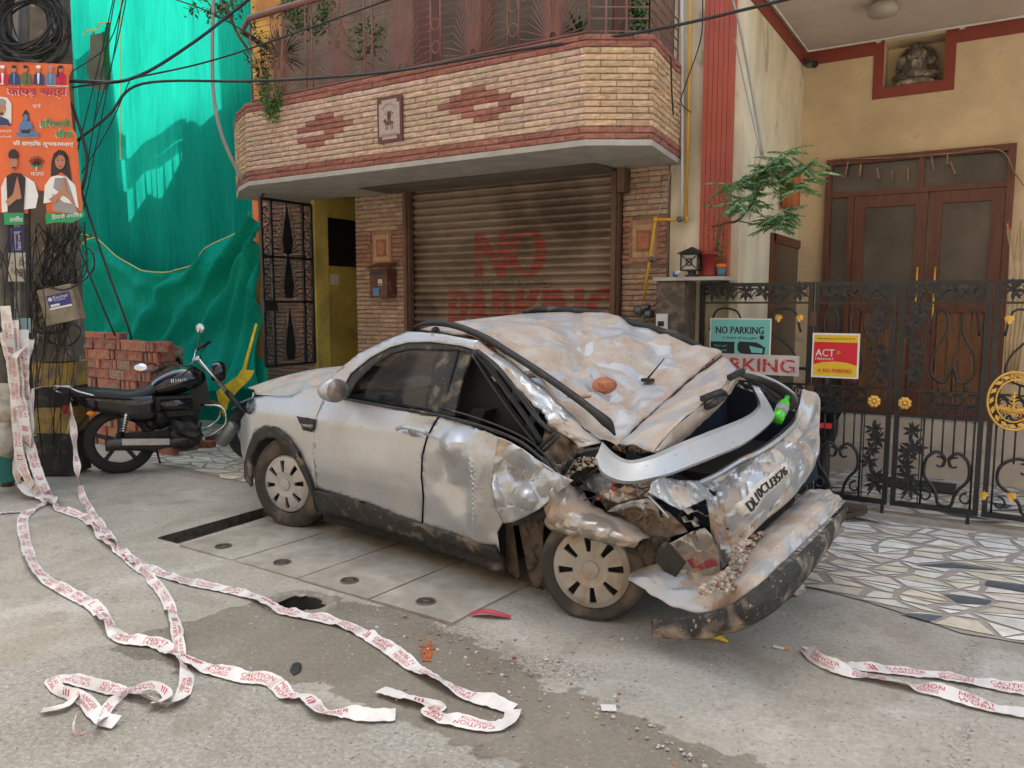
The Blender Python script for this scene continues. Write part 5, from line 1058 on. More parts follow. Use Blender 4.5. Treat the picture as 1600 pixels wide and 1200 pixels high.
# ---------------------------------------------------------------- balcony plants
def spiky(c,n,L,w_,label,cols=(0,2),nm='dracaena'):
    t=thing(nm,label,'plant',c); q=MB(); q.tube([(0,0,-.2),(0,0,.02)],.015,6); q.build('stem',BARK,t); q=MB(); rg=random.Random(n)
    for k in range(n):
        a=rg.uniform(0,6.28); e=rg.uniform(-.3,1.3); d=Vector((math.cos(a)*math.cos(e),math.sin(a)*math.cos(e),math.sin(e))); l_=L*rg.uniform(.6,1); sd=d.cross(Vector((0,0,1))).normalized()*w_
        P=[]; p=Vector((0,0,0))
        for j in range(5): t_=j/4; P.append((p-sd*(1-t_)**.6*.5,p+sd*(1-t_)**.6*.5)); p=p+d*l_/4; d=(d+Vector((0,0,-.16))).normalized()
        q.col=jit(leafc(rg.choice(cols)),.3,rg); q.add([x for ab in P for x in ab],[(2*j,2*j+1,2*j+3,2*j+2) for j in range(4)])
    q.build('leaves',LEAF,t); return t
def leafy(c,n,sx,sy,sz,label,col,L=.05,nm='shrub'):
    t=thing(nm,label,'plant',c); q=MB(); rg=random.Random(n+7); st=MB()
    for k in range(7):
        e=Vector((rg.uniform(-sx,sx),rg.uniform(-sy,sy),rg.uniform(0,sz))); st.tube([(0,0,-sz*.6),e*.5+Vector((0,0,-.1)),e],.005,4)
    st.build('stem',BARK,t); cl=[Vector((rg.uniform(-sx,sx),rg.uniform(-sy,sy),rg.uniform(-sz,sz))) for _ in range(max(5,n//30))]
    for k in range(n):
        p=rg.choice(cl)+Vector((rg.gauss(0,sx*.22),rg.gauss(0,sy*.3),rg.gauss(0,sz*.22)))
        d=Vector((rg.uniform(-1,1),rg.uniform(-1,1),rg.uniform(-.8,.6))); leaflet(q,p,d,(rg.uniform(-.5,.5),rg.uniform(-.5,.5),1),L*rg.uniform(.7,1.3),L*.5,leafc(rg.choice(col)))
    q.build('leaves',LEAF,t); return t
spiky(PY(440,90,5.38),110,.34,.026,'dark spiky leaved plant behind the left part of the balcony railing',(2,2,0))
spiky(PY(905,55,5.5),40,.3,.03,'broad bladed plant at the right corner of the balcony',(0,2),'broad_leaf_plant')
leafy(PY(420,160,5.15),620,.12,.05,.20,'bright green trailing fern spilling over the left end of the parapet',(1,1,0),.035,'trailing_fern')
leafy(PY(470,25,5.45),620,.34,.12,.22,'leafy shrub behind the left part of the balcony railing',(0,1),.05)
leafy(PY(560,70,5.6),320,.3,.1,.25,'climbing shrub on the brick wall behind the second railing panel',(0,1),.05)
leafy(PY(345,5,5.6),260,.32,.15,.14,'creeper hanging over the green sheet at the top left of the balcony',(1,0),.06,'creeper')
leafy(PY(410,95,5.5),420,.16,.1,.32,'tall leafy plant at the left end of the balcony',(2,0),.05)
leafy(PY(990,45,5.9),200,.1,.15,.22,'dark leafy plant at the right end of the balcony',(2,0),.06)
# ---------------------------------------------------------------- caution tapes
TAPEW=mat('white_caution_tape',(.70,.665,.64),.35,var=.12,scale=10,c2=(.46,.38,.32),lo=.54,hi=.74,mscale=7,bump=.25,bscale=45)
TAPER=flat('tape_red_ink',(.5,.05,.07),.5)
PAT=['CAUTION','MEN AT WORK','///','DANGER','WORK IN PROGRESS']
def tape(label,pts,w_=.072,tw=.5,seed=0,zmin=.006,step=None,folds=()):
    """pts: world points along the tape; twisting strip with red print on the side that shows"""
    P=[Vector(p) for p in spl(pts,8)]; rg=random.Random(seed); L=[0]
    for a_,b_ in zip(P[:-1],P[1:]): L.append(L[-1]+(b_-a_).length)
    n=int(L[-1]/.012)+2; Q=[]; k=0
    for i in range(n):
        s=L[-1]*i/(n-1)
        while k<len(L)-2 and L[k+1]<s: k+=1
        t=(s-L[k])/max(1e-6,L[k+1]-L[k]); Q.append(P[k].lerp(P[k+1],t))
    rows=[]
    for i,p in enumerate(Q):
        t=(Q[min(i+2,n-1)]-Q[max(i-2,0)]).normalized(); flatd=abs(t.z)<.5
        sd=t.cross(Vector((0,0,1))) if flatd else t.cross(Fw); sd.normalize(); up=sd.cross(t)
        s=L[-1]*i/(n-1); a=tw*2.9*noise.noise(Vector((s*2.9+seed*9,seed*3.1,0)))+.35*noise.noise(Vector((s*9,seed,8))); cr_=.010*noise.noise(Vector((s*24,seed,4)))+.0015*math.sin(s*160)
        hw=w_/2*(.62+.38*math.cos(a*1.2)); cc=Vector((0,0,abs(math.sin(a))*hw+zmin if p.z<.1 else 0))
        r=[]
        for f in (-1,-.33,.33,1): r.append(p+cc+(sd*math.cos(a)+up*math.sin(a))*hw*f+up*(cr_*(1 if abs(f)<.5 else -.6)))
        rows.append(r)
    q=MB(); q.grid(rows,sm=True)
    def S(s,f):
        x=max(0,min(n-1.001,s/L[-1]*(n-1))); i=int(x); t=x-i; y=(f+1)/2*3; j=min(2,int(y)); ty=y-j
        a0=rows[i][j].lerp(rows[i][j+1],ty); b0=rows[i+1][j].lerp(rows[i+1][j+1],ty); p=a0.lerp(b0,t)
        nr=(rows[i+1][j]-rows[i][j]).cross(rows[i][j+1]-rows[i][j]); 
        if nr.length<1e-9: return p
        nr.normalize(); vw=CAM-p
        nr=nr if nr.dot(vw)>0 else -nr
        return p+nr*.0012
    s=.05+rg.random()*.1; kk=rg.randrange(5)
    def word(s0,txt,f0,f1,ln):
        vs,fs,W=text2d(txt); o_=S(s0+ln/2,0); e1=S(s0+ln/2+.01,0)-o_; e2=S(s0+ln/2,.3)-o_; g=1 if e1.cross(e2).dot(CAM-o_)>0 else -1
        q.add([S(s0+a_/W*ln,g*(f0+(f1-f0)*b_)) for a_,b_ in vs],fs,mi=1)
    while s<L[-1]-.2:
        w0=PAT[kk%5]; kk+=1
        if w0=='///':
            for z in range(3): q.add([S(s+z*.016,-.5),S(s+z*.016+.008,-.5),S(s+z*.016+.022,.55),S(s+z*.016+.014,.55)],[(0,1,2,3)],mi=1)
            s+=.09
        elif ' ' in w0:
            a1,b1=w0.rsplit(' ',1); word(s,a1,.08,.7,.13); word(s,b1,-.68,-.08,.13); s+=.19
        else:
            word(s,w0,.0,.62,.16); word(s+.01,'CONTRACTOR' if kk%2 else 'WARNING',-.62,-.15,.13); s+=.21
    o=q.build('caution_tape',[TAPEW,TAPER]); return tag(o,label,'caution tape','red and white caution tapes')
G_=lambda L,z=.004:[PZ(u,v,z) for u,v in L]
tape('long caution tape snaking from the pole foot past the round hole to the street middle',G_([(75,783),(100,800),(135,812),(160,840),(195,868),(240,893),(300,912),(350,922),(400,935),(440,955),(500,968),(545,980),(590,1005),(640,1040),(700,1075),(750,1095),(803,1110)]),seed=1,tw=.45)
tape('short caution tape doubled back in front of the long one, near the damp patch',G_([(803,1113),(795,1130),(765,1137),(720,1130),(672,1118),(683,1105),(640,1095),(595,1080)]),seed=2,tw=.2)
tape('caution tape curving down the left side of the street and zigzagging to a torn end',G_([(52,797),(36,815),(43,860),(62,898),(110,930),(150,952),(188,998),(245,1008),(285,1030),(330,1048),(380,1062),(425,1068),(452,1090),(480,1093),(505,1118),(540,1116),(575,1122),(618,1120)]),seed=3,tw=.3)
tape('caution tape hanging off the motorcycle and crossing the street to a knotted loop',[PD(110,628,6.6),PD(114,660,6.55),PD(119,715,6.5),PZ(128,775,.01)]+G_([(150,812),(180,850),(208,882),(250,925),(274,975),(281,1030),(292,1062),(283,1092),(262,1108),(238,1098),(200,1085),(150,1078),(110,1064),(82,1064),(92,1085),(130,1100),(160,1128),(183,1135)]),seed=4,tw=.7,w_=.06)
tape('narrow twisted loop of caution tape near the bottom left corner',G_([(232,1108),(262,1092),(240,1078),(200,1088),(168,1112),(152,1142),(125,1155),(115,1138),(128,1090),(100,1106),(66,1112)],.012),seed=5,tw=1.1,w_=.045)
tape('short caution tape lying to the left edge by the pole foot',G_([(-30,806),(0,803),(50,797),(88,778)]),seed=6,tw=.7,w_=.05)
tape('caution tape folded in a hairpin at the right, upper strand',G_([(1262,1016),(1285,1030),(1330,1042),(1420,1052),(1500,1062),(1560,1075),(1640,1090)]),seed=7,tw=.4)
tape('caution tape folded in a hairpin at the right, lower strand',G_([(1262,1018),(1272,1034),(1300,1048),(1360,1060),(1430,1076),(1500,1095),(1560,1110),(1640,1122)]),seed=8,tw=.5)
for k,(L_,lb) in enumerate(([(8,478),(18,560),(26,640),(32,720),(60,772),(80,786)],'leftmost strand'),([(22,500),(30,600),(42,690),(55,750),(88,790)],'middle wide strand'),([(36,515),(40,620),(48,700),(72,772),(86,792)],'right long strand'),([(46,520),(50,600),(40,680),(30,742),(45,770),(66,778)],'strand with a slack belly')) if False else enumerate((([(8,478),(18,560),(26,640),(32,720),(60,772),(80,786)],'leftmost strand'),([(22,500),(30,600),(42,690),(55,750),(88,790)],'middle wide strand'),([(36,515),(40,620),(48,700),(72,772),(86,792)],'right long strand'),([(46,530),(30,600),(34,680),(28,742),(45,770),(66,778)],'strand with a slack belly'))):
    pts=[PD(u,v,6.25+.03*k) for u,v in L_[:-2]]+[PZ(*L_[-2],.05),PZ(*L_[-1],.01)]
    tape('caution tape hanging from the pole to the street, '+lb,pts,seed=20+k,tw=.5,w_=.085)
tape('pale rolled caution tape stretched from the pole to the motorcycle rack',[PD(52,607,6.6),PD(80,603,6.6),PD(112,604,6.6)],seed=30,tw=.2,w_=.06); tape('narrow end of caution tape dangling beside the pole bands',[PD(52,607,6.6),PD(50,640,6.55),PD(52,678,6.5),PD(57,679,6.5)],seed=31,tw=.9,w_=.03)
q=MB(); tape('crumpled caution tape scrap tied high on the pole',[PD(0,520,6.2),PD(14,560,6.2),PD(36,545,6.2),PD(54,530,6.2)],seed=33,tw=.8,w_=.06)
# ---------------------------------------------------------------- motorcycle
MR=PZ(190,738); mo=thing('motorcycle','black commuter motorcycle on its stand between the pole and the car','motorcycle',(MR.x,MR.y,0),math.atan2(.857,.515))
S_=1/170.
def ML(u,v,y=0): return ((u-190)*S_,y,.305+(683-v)*S_)
TYR=mat('tyre_rubber',(.03,.028,.026),.85,var=.25,bump=.4); GLB=flat('glossy_black_paint',(.008,.008,.01),.12,coat=.6); CHR=mat('chrome',(.55,.55,.55),.2,metal=1,var=.1); SEAT=mat('seat_vinyl',(.018,.018,.02),.5,bump=.2); ENG=mat('engine_metal',(.035,.035,.035),.45,metal=.6,var=.3)
def mwheel(x,n):
    w=MB(); w.lathe([(.225,-.045),(.275,-.06),(.308,-.035),(.316,0),(.308,.035),(.275,.06),(.225,.045),(.222,0),(.225,-.045)],(x,0,.306),(0,1,0),40,caps=False); wo=w.build('wheel',TYR,mo)
    w=MB(); w.tube([(x+math.cos(t)*.228,0,.306+math.sin(t)*.228) for t in [k*math.pi/16 for k in range(32)]],.02,6,closed=True)
    for k in range(5): a=k*1.2566+.3; w.obox((x+math.cos(a)*.13,0,.306+math.sin(a)*.13),(math.cos(a)*.1,0,math.sin(a)*.1),(0,.018,0),(-math.sin(a)*.018,0,math.cos(a)*.018))
    w.lathe([(.05,-.06),(.06,0),(.05,.06)],(x,0,.306),(0,1,0),16); w.build('alloy_rim',IRON,wo)
mwheel(0,0); mwheel(1.27,1)
q=MB(); rows=[]   # tank
for t,hw,zl,zh in ((.27,.05,.74,.80),(.32,.13,.70,.88),(.45,.17,.69,.96),(.58,.175,.71,1.0),(.70,.14,.76,.99),(.78,.05,.83,.92)):
    rows.append([(t,hw*math.cos(a),(zl+zh)/2+(zh-zl)/2*math.sin(a)*(1 if math.sin(a)>0 else .8)) for a in [k*math.pi/7 for k in range(14)]+[0]])
q.grid(crg(rows,2,4)); tk=q.build('fuel_tank',GLB,mo)
q=MB(); vs,fs,W=text2d('Hero'); q.add([((.50+a*.032),-.183,.855+b*.032+.006*a) for a,b in vs],fs); q.box(.46,.468,-.183,-.1825,.852,.890); q.box(.477,.485,-.183,-.1825,.852,.890); q.box(.468,.477,-.183,-.1825,.868,.874); q.build('tank_lettering',WH,tk)
q=MB(); q.grid(crg([[(x,-hw,z-.04),(x,-hw*.9,z),(x,0,z+.012),(x,hw*.9,z),(x,hw,z-.04)] for x,hw,z in ((-.37,.07,.79),(-.2,.11,.785),(0,.12,.76),(.12,.13,.745),(.25,.12,.775),(.33,.09,.81))],3,4)); q.build('seat',SEAT,mo,sol=.03)
q=MB(); q.grid(crg([[(x,-hw,z0_),(x,-hw-.01,z1_)] for x,hw,z0_,z1_ in ((-.38,.05,.72,.77),(-.2,.1,.62,.76),(0,.12,.56,.74),(.12,.14,.50,.73),(.32,.14,.50,.74))],3,4)); q.grid(crg([[(x,hw,z0_),(x,hw+.01,z1_)] for x,hw,z0_,z1_ in ((-.38,.05,.74,.76),(-.2,.1,.66,.75),(0,.12,.62,.72),(.1,.13,.58,.71),(.3,.13,.56,.72))],3,4)); q.build('side_panel',GLB,mo,sol=.01)
q=MB(); P=[]
for k in range(9):
    t=R_(55+k*15); P.append([(math.cos(t)*.36,-.07,.31+math.sin(t)*.36),(math.cos(t)*.375,0,.31+math.sin(t)*.375),(math.cos(t)*.36,.07,.31+math.sin(t)*.36)])
q.grid(P); q.build('rear_mudguard',mat('dull_black_plastic',(.03,.032,.036),.55,var=.15),mo,sol=.006)
q=MB(); P=[]
for k in range(7):
    t=R_(30+k*18); P.append([(1.27+math.cos(t)*.34,-.05,.31+math.sin(t)*.34),(1.27+math.cos(t)*.355,0,.31+math.sin(t)*.355),(1.27+math.cos(t)*.34,.05,.31+math.sin(t)*.34)])
q.grid(P); q.build('front_mudguard',GLB,mo,sol=.006)
q=MB(); q.box(-.45,-.40,-.06,.06,.60,.68); q.build('tail_lamp',flat('red_tail_lens',(.35,.01,.03),.2),mo)
q=MB(); q.obox((-.41,0,.50),(.012,0,.05),(0,.09,0),(.002,0,0)); q.obox((-.405,0,.50),(.02,0,.08),(0,.1,0),(.003,0,0)); q.build('number_plate',WHITEP,mo)
for s in(-1,1):
    q=MB(); q.tube([(-.2,s*.09,.60),(-.2,s*.16,.60)],.008,5); q.rock((-.22,s*.17,.60),.035,rs,(1.2,.8,.8)); q.build('indicator',flat('amber_lens',(.7,.2,.02),.25),mo)
    q=MB(); q.tube([(.09,s*.13,.70),(.02,s*.13,.36)],.016,8)
    for k in range(7): z=.42+k*.024; q.tube([(.033+.0048*k*1.0+math.cos(t)*.026,s*.13+math.sin(t)*.026,z) for t in [j*math.pi/5 for j in range(10)]],.006,4,closed=True)
    q.build('rear_shock',CHR,mo)
    q=MB(); q.tube([(1.27,s*.09,.31),(.98,s*.09,.72)],.026,8); q.build('fork_lower',IRON,mo); q=MB(); q.tube([(.98,s*.09,.72),(.72,s*.09,1.06)],.016,8); q.build('fork_tube',CHR,mo)
q=MB(); q.tube(spl([(-.44,-.09,.79),(-.5,-.1,.83),(-.42,-.12,.86),(-.3,-.13,.80),(-.12,-.13,.745),(.0,-.13,.745)],4),.011,6); q.tube(spl([(-.44,.09,.79),(-.5,.1,.83),(-.42,.12,.86),(-.3,.13,.80),(-.12,.13,.745)],4),.011,6); q.tube([(-.5,-.1,.83),(-.5,.1,.83)],.011,6); q.build('grab_rail',CHR,mo)
q=MB(); q.tube(spl([(-.12,-.17,.30),(.0,-.17,.30),(.3,-.16,.27),(.55,-.15,.29),(.66,-.14,.33),(.7,-.1,.45)],4),[.06]*9+[.045]*4+[.028]*8,12); q.build('exhaust',mat('black_exhaust',(.05,.048,.045),.4,metal=.5,var=.2),mo)
q=MB(); q.obox((.22,-.235,.315),(.2,0,-.015),(0,.004,0),(.0,0,.03)); q.build('heat_shield',CHR,mo)
q=MB(); q.rock((.52,-.02,.36),.21,rs,(1.25,.7,.85),sub=2); q.obox((.22,-.09,.33),(.25,0,0),(0,.02,0),(0,0,.06)); q.obox((.45,0,.62),(.2,0,0),(0,.1,0),(0,0,.10)); q.obox((.72,0,.72),(.08,0,.03),(0,.05,0),(-.02,0,.14)); q.rock((.33,-.05,.5),.11,rs,(1,.7,1),sub=2)
for k in range(7): q.obox((.62+.02*k*.2,0,.42+k*.022),(.07,0,0),(0,.08,0),(0,0,.007))
q.lathe([(.08,0),(.075,.03),(.03,.04)],(.5,-.12,.34),(0,-1,0),16); q.build('engine',ENG,mo)
q=MB(); q.obox((.5,-.13,.64),(.14,0,.0),(0,.03,0),(0,0,.06)); q.tube([(.36,-.15,.64),(.64,-.15,.64)],.06,10); q.build('air_cover',GLB,mo)
q=MB(); q.tube([(.75,0,.95),(.6,0,.6),(.65,0,.25),(.3,0,.22),(.15,0,.5),(.3,0,.75)],.02,8); q.tube([(0,-.1,.31),(.35,-.1,.3)],.018,6); q.tube([(0,.1,.31),(.35,.1,.3)],.018,6); q.tube([(.3,.12,.25),(.35,.3,.0)],.012,6); q.build('frame',IRON,mo)
q=MB(); q.tube(spl([(.72,-.1,.62),(.9,-.22,.60),(.93,-.24,.45),(.82,-.22,.35),(.68,-.12,.3)],5),.011,6); q.tube(spl([(.72,.1,.62),(.9,.22,.60),(.93,.24,.45),(.82,.22,.35),(.68,.12,.3)],5),.011,6); q.build('crash_guard',CHR,mo)
bpy.context.view_layer.update(); MI=(Matrix.Translation(mo.location)@Matrix.Rotation(mo.rotation_euler[2],4,'Z')).inverted()
def LM(u,v,d): return MI@PD(u,v,d)
q=MB(); q.tube(spl([LM(326,536,7.85),LM(308,546,7.7),LM(302,566,7.5),LM(290,572,7.35),LM(272,570,7.1),LM(256,574,6.95)],5),.011,6); q.build('handlebar',CHR,mo)
for k,(g0,g1,l0,m0,ax) in enumerate(((LM(328,534,7.87),LM(309,545,7.7),LM(310,545,7.7),LM(313,513,7.8),(1,1,0)),(LM(258,573,6.97),LM(238,582,6.75),LM(250,573,6.9),LM(220,574,6.65),(1,0,0)))):
    q=MB(); q.tube([g0,g1],.018,8); q.tube([g0,g1+Vector((.03,0,-.03))],.005,5); q.build('grip',CABLE,mo)
    q=MB(); q.tube(spl([l0,(l0+m0)/2+Vector((0,0,.03)),m0],4),.006,5); q.build('mirror_stalk',IRON,mo)
    nrm=(MI.to_3x3()@(CAM-PD(300,550,7))).normalized()+Vector((0,0,.3 if k else .1))
    q=MB(); q.lathe([(.024,-.014),(.043,-.01),(.046,0),(.041,.004)],(0,0,0),nrm,18); q.v=[(v[0]*(1.25 if k else .9),v[1]*(1.25 if k else .9),v[2]*(.75 if k else 1.1)) for v in q.v]; q.v=[tuple(Vector(v)+m0) for v in q.v]; q.build('mirror',CHR,mo)
q=MB(); q.lathe([(.09,-.02),(.11,.06),(.09,.1),(.02,.12)],(.86,0,.93),(1,0,-.05),18); q.build('headlamp',GLB,mo)
for s in(-1,1): q=MB(); q.lathe([(.042,0),(.045,.03),(.035,.035)],(.72,s*.05,1.05),(-.5,0,.86),16); q.build('instrument_dial',CHR,mo)
bo=MB(); c=PD(342,648,7.35); bo.lathe([(.05,0),(.065,.02),(.065,.22),(.05,.25)],(0,0,0),(.35,.2,.5),14); o=bo.build('paint_can',mat('scuffed_tin',(.2,.22,.22),.4,metal=.6,var=.3)); o.location=(c.x,c.y,.25); tag(o,'dented grey tin can wedged between the motorcycle fork and the car','can')
# ---------------------------------------------------------------- litter
q=MB(); p=PZ(766,962,.01); q.grid(crg([[(-.1,-.02,0),(-.03,-.025,.02),(.05,-.02,.012),(.11,-.012,.0)],[(-.1,0,.012),(-.03,0,.035),(.05,.0,.025),(.11,0,.01)],[(-.07,.015,0),(-.02,.03,.006),(.05,.02,.004),(.1,.012,0)]],3,3)); q.text('CRUNCH',(-.05,-.02,.03),(1,0,0),(0,1,.3),.02,mi=1) if False else None; o=q.build('snack_wrapper',flat('red_foil_wrapper',(.4,.015,.04),.25)); o.location=p; o.rotation_euler=(0,0,.35); tag(o,'crumpled red foil snack wrapper on the concrete under the car door','wrapper')
for u,v,lb in ((1110,998,'yellow banana peel under the left end of the rear bumper'),):
    q=MB(); 
    for k in range(3): q.tube(spl([(0,0,.015),(.035*math.cos(k*1.2-.4),.035*math.sin(k*1.2-.4),.025),(.085*math.cos(k*1.2),.085*math.sin(k*1.2)*.7,.006)],4),[.012,.016,.016,.015,.014,.013,.011,.008,.004],6,flat_=1.4)
    o=q.build('banana_peel',flat('yellow_peel',(.72,.5,.03),.6)); o.location=PZ(u,v,.004); tag(o,lb,'banana peel')
q=MB(); q.box(-.03,.03,-.024,.024,0,.002); o=q.build('paper_scrap',WHITEP); o.location=PZ(951,1106,.008); o.rotation_euler=(0,0,.5); tag(o,'small square white paper scrap on the damp street patch','paper')
q=MB(); q.box(-.04,.01,-.004,.004,0,.008); q.box(.01,.03,-.004,.004,0,.008,1); o=q.build('cigarette_butt',[WH,flat('filter_orange',(.6,.25,.05))]); o.location=PZ(1222,1014,.004); tag(o,'cigarette stub with an orange filter right of the car','cigarette')
q=MB(); q.rock((0,0,0),.035,rs,(1.6,.7,.15),sub=2); o=q.build('dark_stone_chip',CABLE); o.location=PZ(462,1044,.008); tag(o,'flat dark slate chip beside the zigzag tape','stone chip')
q=MB(); q.grid([[(-.03,-.02,0),(.04,-.02,.006)],[(-.04,.02,.004),(.03,.02,.0)]]); o=q.build('red_wrapper_scrap',RI,sol=.002); o.location=PZ(1270,1018,.012); tag(o,'small red and white wrapper scrap beside the hairpin tape','wrapper')
PEB=mat('pebbles',(.34,.3,.25),.9,attr=True,var=.2); q=MB(); rp=random.Random(99); 
def peb(u,v,r):
    p=PZ(u,v,r*.3); q.col=jit(rp.choice([(.4,.36,.3),(.5,.46,.42),(.28,.24,.2),(.35,.18,.12)]),.2,rp); q.rock(p,r,rp,(1,1,.6),sub=0)
for k in range(130):
    t=rp.random(); C=[(560,960),(660,985),(760,1030),(860,1060),(960,1110),(1100,1190)]; i=rp.randrange(5); u=C[i][0]+(C[i+1][0]-C[i][0])*t+rp.gauss(0,28); v=C[i][1]+(C[i+1][1]-C[i][1])*t+rp.gauss(0,16); peb(u,v,rp.uniform(.003,.012))
for k in range(260): peb(rp.uniform(150,1550),rp.uniform(860,1190),rp.uniform(.0015,.0055))
for k in range(30): peb(rp.gauss(960,90),rp.gauss(1000,18),rp.uniform(.004,.013))
for k in range(40): peb(rp.gauss(760,120),rp.gauss(1110,35),rp.uniform(.003,.01))
for k in range(30): peb(rp.gauss(850,60),rp.gauss(1075,25),rp.uniform(.003,.01))
o=q.build('gravel',PEB); o['kind']='stuff'; o['label']='loose grit and pebbles strewn over the street'; o['category']='gravel'
q=MB(); 
for k in range(160): 
    p=PZ(rp.gauss(668,5),rp.gauss(1018,8),.006); q.rock(p,rp.uniform(.002,.006),rp,(1.5,1,.4),sub=0)
o=q.build('spilled_masala',flat('orange_crumbs',(.45,.11,.03),.8)); tag(o,'patch of orange crumbs spilled on the damp street','crumbs',kind='stuff')
# ---------------------------------------------------------------- the crushed car
O_=Vector((-1.644,3.396,0)); CA=Vector((-.9935,.1145,0)); CN=Vector((-.1145,-.9935,0))
def W(a,b,z): return O_+CA*a+CN*b+Vector((0,0,z))
def cb(u,v,b): return PP(u,v,O_+CN*b,CN)
def ca_(u,v,a): return PP(u,v,O_+CA*a,CA)
def loc(p): d=p-O_; return d.dot(CA),d.dot(CN),d.z
car=thing('crushed_car','silver hatchback with its roof and rear crushed flat under brick dust','car',(O_.x,O_.y,0))
def paint(name,dust,seed,bronze=0,scr=1,rgh=.36,soft=0,met=.72):
    m=bpy.data.materials.new(name); m.use_nodes=True; n=m.node_tree.nodes; l=m.node_tree.links; b=n['Principled BSDF']
    tc=n.new('ShaderNodeTexCoord'); mp=n.new('ShaderNodeMapping'); mp.inputs['Location'].default_value=(seed,seed*2,0); l.new(tc.outputs['Object'],mp.inputs[0])
    def nz(s,d=8,st=None,dist=.6):
        t=n.new('ShaderNodeTexNoise'); t.inputs['Scale'].default_value=s; t.inputs['Detail'].default_value=d; t.inputs['Distortion'].default_value=dist
        if st:
            m2=n.new('ShaderNodeMapping'); m2.inputs['Scale'].default_value=st; l.new(mp.outputs[0],m2.inputs[0]); l.new(m2.outputs[0],t.inputs['Vector'])
        else: l.new(mp.outputs[0],t.inputs['Vector'])
        return t.outputs['Fac']
    def mr(s,a,c,x=0,y=1):
        r=n.new('ShaderNodeMapRange'); r.inputs[1].default_value=a; r.inputs[2].default_value=c; r.inputs[3].default_value=x; r.inputs[4].default_value=y; l.new(s,r.inputs[0]); return r.outputs[0]
    def mth(op,x,y):
        q=n.new('ShaderNodeMath'); q.operation=op; q.use_clamp=True
        for i,s in enumerate((x,y)):
            if isinstance(s,(int,float)): q.inputs[i].default_value=s
            else: l.new(s,q.inputs[i])
        return q.outputs[0]
    big=mr(nz(1.4 if soft else 2.6,10,dist=1.6),.64-dust*.36-soft*.22,.68-dust*.34+soft*.12,0,1-.45*soft); fine=mr(nz(26,8),.35,.62)
    streak=mr(nz(9,6,(1,1,.12)),.5,.72,0,.55)
    d=mth('MAXIMUM',mth('MULTIPLY',big,mth('ADD',fine,.55)),mth('MULTIPLY',streak,.35+dust*.5)); d=mth('MAXIMUM',d,.10+dust*.1)
    mx=n.new('ShaderNodeMix'); mx.data_type='RGBA'; l.new(d,mx.inputs[0])
    base=(.46,.485,.51,1) if not bronze else (.40,.37,.33,1); mx.inputs[6].default_value=base
    dc=n.new('ShaderNodeMix'); dc.data_type='RGBA'; l.new(mr(nz(5,6),.35,.65),dc.inputs[0]); dc.inputs[6].default_value=(.41,.30,.225,1); dc.inputs[7].default_value=(.30,.235,.18,1) if bronze else (.52,.455,.385,1)
    l.new(dc.outputs[2],mx.inputs[7]); col=mx.outputs[2]
    if scr: # chips and scratches of bare bright metal / grime
        ch=mr(nz(70,4,(1,1,1)),.66,.70); c2=n.new('ShaderNodeMix'); c2.data_type='RGBA'; l.new(mth('MULTIPLY',ch,.7),c2.inputs[0]); l.new(col,c2.inputs[6]); c2.inputs[7].default_value=(.16,.13,.11,1); col=c2.outputs[2]
    l.new(col,b.inputs['Base Color']); l.new(mr(d,0,1,met,.0),b.inputs['Metallic']); l.new(mr(d,0,1,rgh,.9),b.inputs['Roughness'])
    bp=n.new('ShaderNodeBump'); bp.inputs['Strength'].default_value=.25; bp.inputs['Distance'].default_value=.004; l.new(nz(60,8),bp.inputs['Height']); l.new(bp.outputs[0],b.inputs['Normal']); return m
SIL=paint('dusty_silver_paint',.14,3,rgh=.27,soft=1,met=.75); SILR=paint('roof_silver_under_brick_dust',.54,11,met=.4,rgh=.42); SILB=paint('grimy_bronze_silver',.42,5,1,rgh=.24); SILC=paint('scuffed_bright_silver',.30,8,rgh=.27,met=.62)
SILD=paint('tailgate_muddy_silver',.46,21,rgh=.26)
CLADB=mat('dusty_black_bumper_plastic',(.035,.033,.03),.75,c2=(.30,.235,.175),lo=.5,hi=.64,mscale=6,var=.3,bump=.6,c3=(.36,.3,.24),lo3=.62,hi3=.7,s3=45)
SILE=paint('bumper_scuffed_silver',.50,31,rgh=.38,met=.5)
CLAD=mat('muddy_black_cladding',(.028,.027,.025),.7,c2=(.25,.19,.13),lo=.55,hi=.72,mscale=7,var=.3,bump=.4,c3=(.33,.27,.2),lo3=.66,hi3=.74,s3=60)
RUB=mat('dusty_rubber_trim',(.022,.022,.022),.55,c2=(.2,.17,.14),lo=.6,hi=.78,mscale=16,var=.3)
INT=mat('dark_interior',(.012,.011,.010),.8,var=.3); WGL=mat('dark_window_glass',(.012,.014,.016),.08,var=.1,spec=.6); LINER=mat('muddy_wheel_liner',(.11,.08,.058),.85,var=.3,bump=.4,c2=(.05,.042,.035),mscale=6)
def Bz(z):
    T=((-.2,-.06),(.15,-.02),(.28,.03),(.5,.055),(.72,.05),(.83,.045),(.88,.02),(.97,-.03),(1.2,-.13),(1.5,-.28),(2,-.4))
    for (z0_,b0),(z1_,b1) in zip(T[:-1],T[1:]):
        if z<=z1_:
            t=(z-z0_)/(z1_-z0_); return b0+(b1-b0)*t
    return -.3
def side(a,z,d=0):
    b=Bz(z)+d
    if a>2.9: b-=.55*((a-2.9)/.55)**2.2
    return b
def resamp(P,st,closed=True):
    o=[]; Q=list(P)+([P[0]] if closed else [])
    for (x0_,y0_),(x1_,y1_) in zip(Q[:-1],Q[1:]):
        n_=max(1,int(math.hypot(x1_-x0_,y1_-y0_)/st))
        for k in range(n_): o.append((x0_+(x1_-x0_)*k/n_,y0_+(y1_-y0_)*k/n_))
    return o
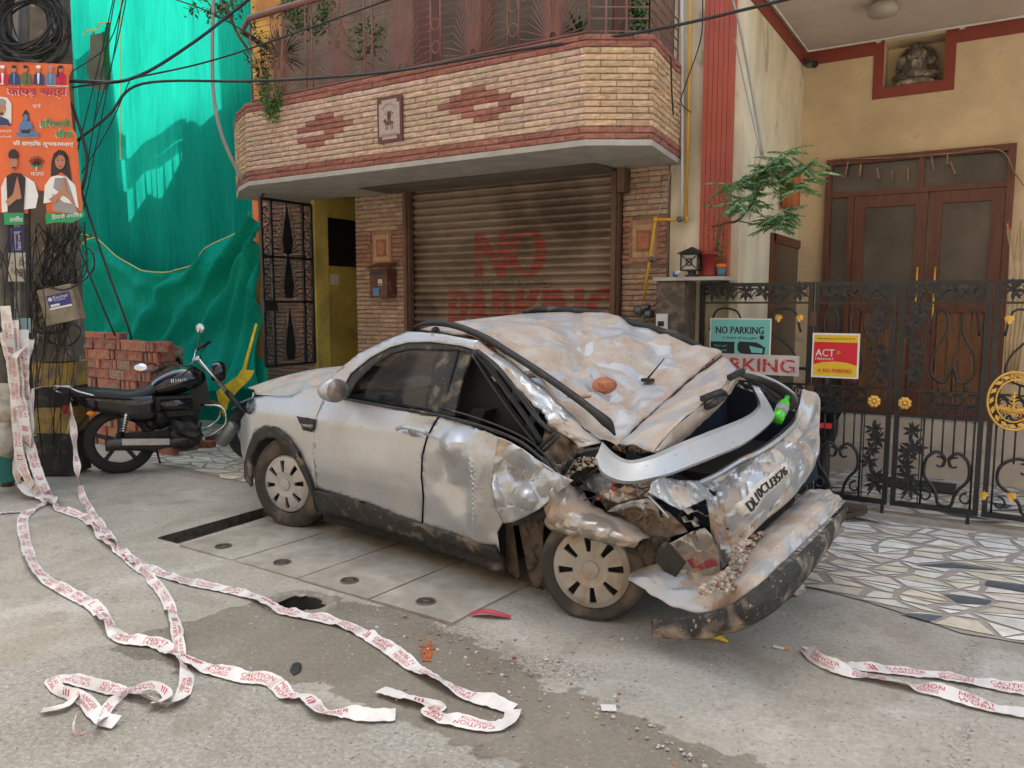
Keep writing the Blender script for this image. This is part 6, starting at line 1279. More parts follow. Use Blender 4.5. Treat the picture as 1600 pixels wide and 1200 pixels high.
def crump(p,amp,sc,seed):
    q=Vector((p.x*sc+seed,p.y*sc,p.z*sc)); r=1-abs(noise.noise(q))*2.2; r2=1-abs(noise.noise(q*2.3+Vector((5,1,2))))*2.2
    d=noise.voronoi(q*1.15)[0]; r3=min(.6,d[1]-d[0]); return amp*(r*.28+r2*.14-.55+r3*2.1)
def patch(outline,bf,name,m,par=car,st=5.,amp=0,sc=6,seed=0,plane='b',th=.004,holes=(),edgefree=True,build=True,mb=None,mi=0):
    """sheet metal panel: outline as seen, real depth given by bf(a,z) for each vertex"""
    ol=resamp(outline,st); hl=[resamp(h,st) for h in holes]
    us=[p[0] for p in ol]; vs_=[p[1] for p in ol]; pts=list(ol); E=[(i,(i+1)%len(ol)) for i in range(len(ol))]
    for h in hl: k=len(pts); pts+=h; E+=[(k+i,k+(i+1)%len(h)) for i in range(len(h))]
    allb=list(pts); y=min(vs_); r=0
    while y<max(vs_):
        x=min(us)+(st/2 if r%2 else 0)
        while x<max(us):
            if inpoly(x,y,ol) and not any(inpoly(x,y,h) for h in hl) and min((x-p[0])**2+(y-p[1])**2 for p in allb)>(st*.45)**2: pts.append((x,y))
            x+=st
        y+=st*.87; r+=1
    res=delaunay_2d_cdt([Vector(p) for p in pts],E,[],0,1e-4); V2,F2=res[0],res[2]
    V=[]
    for v in V2:
        u_,v_=v
        if plane=='b':
            p=cb(u_,v_,0); a,_,z=loc(p); b=bf(a,z)
            for _ in range(2): p=cb(u_,v_,b); a,_,z=loc(p); b=bf(a,z)
            p=cb(u_,v_,b)
        else: p=ca_(u_,v_,bf(u_,v_))
        if amp:
            vw=(CAM-p).normalized(); p=p+vw*crump(p,amp,sc,seed)
        V.append(p)
    F=[]
    for f in F2:
        c=sum((Vector(V2[i]) for i in f),Vector((0,0)))/len(f)
        if not inpoly(c.x,c.y,ol) or any(inpoly(c.x,c.y,h) for h in hl): continue
        nn=(V[f[1]]-V[f[0]]).cross(V[f[2]]-V[f[0]]); f=tuple(f)
        F.append(f if nn.dot(CAM-V[f[0]])>0 else f[::-1])
    q=mb or MB(); q.add(V,F,True,mi)
    return part(q,name,m,par,sol=th,crisp=.3 if amp>.01 else 0) if build else q
def chd(a,z,L):  # sum of gaussian dents (a,z,ra,rz,amount)
    return sum(k*math.exp(-((a-x)/ra)**2-((z-y)/rz)**2) for x,y,ra,rz,k in L)
# --- front wing, bumper, doors
ARCO=[(489,764),(477,735),(465,707),(449,684),(431,670),(412,666),(396,677),(387,700),(381,723)]
patch([(397,622),(412,619),(428,619),(456,618),(470,609),(491,605),(503,602),(511,612),(502,630),(494,650),(489,674),(490,724),(495,763)]+ARCO[0:]+[(377,706),(375,680),(377,655),(384,645),(391,648),(398,640)],lambda a,z:side(a,z),'front_wing',SIL,amp=.0015,sc=3)
patch([(386,628),(397,620),(404,622),(402,636),(392,648),(384,645)],lambda a,z:side(a,z,-.004),'headlight',WGL)
patch(ARCO+[(381,745),(384,752),(392,761),(391,738),(393,712),(405,690),(417,683),(431,685),(447,698),(463,722),(475,746),(486,772),(492,800),(494,802),(489,766)],lambda a,z:side(a,z,.025),'front_arch_cladding',CLAD,amp=.002,sc=12,th=.02)
dn=[(1.12,.88,.16,.05,-.03),(1.6,.6,.5,.12,.012),(1.05,.5,.12,.2,-.015)]
patch([(511,612),(536,622),(572,629),(610,636),(650,643),(685,650),(679,658),(666,682),(658,713),(657,745),(660,777),(658,819),(620,806),(579,789),(530,774),(497,763),(490,724),(489,674),(494,650),(502,630)],lambda a,z:side(a,z,chd(a,z,dn)),'front_door',SIL,amp=.002,sc=3)
dr_=[(.92,.80,.09,.07,.05),(.75,.62,.05,.30,.045),(.88,.55,.14,.12,-.05),(.60,.45,.08,.25,-.045),(1.0,.72,.04,.12,-.03),(.66,.83,.15,.05,-.03)]
patch([(687,652),(716,660),(740,667),(766,677),(779,683),(773,717),(769,761),(776,796),(785,817),(777,832),(783,884),(765,856),(735,846),(700,832),(661,820),(663,777),(660,745),(661,714),(669,683),(682,659)],lambda a,z:side(a,z,chd(a,z,dr_)),'rear_door',SIL,amp=.011,sc=4,seed=3,st=4.5)
sillb=[(489,766),(530,775),(579,790),(620,807),(658,820),(704,834),(751,853),(769,858),(787,880),(787,895),(765,890),(740,880),(700,867),(660,850),(600,830),(540,811),(494,803)]
patch(sillb,lambda a,z:side(a,z,.02 if z>.2 else -.01),'sill_cladding',CLAD,amp=.004,sc=10,th=.03)
bd=patch([(463,650),(492,655),(490,669),(487,675),(473,672)],lambda a,z:side(a,z,.012),'wing_badge',RUB)
q=MB(); e0=cb(469,664,.10);e1=cb(489,666,.09); vv=(Vector((0,0,1))); vs,fs,Wt=text2d('COMFORT'); q.add([e0+(e1-e0)*(a_/Wt)+vv*(b_*.018-.009) for a_,b_ in vs],fs); part(q,'badge_lettering',CHR,car)
q=MB()
q.tube(spl([cb(620,670,.06),cb(630,667,.10),cb(646,670,.105),cb(662,675,.10),cb(668,679,.06)],5),.014,8,flat_=.8); q.lathe([(.035,0),(.03,-.01)],cb(644,673,.055),CN,16); part(q,'door_handle',SILC,car)
# --- glass area, pillars
patch([(541,622),(556,597),(580,572),(611,551),(643,544),(686,547),(672,605),(669,641),(640,637),(600,630),(565,625)],lambda a,z:-.10-.28*max(0,z-.95),'front_window_glass',mat('clear_dark_glass',(.02,.022,.024),.05,alpha=.55,var=0,bump=0,spec=.8))
patch([(503,602),(514,590),(560,553),(600,533),(637,518),(660,519),(692,522),(718,527),(747,532),(740,546),(719,540),(672,534),(637,535),(610,542),(579,558),(547,584),(536,606),(538,622),(511,612)],lambda a,z:side(a,z,0.005),'a_pillar_and_roof_edge',SIL,amp=.001)
patch([(536,606),(547,584),(579,558),(610,542),(637,535),(672,534),(719,540),(740,546),(735,553),(716,547),(686,547),(643,545),(611,552),(580,573),(556,598),(543,622),(536,621)],lambda a,z:side(a,z,-.004),'window_seal',RUB,th=.01)
patch([(686,547),(716,546),(704,590),(690,648),(668,642),(672,605)],lambda a,z:side(a,z,-.012),'b_pillar_front',CLAD,th=.02)
patch([(719,547),(737,553),(722,592),(709,650),(690,648),(705,598)],lambda a,z:side(a,z,-.014),'b_pillar_rear',CLAD,th=.02)
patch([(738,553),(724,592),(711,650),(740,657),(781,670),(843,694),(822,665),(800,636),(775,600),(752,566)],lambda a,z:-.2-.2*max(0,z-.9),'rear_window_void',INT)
def px_tube(name,L,r,m,b=None,n=4,par=car,flat_=1,mb=None):
    P=[]
    for t in L: u_,v_=t[0],t[1]; bb=t[2] if len(t)>2 else b; P.append(cb(u_,v_,bb))
    q=mb or MB(); q.tube(spl(P,n),r,6,flat_=flat_)
    return part(q,name,m,par) if mb is None else q
for k,(L,r) in enumerate((([(740,549,-.15),(765,575,-.14),(792,612,-.12),(820,650,-.1),(846,692,-.08)],.014),([(737,553,-.12),(758,585,-.12),(785,625,-.1),(812,662,-.09),(838,694,-.07)],.008),([(745,548,-.13),(775,572,-.12),(808,612,-.1),(838,652,-.08),(862,676,-.07)],.012),([(752,552,-.12),(790,590,-.1),(826,630,-.09),(852,668,-.07)],.006))): px_tube('bent_window_frame',L,r,RUB,n=5,flat_=1.4)
for L,r in (([(640,640,-.01),(690,650,.0),(735,661,.01),(780,676,.02),(815,692,.03),(845,716,.03),(868,738,.02)],.010),([(688,637,-.05),(735,650,-.02),(785,668,.0),(825,688,.0),(852,712,0),(866,730,0)],.006),([(536,623,-.02),(600,634,-.02),(684,649,-.02)],.009),([(700,655,.01),(760,668,.02),(800,684,.03),(838,712,.03)],.006)): px_tube('belt_moulding',L,r,RUB,n=5)
px_tube('bent_bracket',[(838,705,-.03),(868,676,-.03)],.012,RUB,flat_=.5); px_tube('bent_bracket',[(842,712,-.03),(873,682,-.03)],.008,RUB)
# mirror
q=MB(); mc=cb(521,610,.13); q.lathe([(.01,.10),(.05,.09),(.075,.05),(.085,.0),(.085,-.03)],mc,CA,20); q.tube([cb(510,610,.0),mc+CN*-.02],.025,8); q.v=[tuple(Vector(v)-Vector((0,0,(v[2]-mc.z)*.12))+CN*((Vector(v)-mc).dot(CN)*.15)) for v in q.v]
for i in range(len(q.sm)): q.sm[i]=True
part(q,'mirror_housing',SIL,car)
q=MB(); q.lathe([(.074,-.031),(.074,-.033)],mc,CA,20); part(q,'mirror_glass',mat('dusty_mirror_glass',(.3,.24,.2),.35,metal=.4,var=.3,scale=20),car)
# hood
hood=[[cb(400,616,-.10),cb(428,618,-.08),cb(456,617,-.08),cb(480,607,-.08),cb(508,600,-.1)],[cb(398,609,-.35),cb(430,602,-.35),cb(462,597,-.35),cb(495,591,-.35),cb(535,588,-.35)],[cb(404,604,-.8),cb(440,591,-.8),cb(477,581,-.8),cb(515,574,-.8),cb(560,570,-.8)],[W(3.25,-1.5,.9),W(2.95,-1.5,.95),W(2.7,-1.5,1.0),W(2.4,-1.5,1.03),W(2.1,-1.5,1.05)]]
q=MB(); q.grid(crg(hood,6,6)); part(q,'bonnet',SILR,car,sol=.004)
q=MB(); q.grid(crg([[W(3.02,-.05,.95),W(3.3,-.3,.9),W(3.42,-.8,.86),W(3.3,-1.3,.87)],[W(3.12,-.05,.6),W(3.4,-.35,.6),W(3.5,-.8,.6),W(3.35,-1.4,.6)],[W(3.1,-.05,.28),W(3.35,-.35,.24),W(3.45,-.8,.24),W(3.3,-1.4,.24)]],5,5)); part(q,'front_bumper',SIL,car,sol=.01)
# far side, floor, windscreen, interior
q=MB(); q.box(0,0,0,0,0,0); q=MB()
def cbox(mb,a0,a1,b0,b1,z0_,z1_,mi=None): mb.add([W(a,b,z) for a in(a0,a1) for b in(b0,b1) for z in(z0_,z1_)],[(0,1,3,2),(4,6,7,5),(0,4,5,1),(2,3,7,6),(0,2,6,4),(1,5,7,3)],mi=mi)
cbox(q,.66,2.2,-1.66,-.04,.12,.5); cbox(q,.3,.66,-1.66,-.3,.15,.7); cbox(q,-.5,.35,-1.5,-.42,.25,.75); cbox(q,2.2,3.2,-1.4,-.35,.2,.85); part(q,'underbody',INT,car)
q=MB(); q.grid(crg([[W(3.2,-1.62,.25),W(2,-1.72,.22),W(1,-1.72,.22),W(.4,-1.72,.25)],[W(3.2,-1.62,.6),W(2,-1.76,.6),W(1,-1.76,.6),W(-.5,-1.66,.6)],[W(3.1,-1.55,.95),W(2,-1.7,1.0),W(1,-1.7,1.02),W(-.3,-1.6,.98)]],4,3)); part(q,'far_side_panel',SIL,car,sol=.01)
q=MB(); q.grid(crg([[W(1.95,-.18,1.02),W(2.05,-.85,1.02),W(1.95,-1.55,1.02)],[W(1.5,-.3,1.42),W(1.6,-.85,1.46),W(1.55,-1.45,1.47)]],5,4)); part(q,'windscreen',mat('crazed_windscreen',(.35,.38,.38),.3,var=.5,scale=20,alpha=.55,c2=(.1,.1,.1),lo=.4,hi=.6,mscale=9),car)
for a0 in(1.1,.35):
    for b0 in(-.35,-1.1):
        q=MB(); cbox(q,a0-.05,a0+.45,b0-.26,b0+.26,.45,.62); h2=1.0 if a0>1 else .8; q.add([W(a,b,z) for a,z in((a0-.1,.6),(a0+.05,.6),(a0-.2,h2),(a0-.3,h2)) for b in(b0-.24,b0+.24)],[(0,1,3,2),(2,3,5,4),(4,5,7,6),(6,7,1,0),(0,2,4,6),(1,3,5,7)]); part(q,'seat',INT,car)
q=MB(); cbox(q,1.75,2.1,-1.55,-.15,.7,.98); part(q,'dashboard',INT,car); q=MB(); c=W(1.62,-1.15,.95); q.tube([c+CN*math.cos(t)*.18+Vector((0,0,math.sin(t)*.17))+CA*math.sin(t)*.06 for t in [k*math.pi/10 for k in range(20)]],.014,6,closed=True); part(q,'steering_wheel',RUB,car)
# --- roof, sagging from the front header to the crushed tail
bs=(-.28,-.6,-.9,-1.2,-1.45)
RR=[[(657,515),(700,505),(745,499),(790,494),(818,491)],[(747,531),(790,518),(835,507),(875,497),(900,489)],[(800,567),(850,552),(895,537),(940,519),(975,505)],[(858,614),(905,598),(953,574),(998,549),(1045,525)],[(915,670),(960,642),(1005,608),(1048,572),(1090,541)],[(966,694),(1005,657),(1045,622),(1085,588),(1128,556)]]
g_=crg([[cb(u,v,b) for (u,v),b in zip(r,bs)] for r in RR],10,9)
for r in g_:
    for p in r:
        a,b,z=loc(p); k=min(1,max(0,(1.35-a)/.6)); p.z+=k*(crump(p,.04,2.6,4)+crump(p,.014,7,9))-k*.03*math.exp(-((a-.35)/.2)**2-((b+.62)/.18)**2)+k*.03*math.exp(-((a-.45-.2*(b+.9))/.06)**2)
def sdist(a,b,P):
    return dseg(a,b,P)
for r in g_:
    for p in r:
        a,b,z=loc(p)
        for P,w_,h_ in (([(1.15,-1.2),(.75,-.95),(.3,-.72)],.16,-.035),([(.9,-.35),(.45,-.6),(.12,-.55)],.12,.03),([(.7,-1.4),(.45,-1.1),(.15,-1.15)],.13,.028),([(.5,-.4),(.3,-.9),(.35,-1.3)],.09,-.022),([(1.3,-.5),(.95,-.75)],.14,-.02)):
            d=sdist(a,b,P)
            if d<w_: p.z+=h_*(1-d/w_)
q=MB(); q.grid(g_); part(q,'roof_panel',SILR,car,sol=.004,crisp=.35)
HU=[[cb(u,v,b) for (u,v),b in zip(RR[-1],bs)]]+[[ca_(u,v,-.33) for u,v in ((1021,707),(1050,672),(1085,642),(1120,615),(1151,578))],[ca_(u,v,-.345) for u,v in ((1030,711),(1062,690),(1100,656),(1135,620),(1163,574))]]
HU[0]=[p+Vector((0,0,-.006))-CA*.006 for p in HU[0]]
gg=crg([HU[0],[(a_+b_)/2+Vector((0,0,.012)) for a_,b_ in zip(HU[0],HU[1])],HU[1]],6,5)
for r in gg:
    for p in r: p.z+=crump(p,.008,5,2)
q=MB(); q.grid(gg); part(q,'tailgate_top',SILR,car,sol=.005)
q=MB(); g3=crg([HU[1],HU[2]],8,2); 
for r in g3[1:]:
    for p in r: p.z+=.012*noise.noise(p*30)
q.grid(g3); part(q,'torn_tailgate_edge',SILB,car,sol=.012)
px_tube('hatch_seal',[(966,697,-.28),(1000,663,-.58),(1045,623,-.88),(1085,589,-1.18),(1128,556,-1.44)],.006,RUB,n=6)
for L in ([(1098,623),(1110,618),(1125,612),(1133,617)],[(1104,635),(1116,630),(1130,620)],[(1140,590),(1153,583),(1160,580)]):
    q=MB(); q.tube([ca_(u,v,-.36) for u,v in L],.02,5); part(q,'torn_bracket',RUB,car)
# near cant rail: silver strip folding down beneath the roof rail
up_=[(747,531),(770,549),(800,567),(830,592),(860,616),(892,648),(915,672),(940,692)]; lo_=[(740,546),(765,567),(790,590),(815,614),(838,634),(856,652),(874,674),(906,700)]
rws=[[cb(u,v,-.27) for u,v in up_],[cb((u+x)/2,(v+y)/2,-.20) for (u,v),(x,y) in zip(up_,lo_)],[cb(u,v,-.17) for u,v in lo_]]
g_=crg(rws,5,4)
for r in g_:
    for p in r: a=loc(p)[0]; p+=CN*(crump(p,.05,8,6)+crump(p,.02,18,2))*min(1,max(0,1.1-a))
q=MB(); q.grid(g_); part(q,'crumpled_cant_rail',SILD,car,sol=.004,crisp=.28)
def rail_(name,L,b0,b1,m,lab=None,r0=.0125):
    n_=len(L); P=[cb(u,v,b0+(b1-b0)*i/(n_-1))+Vector((0,0,.01)) for i,(u,v) in enumerate(L)]; P=spl(P,5); k=len(P)
    q=MB(); q.tube(P,[r0*(.35+1.3*min(1,i/6))*(1 if i<k*.75 else 1+ .5*math.sin(min(1,(i-k*.75)/(k*.18))*math.pi/2) if i<k-6 else max(.25,(k-i)/6)*1.3) for i in range(k)],8,flat_=1.3); part(q,name,m,car)
rail_('roof_rail',[(645,514),(670,507),(705,510),(752,527),(790,550),(840,582),(890,617),(927,645),(950,665),(961,683)],-.27,-.30,RUB)
rail_('roof_rail',[(813,492),(830,487),(857,485),(915,489),(965,501),(1015,514),(1060,530),(1108,549)],-1.47,-1.47,CLAD,r0=.015)
q=MB(); q.rock(cb(680,516,-.29),.035,rs,(2.2,.8,.6),sub=1); part(q,'rail_foot',CLAD,car)
# c-pillar remains and rear quarter crumples
patch([(846,690),(858,655),(876,676),(906,700),(935,698),(938,715),(912,722),(900,742),(884,748),(870,738),(850,716)],lambda a,z:-.26+.25*(a-.25),'c_pillar_remains',SILB,amp=.05,sc=9,seed=2,st=3.5)
patch([(779,683),(800,692),(820,704),(845,722),(870,739),(886,747),(896,751),(868,772),(846,793),(820,808),(800,816),(787,818),(776,798),(769,761),(773,717)],lambda a,z:.06+chd(a,z,[(.62,.55,.12,.1,.10),(.45,.72,.1,.06,-.08),(.35,.6,.08,.08,.06),(.62,.78,.06,.05,.04)]),'buckled_door_skin',SILC,amp=.035,sc=6,seed=7,st=3.5)
qr=[[(882,746),(904,764),(927,786),(947,801),(981,814),(1003,830),(1017,841)],[(868,757),(880,785),(902,808),(932,818),(963,829),(989,841),(1005,843)],[(857,775),(862,812),(886,830),(912,834),(943,843),(972,851),(998,848)],[(852,790),(853,815),(872,832),(902,836),(929,843),(957,851),(992,855)]]
g_=crg([[cb(u,v,b) for u,v in r] for r,b in zip(qr,(-.14,.04,.06,-.03))],7,6)
for r in g_:
    for p in r: p+=CN*crump(p,.022,9,3)
q=MB(); q.grid(g_); part(q,'rolled_quarter_panel',SILB,car,sol=.004,crisp=.28)
patch([(884,735),(903,735),(915,741),(945,737),(957,745),(955,779),(949,784),(929,770),(906,764),(886,747)],lambda a,z:-.2,'quarter_panel_fold',SILC,amp=.05,sc=9,seed=1,st=3.5)
patch([(929,769),(949,781),(960,774),(985,760),(1019,780),(1040,797),(1058,812),(1075,830),(1040,842),(1017,841),(1003,830),(981,814),(950,800)],lambda a,z:-.28+.2*max(0,.75-z),'wheelhouse_panel',SILB,amp=.05,sc=9,seed=9,st=3.5)
patch([(948,800),(962,790),(985,783),(1010,779),(1022,786),(1029,799),(1010,794),(985,793),(965,799)],lambda a,z:-.12,'folded_lip',SILC,amp=.02,sc=12,seed=5,st=3)
patch([(1014,769),(1020,752),(1034,745),(1060,750),(1092,751),(1114,774),(1090,786),(1066,797),(1040,784)],lambda u,v:-.50-.1*(v-745)/50,'torn_tailgate_corner',SILC,plane='a',amp=.03,sc=10,seed=3,st=3.5)
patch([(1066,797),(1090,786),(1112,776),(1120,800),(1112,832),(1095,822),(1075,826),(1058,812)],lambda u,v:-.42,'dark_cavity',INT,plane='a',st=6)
px_tube('gas_strut',[(1013,775,-.05),(1030,792,-.03),(1045,809,0)],.006,SILC); px_tube('loose_trim',[(905,752,-.12),(925,738,-.1),(942,728,-.1)],.008,RUB); px_tube('loose_trim',[(880,740,-.1),(890,722,-.08),(900,706,-.1)],.015,RUB); px_tube('loose_trim',[(893,716,-.12),(915,706,-.12),(940,702,-.14)],.014,RUB); px_tube('loose_trim',[(895,722,-.12),(915,712,-.12),(938,710,-.14)],.006,RUB)
# spoiler shell lying across the open tail
top=[(940,692),(960,711),(985,721),(1022,712),(1060,695),(1110,675),(1158,656),(1180,642),(1185,628),(1175,602)]; bot=[(932,714),(945,739),(982,751),(1035,741),(1072,728),(1115,711),(1163,690),(1204,657),(1205,640),(1185,606)]
aa=(-.22,-.3,-.38,-.46,-.5,-.53,-.54,-.52,-.46,-.34)
rws=[[ca_(u,v,a+.05) for (u,v),a in zip(top,aa)],[ca_((u*.82+x*.18),(v*.82+y*.18),a-.015) for (u,v),(x,y),a in zip(top,bot,aa)],[ca_(u,v,a-.06) for (u,v),a in zip(bot,aa)],[ca_(u,v-2,a-.03)+Vector((0,0,-.015)) for (u,v),a in zip(bot,aa)]]
q=MB(); q.grid(crg(rws,6,4,lambda P,n:spl(P,n) if len(P)>5 else lin(P,n))); part(q,'loose_spoiler_shell',paint('clean_silver_shell',.05,2,rgh=.5,soft=.6),car,sol=.006,crisp=.35)
# open tail: dark boot and its right rim
q=MB(); q.add([W(-.05,-.3,.5),W(-.05,-1.55,.5),W(-.62,-1.55,.55),W(-.62,-.2,.55),W(-.0,-.3,.85),W(-.0,-1.6,1.1),W(-.55,-1.6,.9),W(-.55,-.2,.72)],[(0,1,2,3),(0,1,5,4),(1,2,6,5),(2,3,7,6),(0,3,7,4)]); part(q,'boot_interior',mat('blue_black_boot_lining',(.008,.012,.024),.9,var=.3),car)
q=MB(); q.grid(crg([[ca_(u,v,a) for u,v,a in ((1160,577,-.30),(1185,583,-.34),(1215,595,-.42),(1240,612,-.5),(1252,628,-.54))],[ca_(u,v,a) for u,v,a in ((1155,586,-.26),(1180,592,-.3),(1208,606,-.36),(1228,622,-.42),(1240,640,-.48))]],5,4)); part(q,'tail_opening_rim',SIL,car,sol=.015)
for L in ([(1165,590),(1190,603),(1218,622)],[(1170,600),(1195,613),(1212,628)],[(1160,600),(1185,612),(1200,630)]): q=MB(); q.tube([ca_(u,v,-.22) for u,v in L],.012,5); part(q,'loose_strap',RUB,car)
# tailgate lower panel with number plate
TG=[[(1088,757,-.44),(1120,741,-.50),(1156,720,-.55),(1190,703,-.6),(1227,677,-.62),(1247,652,-.6),(1256,610,-.55)],
    [(1100,772,-.50),(1130,762,-.56),(1163,742,-.62),(1198,722,-.66),(1238,694,-.68),(1262,670,-.66),(1279,618,-.6)],
    [(1106,795,-.55),(1138,800,-.62),(1172,780,-.68),(1206,752,-.72),(1240,722,-.74),(1264,702,-.72),(1280,664,-.68)],
    [(1112,832,-.56),(1142,836,-.62),(1176,812,-.68),(1208,780,-.72),(1240,752,-.75),(1262,728,-.76),(1279,706,-.74)],
    [(1128,888,-.58),(1147,872,-.64),(1167,842,-.68),(1196,812,-.70),(1228,786,-.73),(1250,762,-.74),(1270,732,-.74)]]
g_=crg([[ca_(u,v,a) for u,v,a in r] for r in TG],7,6)
pls=lambda p:0
for i,r in enumerate(g_):
    for j,p in enumerate(r):
        fl=1; a,b,z=loc(p); p-=CA*(-1)*0; vw=(CAM-p).normalized(); k=.45 if (12<=i<=19 and 6<j<26) else 1; p+=vw*(crump(p,.05,5,13)+crump(p,.02,14,3))*k
q=MB(); q.grid(g_); part(q,'tailgate_panel',SILD,car,sol=.004,crisp=.28)
q=MB(); q.grid(crg([[ca_(u,v,-.60) for u,v in ((1255,608),(1250,632),(1240,660),(1222,684))],[ca_(u,v,-.66) for u,v in ((1278,616),(1277,640),(1263,668),(1240,690))]],5,3)); part(q,'right_pillar_skin',SILC,car,sol=.006)
q=MB(); q.grid(crg([[ca_(u,v,-.7) for u,v in ((1245,690),(1262,672),(1280,661))],[ca_(u,v,-.76) for u,v in ((1250,694),(1268,680),(1281,664))]],4,2)); part(q,'bent_shard',SILC,car,sol=.004)
px_tube_=lambda name,L,r,m:part((lambda q:(q.tube(spl([ca_(u,v,a) for u,v,a in L],5),r,6),q)[1])(MB()),name,m,car)
px_tube_('tail_lip',[(1080,760,-.46),(1120,742,-.53),(1156,720,-.58),(1190,704,-.62),(1227,678,-.64),(1247,653,-.62),(1256,610,-.56)],.012,SILC)
px_tube_('tail_weatherstrip',[(1121,737,-.5),(1156,716,-.55),(1190,699,-.59),(1224,673,-.61),(1244,649,-.59),(1252,612,-.54)],.008,RUB)
P4=[ca_(1142,789,-.735),ca_(1232,722,-.80),ca_(1238,741,-.80),ca_(1160,811,-.735)]
n4=((P4[1]-P4[0]).cross(P4[3]-P4[0])).normalized(); n4=n4 if n4.dot(CAM-P4[0])>0 else -n4
def plq(s,t,l=0):
    p=(P4[0]*(1-s)+P4[1]*s)*(1-t)+(P4[3]*(1-s)+P4[2]*s)*t; return p+n4*(.012*math.sin(s*5+1)+.006*math.sin(s*11)+l)
q=MB(); q.grid([[plq(i/12,j/3) for i in range(13)] for j in range(4)]); npl=part(q,'number_plate',mat('dusty_number_plate',(.68,.64,.56),.6,c2=(.44,.35,.26),lo=.48,hi=.7,mscale=12,var=.1),car,sol=.003,off=0)
q=MB(); 
for z in(0,.005,.010,.015):
    vs,fs,Wt=text2d('DL10CU3576',3); q.add([plq(.12+.82*a_/Wt+z,.80-.62*b_,.004+z*.1) for a_,b_ in vs],fs)
vs,fs,Wt=text2d('IND'); q.add([plq(.03+.06*a_/Wt,.9-.16*b_,.004) for a_,b_ in vs],fs)
q.v=[tuple(Vector(v)-npl.location-car.location) for v in q.v] if False else q.v
part(q,'plate_lettering',flat('plate_black',(.02,.02,.02)),car)
# bumper, its black lower strip and what hangs at the corner
BR3=[[(990,894,'b',-.12),(1023,880,'b',-.10),(1058,888,'b',-.12),(1095,900,'b',-.14),(1130,893,'a',-.62),(1167,854,'a',-.64),(1198,823,'a',-.66),(1230,795,'a',-.68),(1260,768,'a',-.68),(1288,765,'a',-.66),(1312,779,'a',-.6)],
 [(983,901,'b',.02),(1015,903,'b',.03),(1050,922,'b',.02),(1095,932,'b',-.02),(1140,920,'a',-.74),(1180,886,'a',-.8),(1215,852,'a',-.82),(1246,824,'a',-.84),(1276,799,'a',-.84),(1300,783,'a',-.8),(1316,782,'a',-.7)],
 [(983,904,'b',.04),(1008,922,'b',.06),(1047,946,'b',.07),(1090,957,'b',.06),(1138,946,'b',.02),(1180,918,'a',-.86),(1215,886,'a',-.88),(1250,854,'a',-.89),(1282,823,'a',-.89),(1303,803,'a',-.86),(1318,787,'a',-.76)]]
f4=lambda t:cb(t[0],t[1],t[3]) if t[2]=='b' else ca_(t[0],t[1],t[3])
g_=crg([[f4(t) for t in r] for r in BR3],6,8,lambda P,n:spl(P,n) if len(P)>5 else lin(P,n))
for r in g_:
    for p in r: p+=(Vector((0,0,1))-CA*.7)*crump(p,.022,5,3)
q=MB(); q.grid(g_); part(q,'rear_bumper',SILE,car,sol=.005,crisp=.28)
BK=[[(1021,969,'b',.05),(1070,967,'b',.07),(1100,962,'b',.08),(1138,950,'b',.06),(1172,934,'a',-.86),(1206,905,'a',-.9),(1250,863,'a',-.93),(1295,817,'a',-.92),(1318,790,'a',-.78)],[(1022,982,'b',.07),(1062,984,'b',.09),(1104,982,'b',.10),(1138,972,'b',.09),(1176,954,'a',-.88),(1216,922,'a',-.92),(1262,872,'a',-.95),(1298,828,'a',-.93),(1319,792,'a',-.78)],[(1023,992,'b',.06),(1054,995,'b',.08),(1106,994,'b',.09),(1138,985,'b',.08),(1178,967,'b',.02),(1227,931,'a',-.90),(1279,868,'a',-.93),(1303,829,'a',-.9),(1320,794,'a',-.76)]]
q=MB(); q.grid(crg([[f4(t) for t in r] for r in BK],6,4)); part(q,'bumper_lower_strip',CLADB,car,sol=.02,crisp=.28)
patch([(1025,872),(1038,852),(1054,845),(1078,832),(1101,824),(1113,838),(1124,868),(1127,905),(1100,922),(1068,915),(1040,895)],lambda a,z:-.04+.35*max(-.6,min(0,a+.3)),'corner_panel',SILB,amp=.02,sc=8,seed=6,st=4)
patch([(1023,876),(1029,857),(1039,846),(1047,850),(1072,878),(1056,902),(1038,893)],lambda a,z:.02,'black_corner_trim',CLAD,st=4)
patch([(1073,875),(1086,870),(1091,879),(1119,870),(1123,883),(1084,895),(1080,885)],lambda a,z:.0,'red_reflector',mat('dusty_red_reflector',(.2,.03,.04),.5,c2=(.33,.2,.15),lo=.45,hi=.6,mscale=20),st=4)
patch([(1008,842),(1030,838),(1048,842),(1040,850),(1028,860),(1022,878),(1012,886),(1000,870),(996,856)],lambda a,z:-.1,'torn_inner_bracket',LINER,amp=.03,sc=14,st=4)
px_tube('bumper_clip',[(1178,938,.0),(1190,930,0)],.006,SILC)
patch([(786,815),(800,818),(806,850),(812,900),(808,905),(792,890),(786,880),(782,832)],lambda a,z:-.12,'wheel_liner',LINER,amp=.02,sc=9)
patch([(808,810),(835,806),(850,815),(848,850),(852,885),(846,912),(838,921),(826,900),(818,860)],lambda a,z:-.10,'torn_liner_flap',LINER,amp=.03,sc=9)
patch([(786,895),(808,905),(846,915),(850,925),(820,915),(788,900)],lambda a,z:-.2,'underfloor_edge',LINER)
patch([(800,815),(850,795),(856,800),(850,812),(836,812),(815,820),(796,822)],lambda a,z:.02,'dangling_seal',RUB,amp=.02)
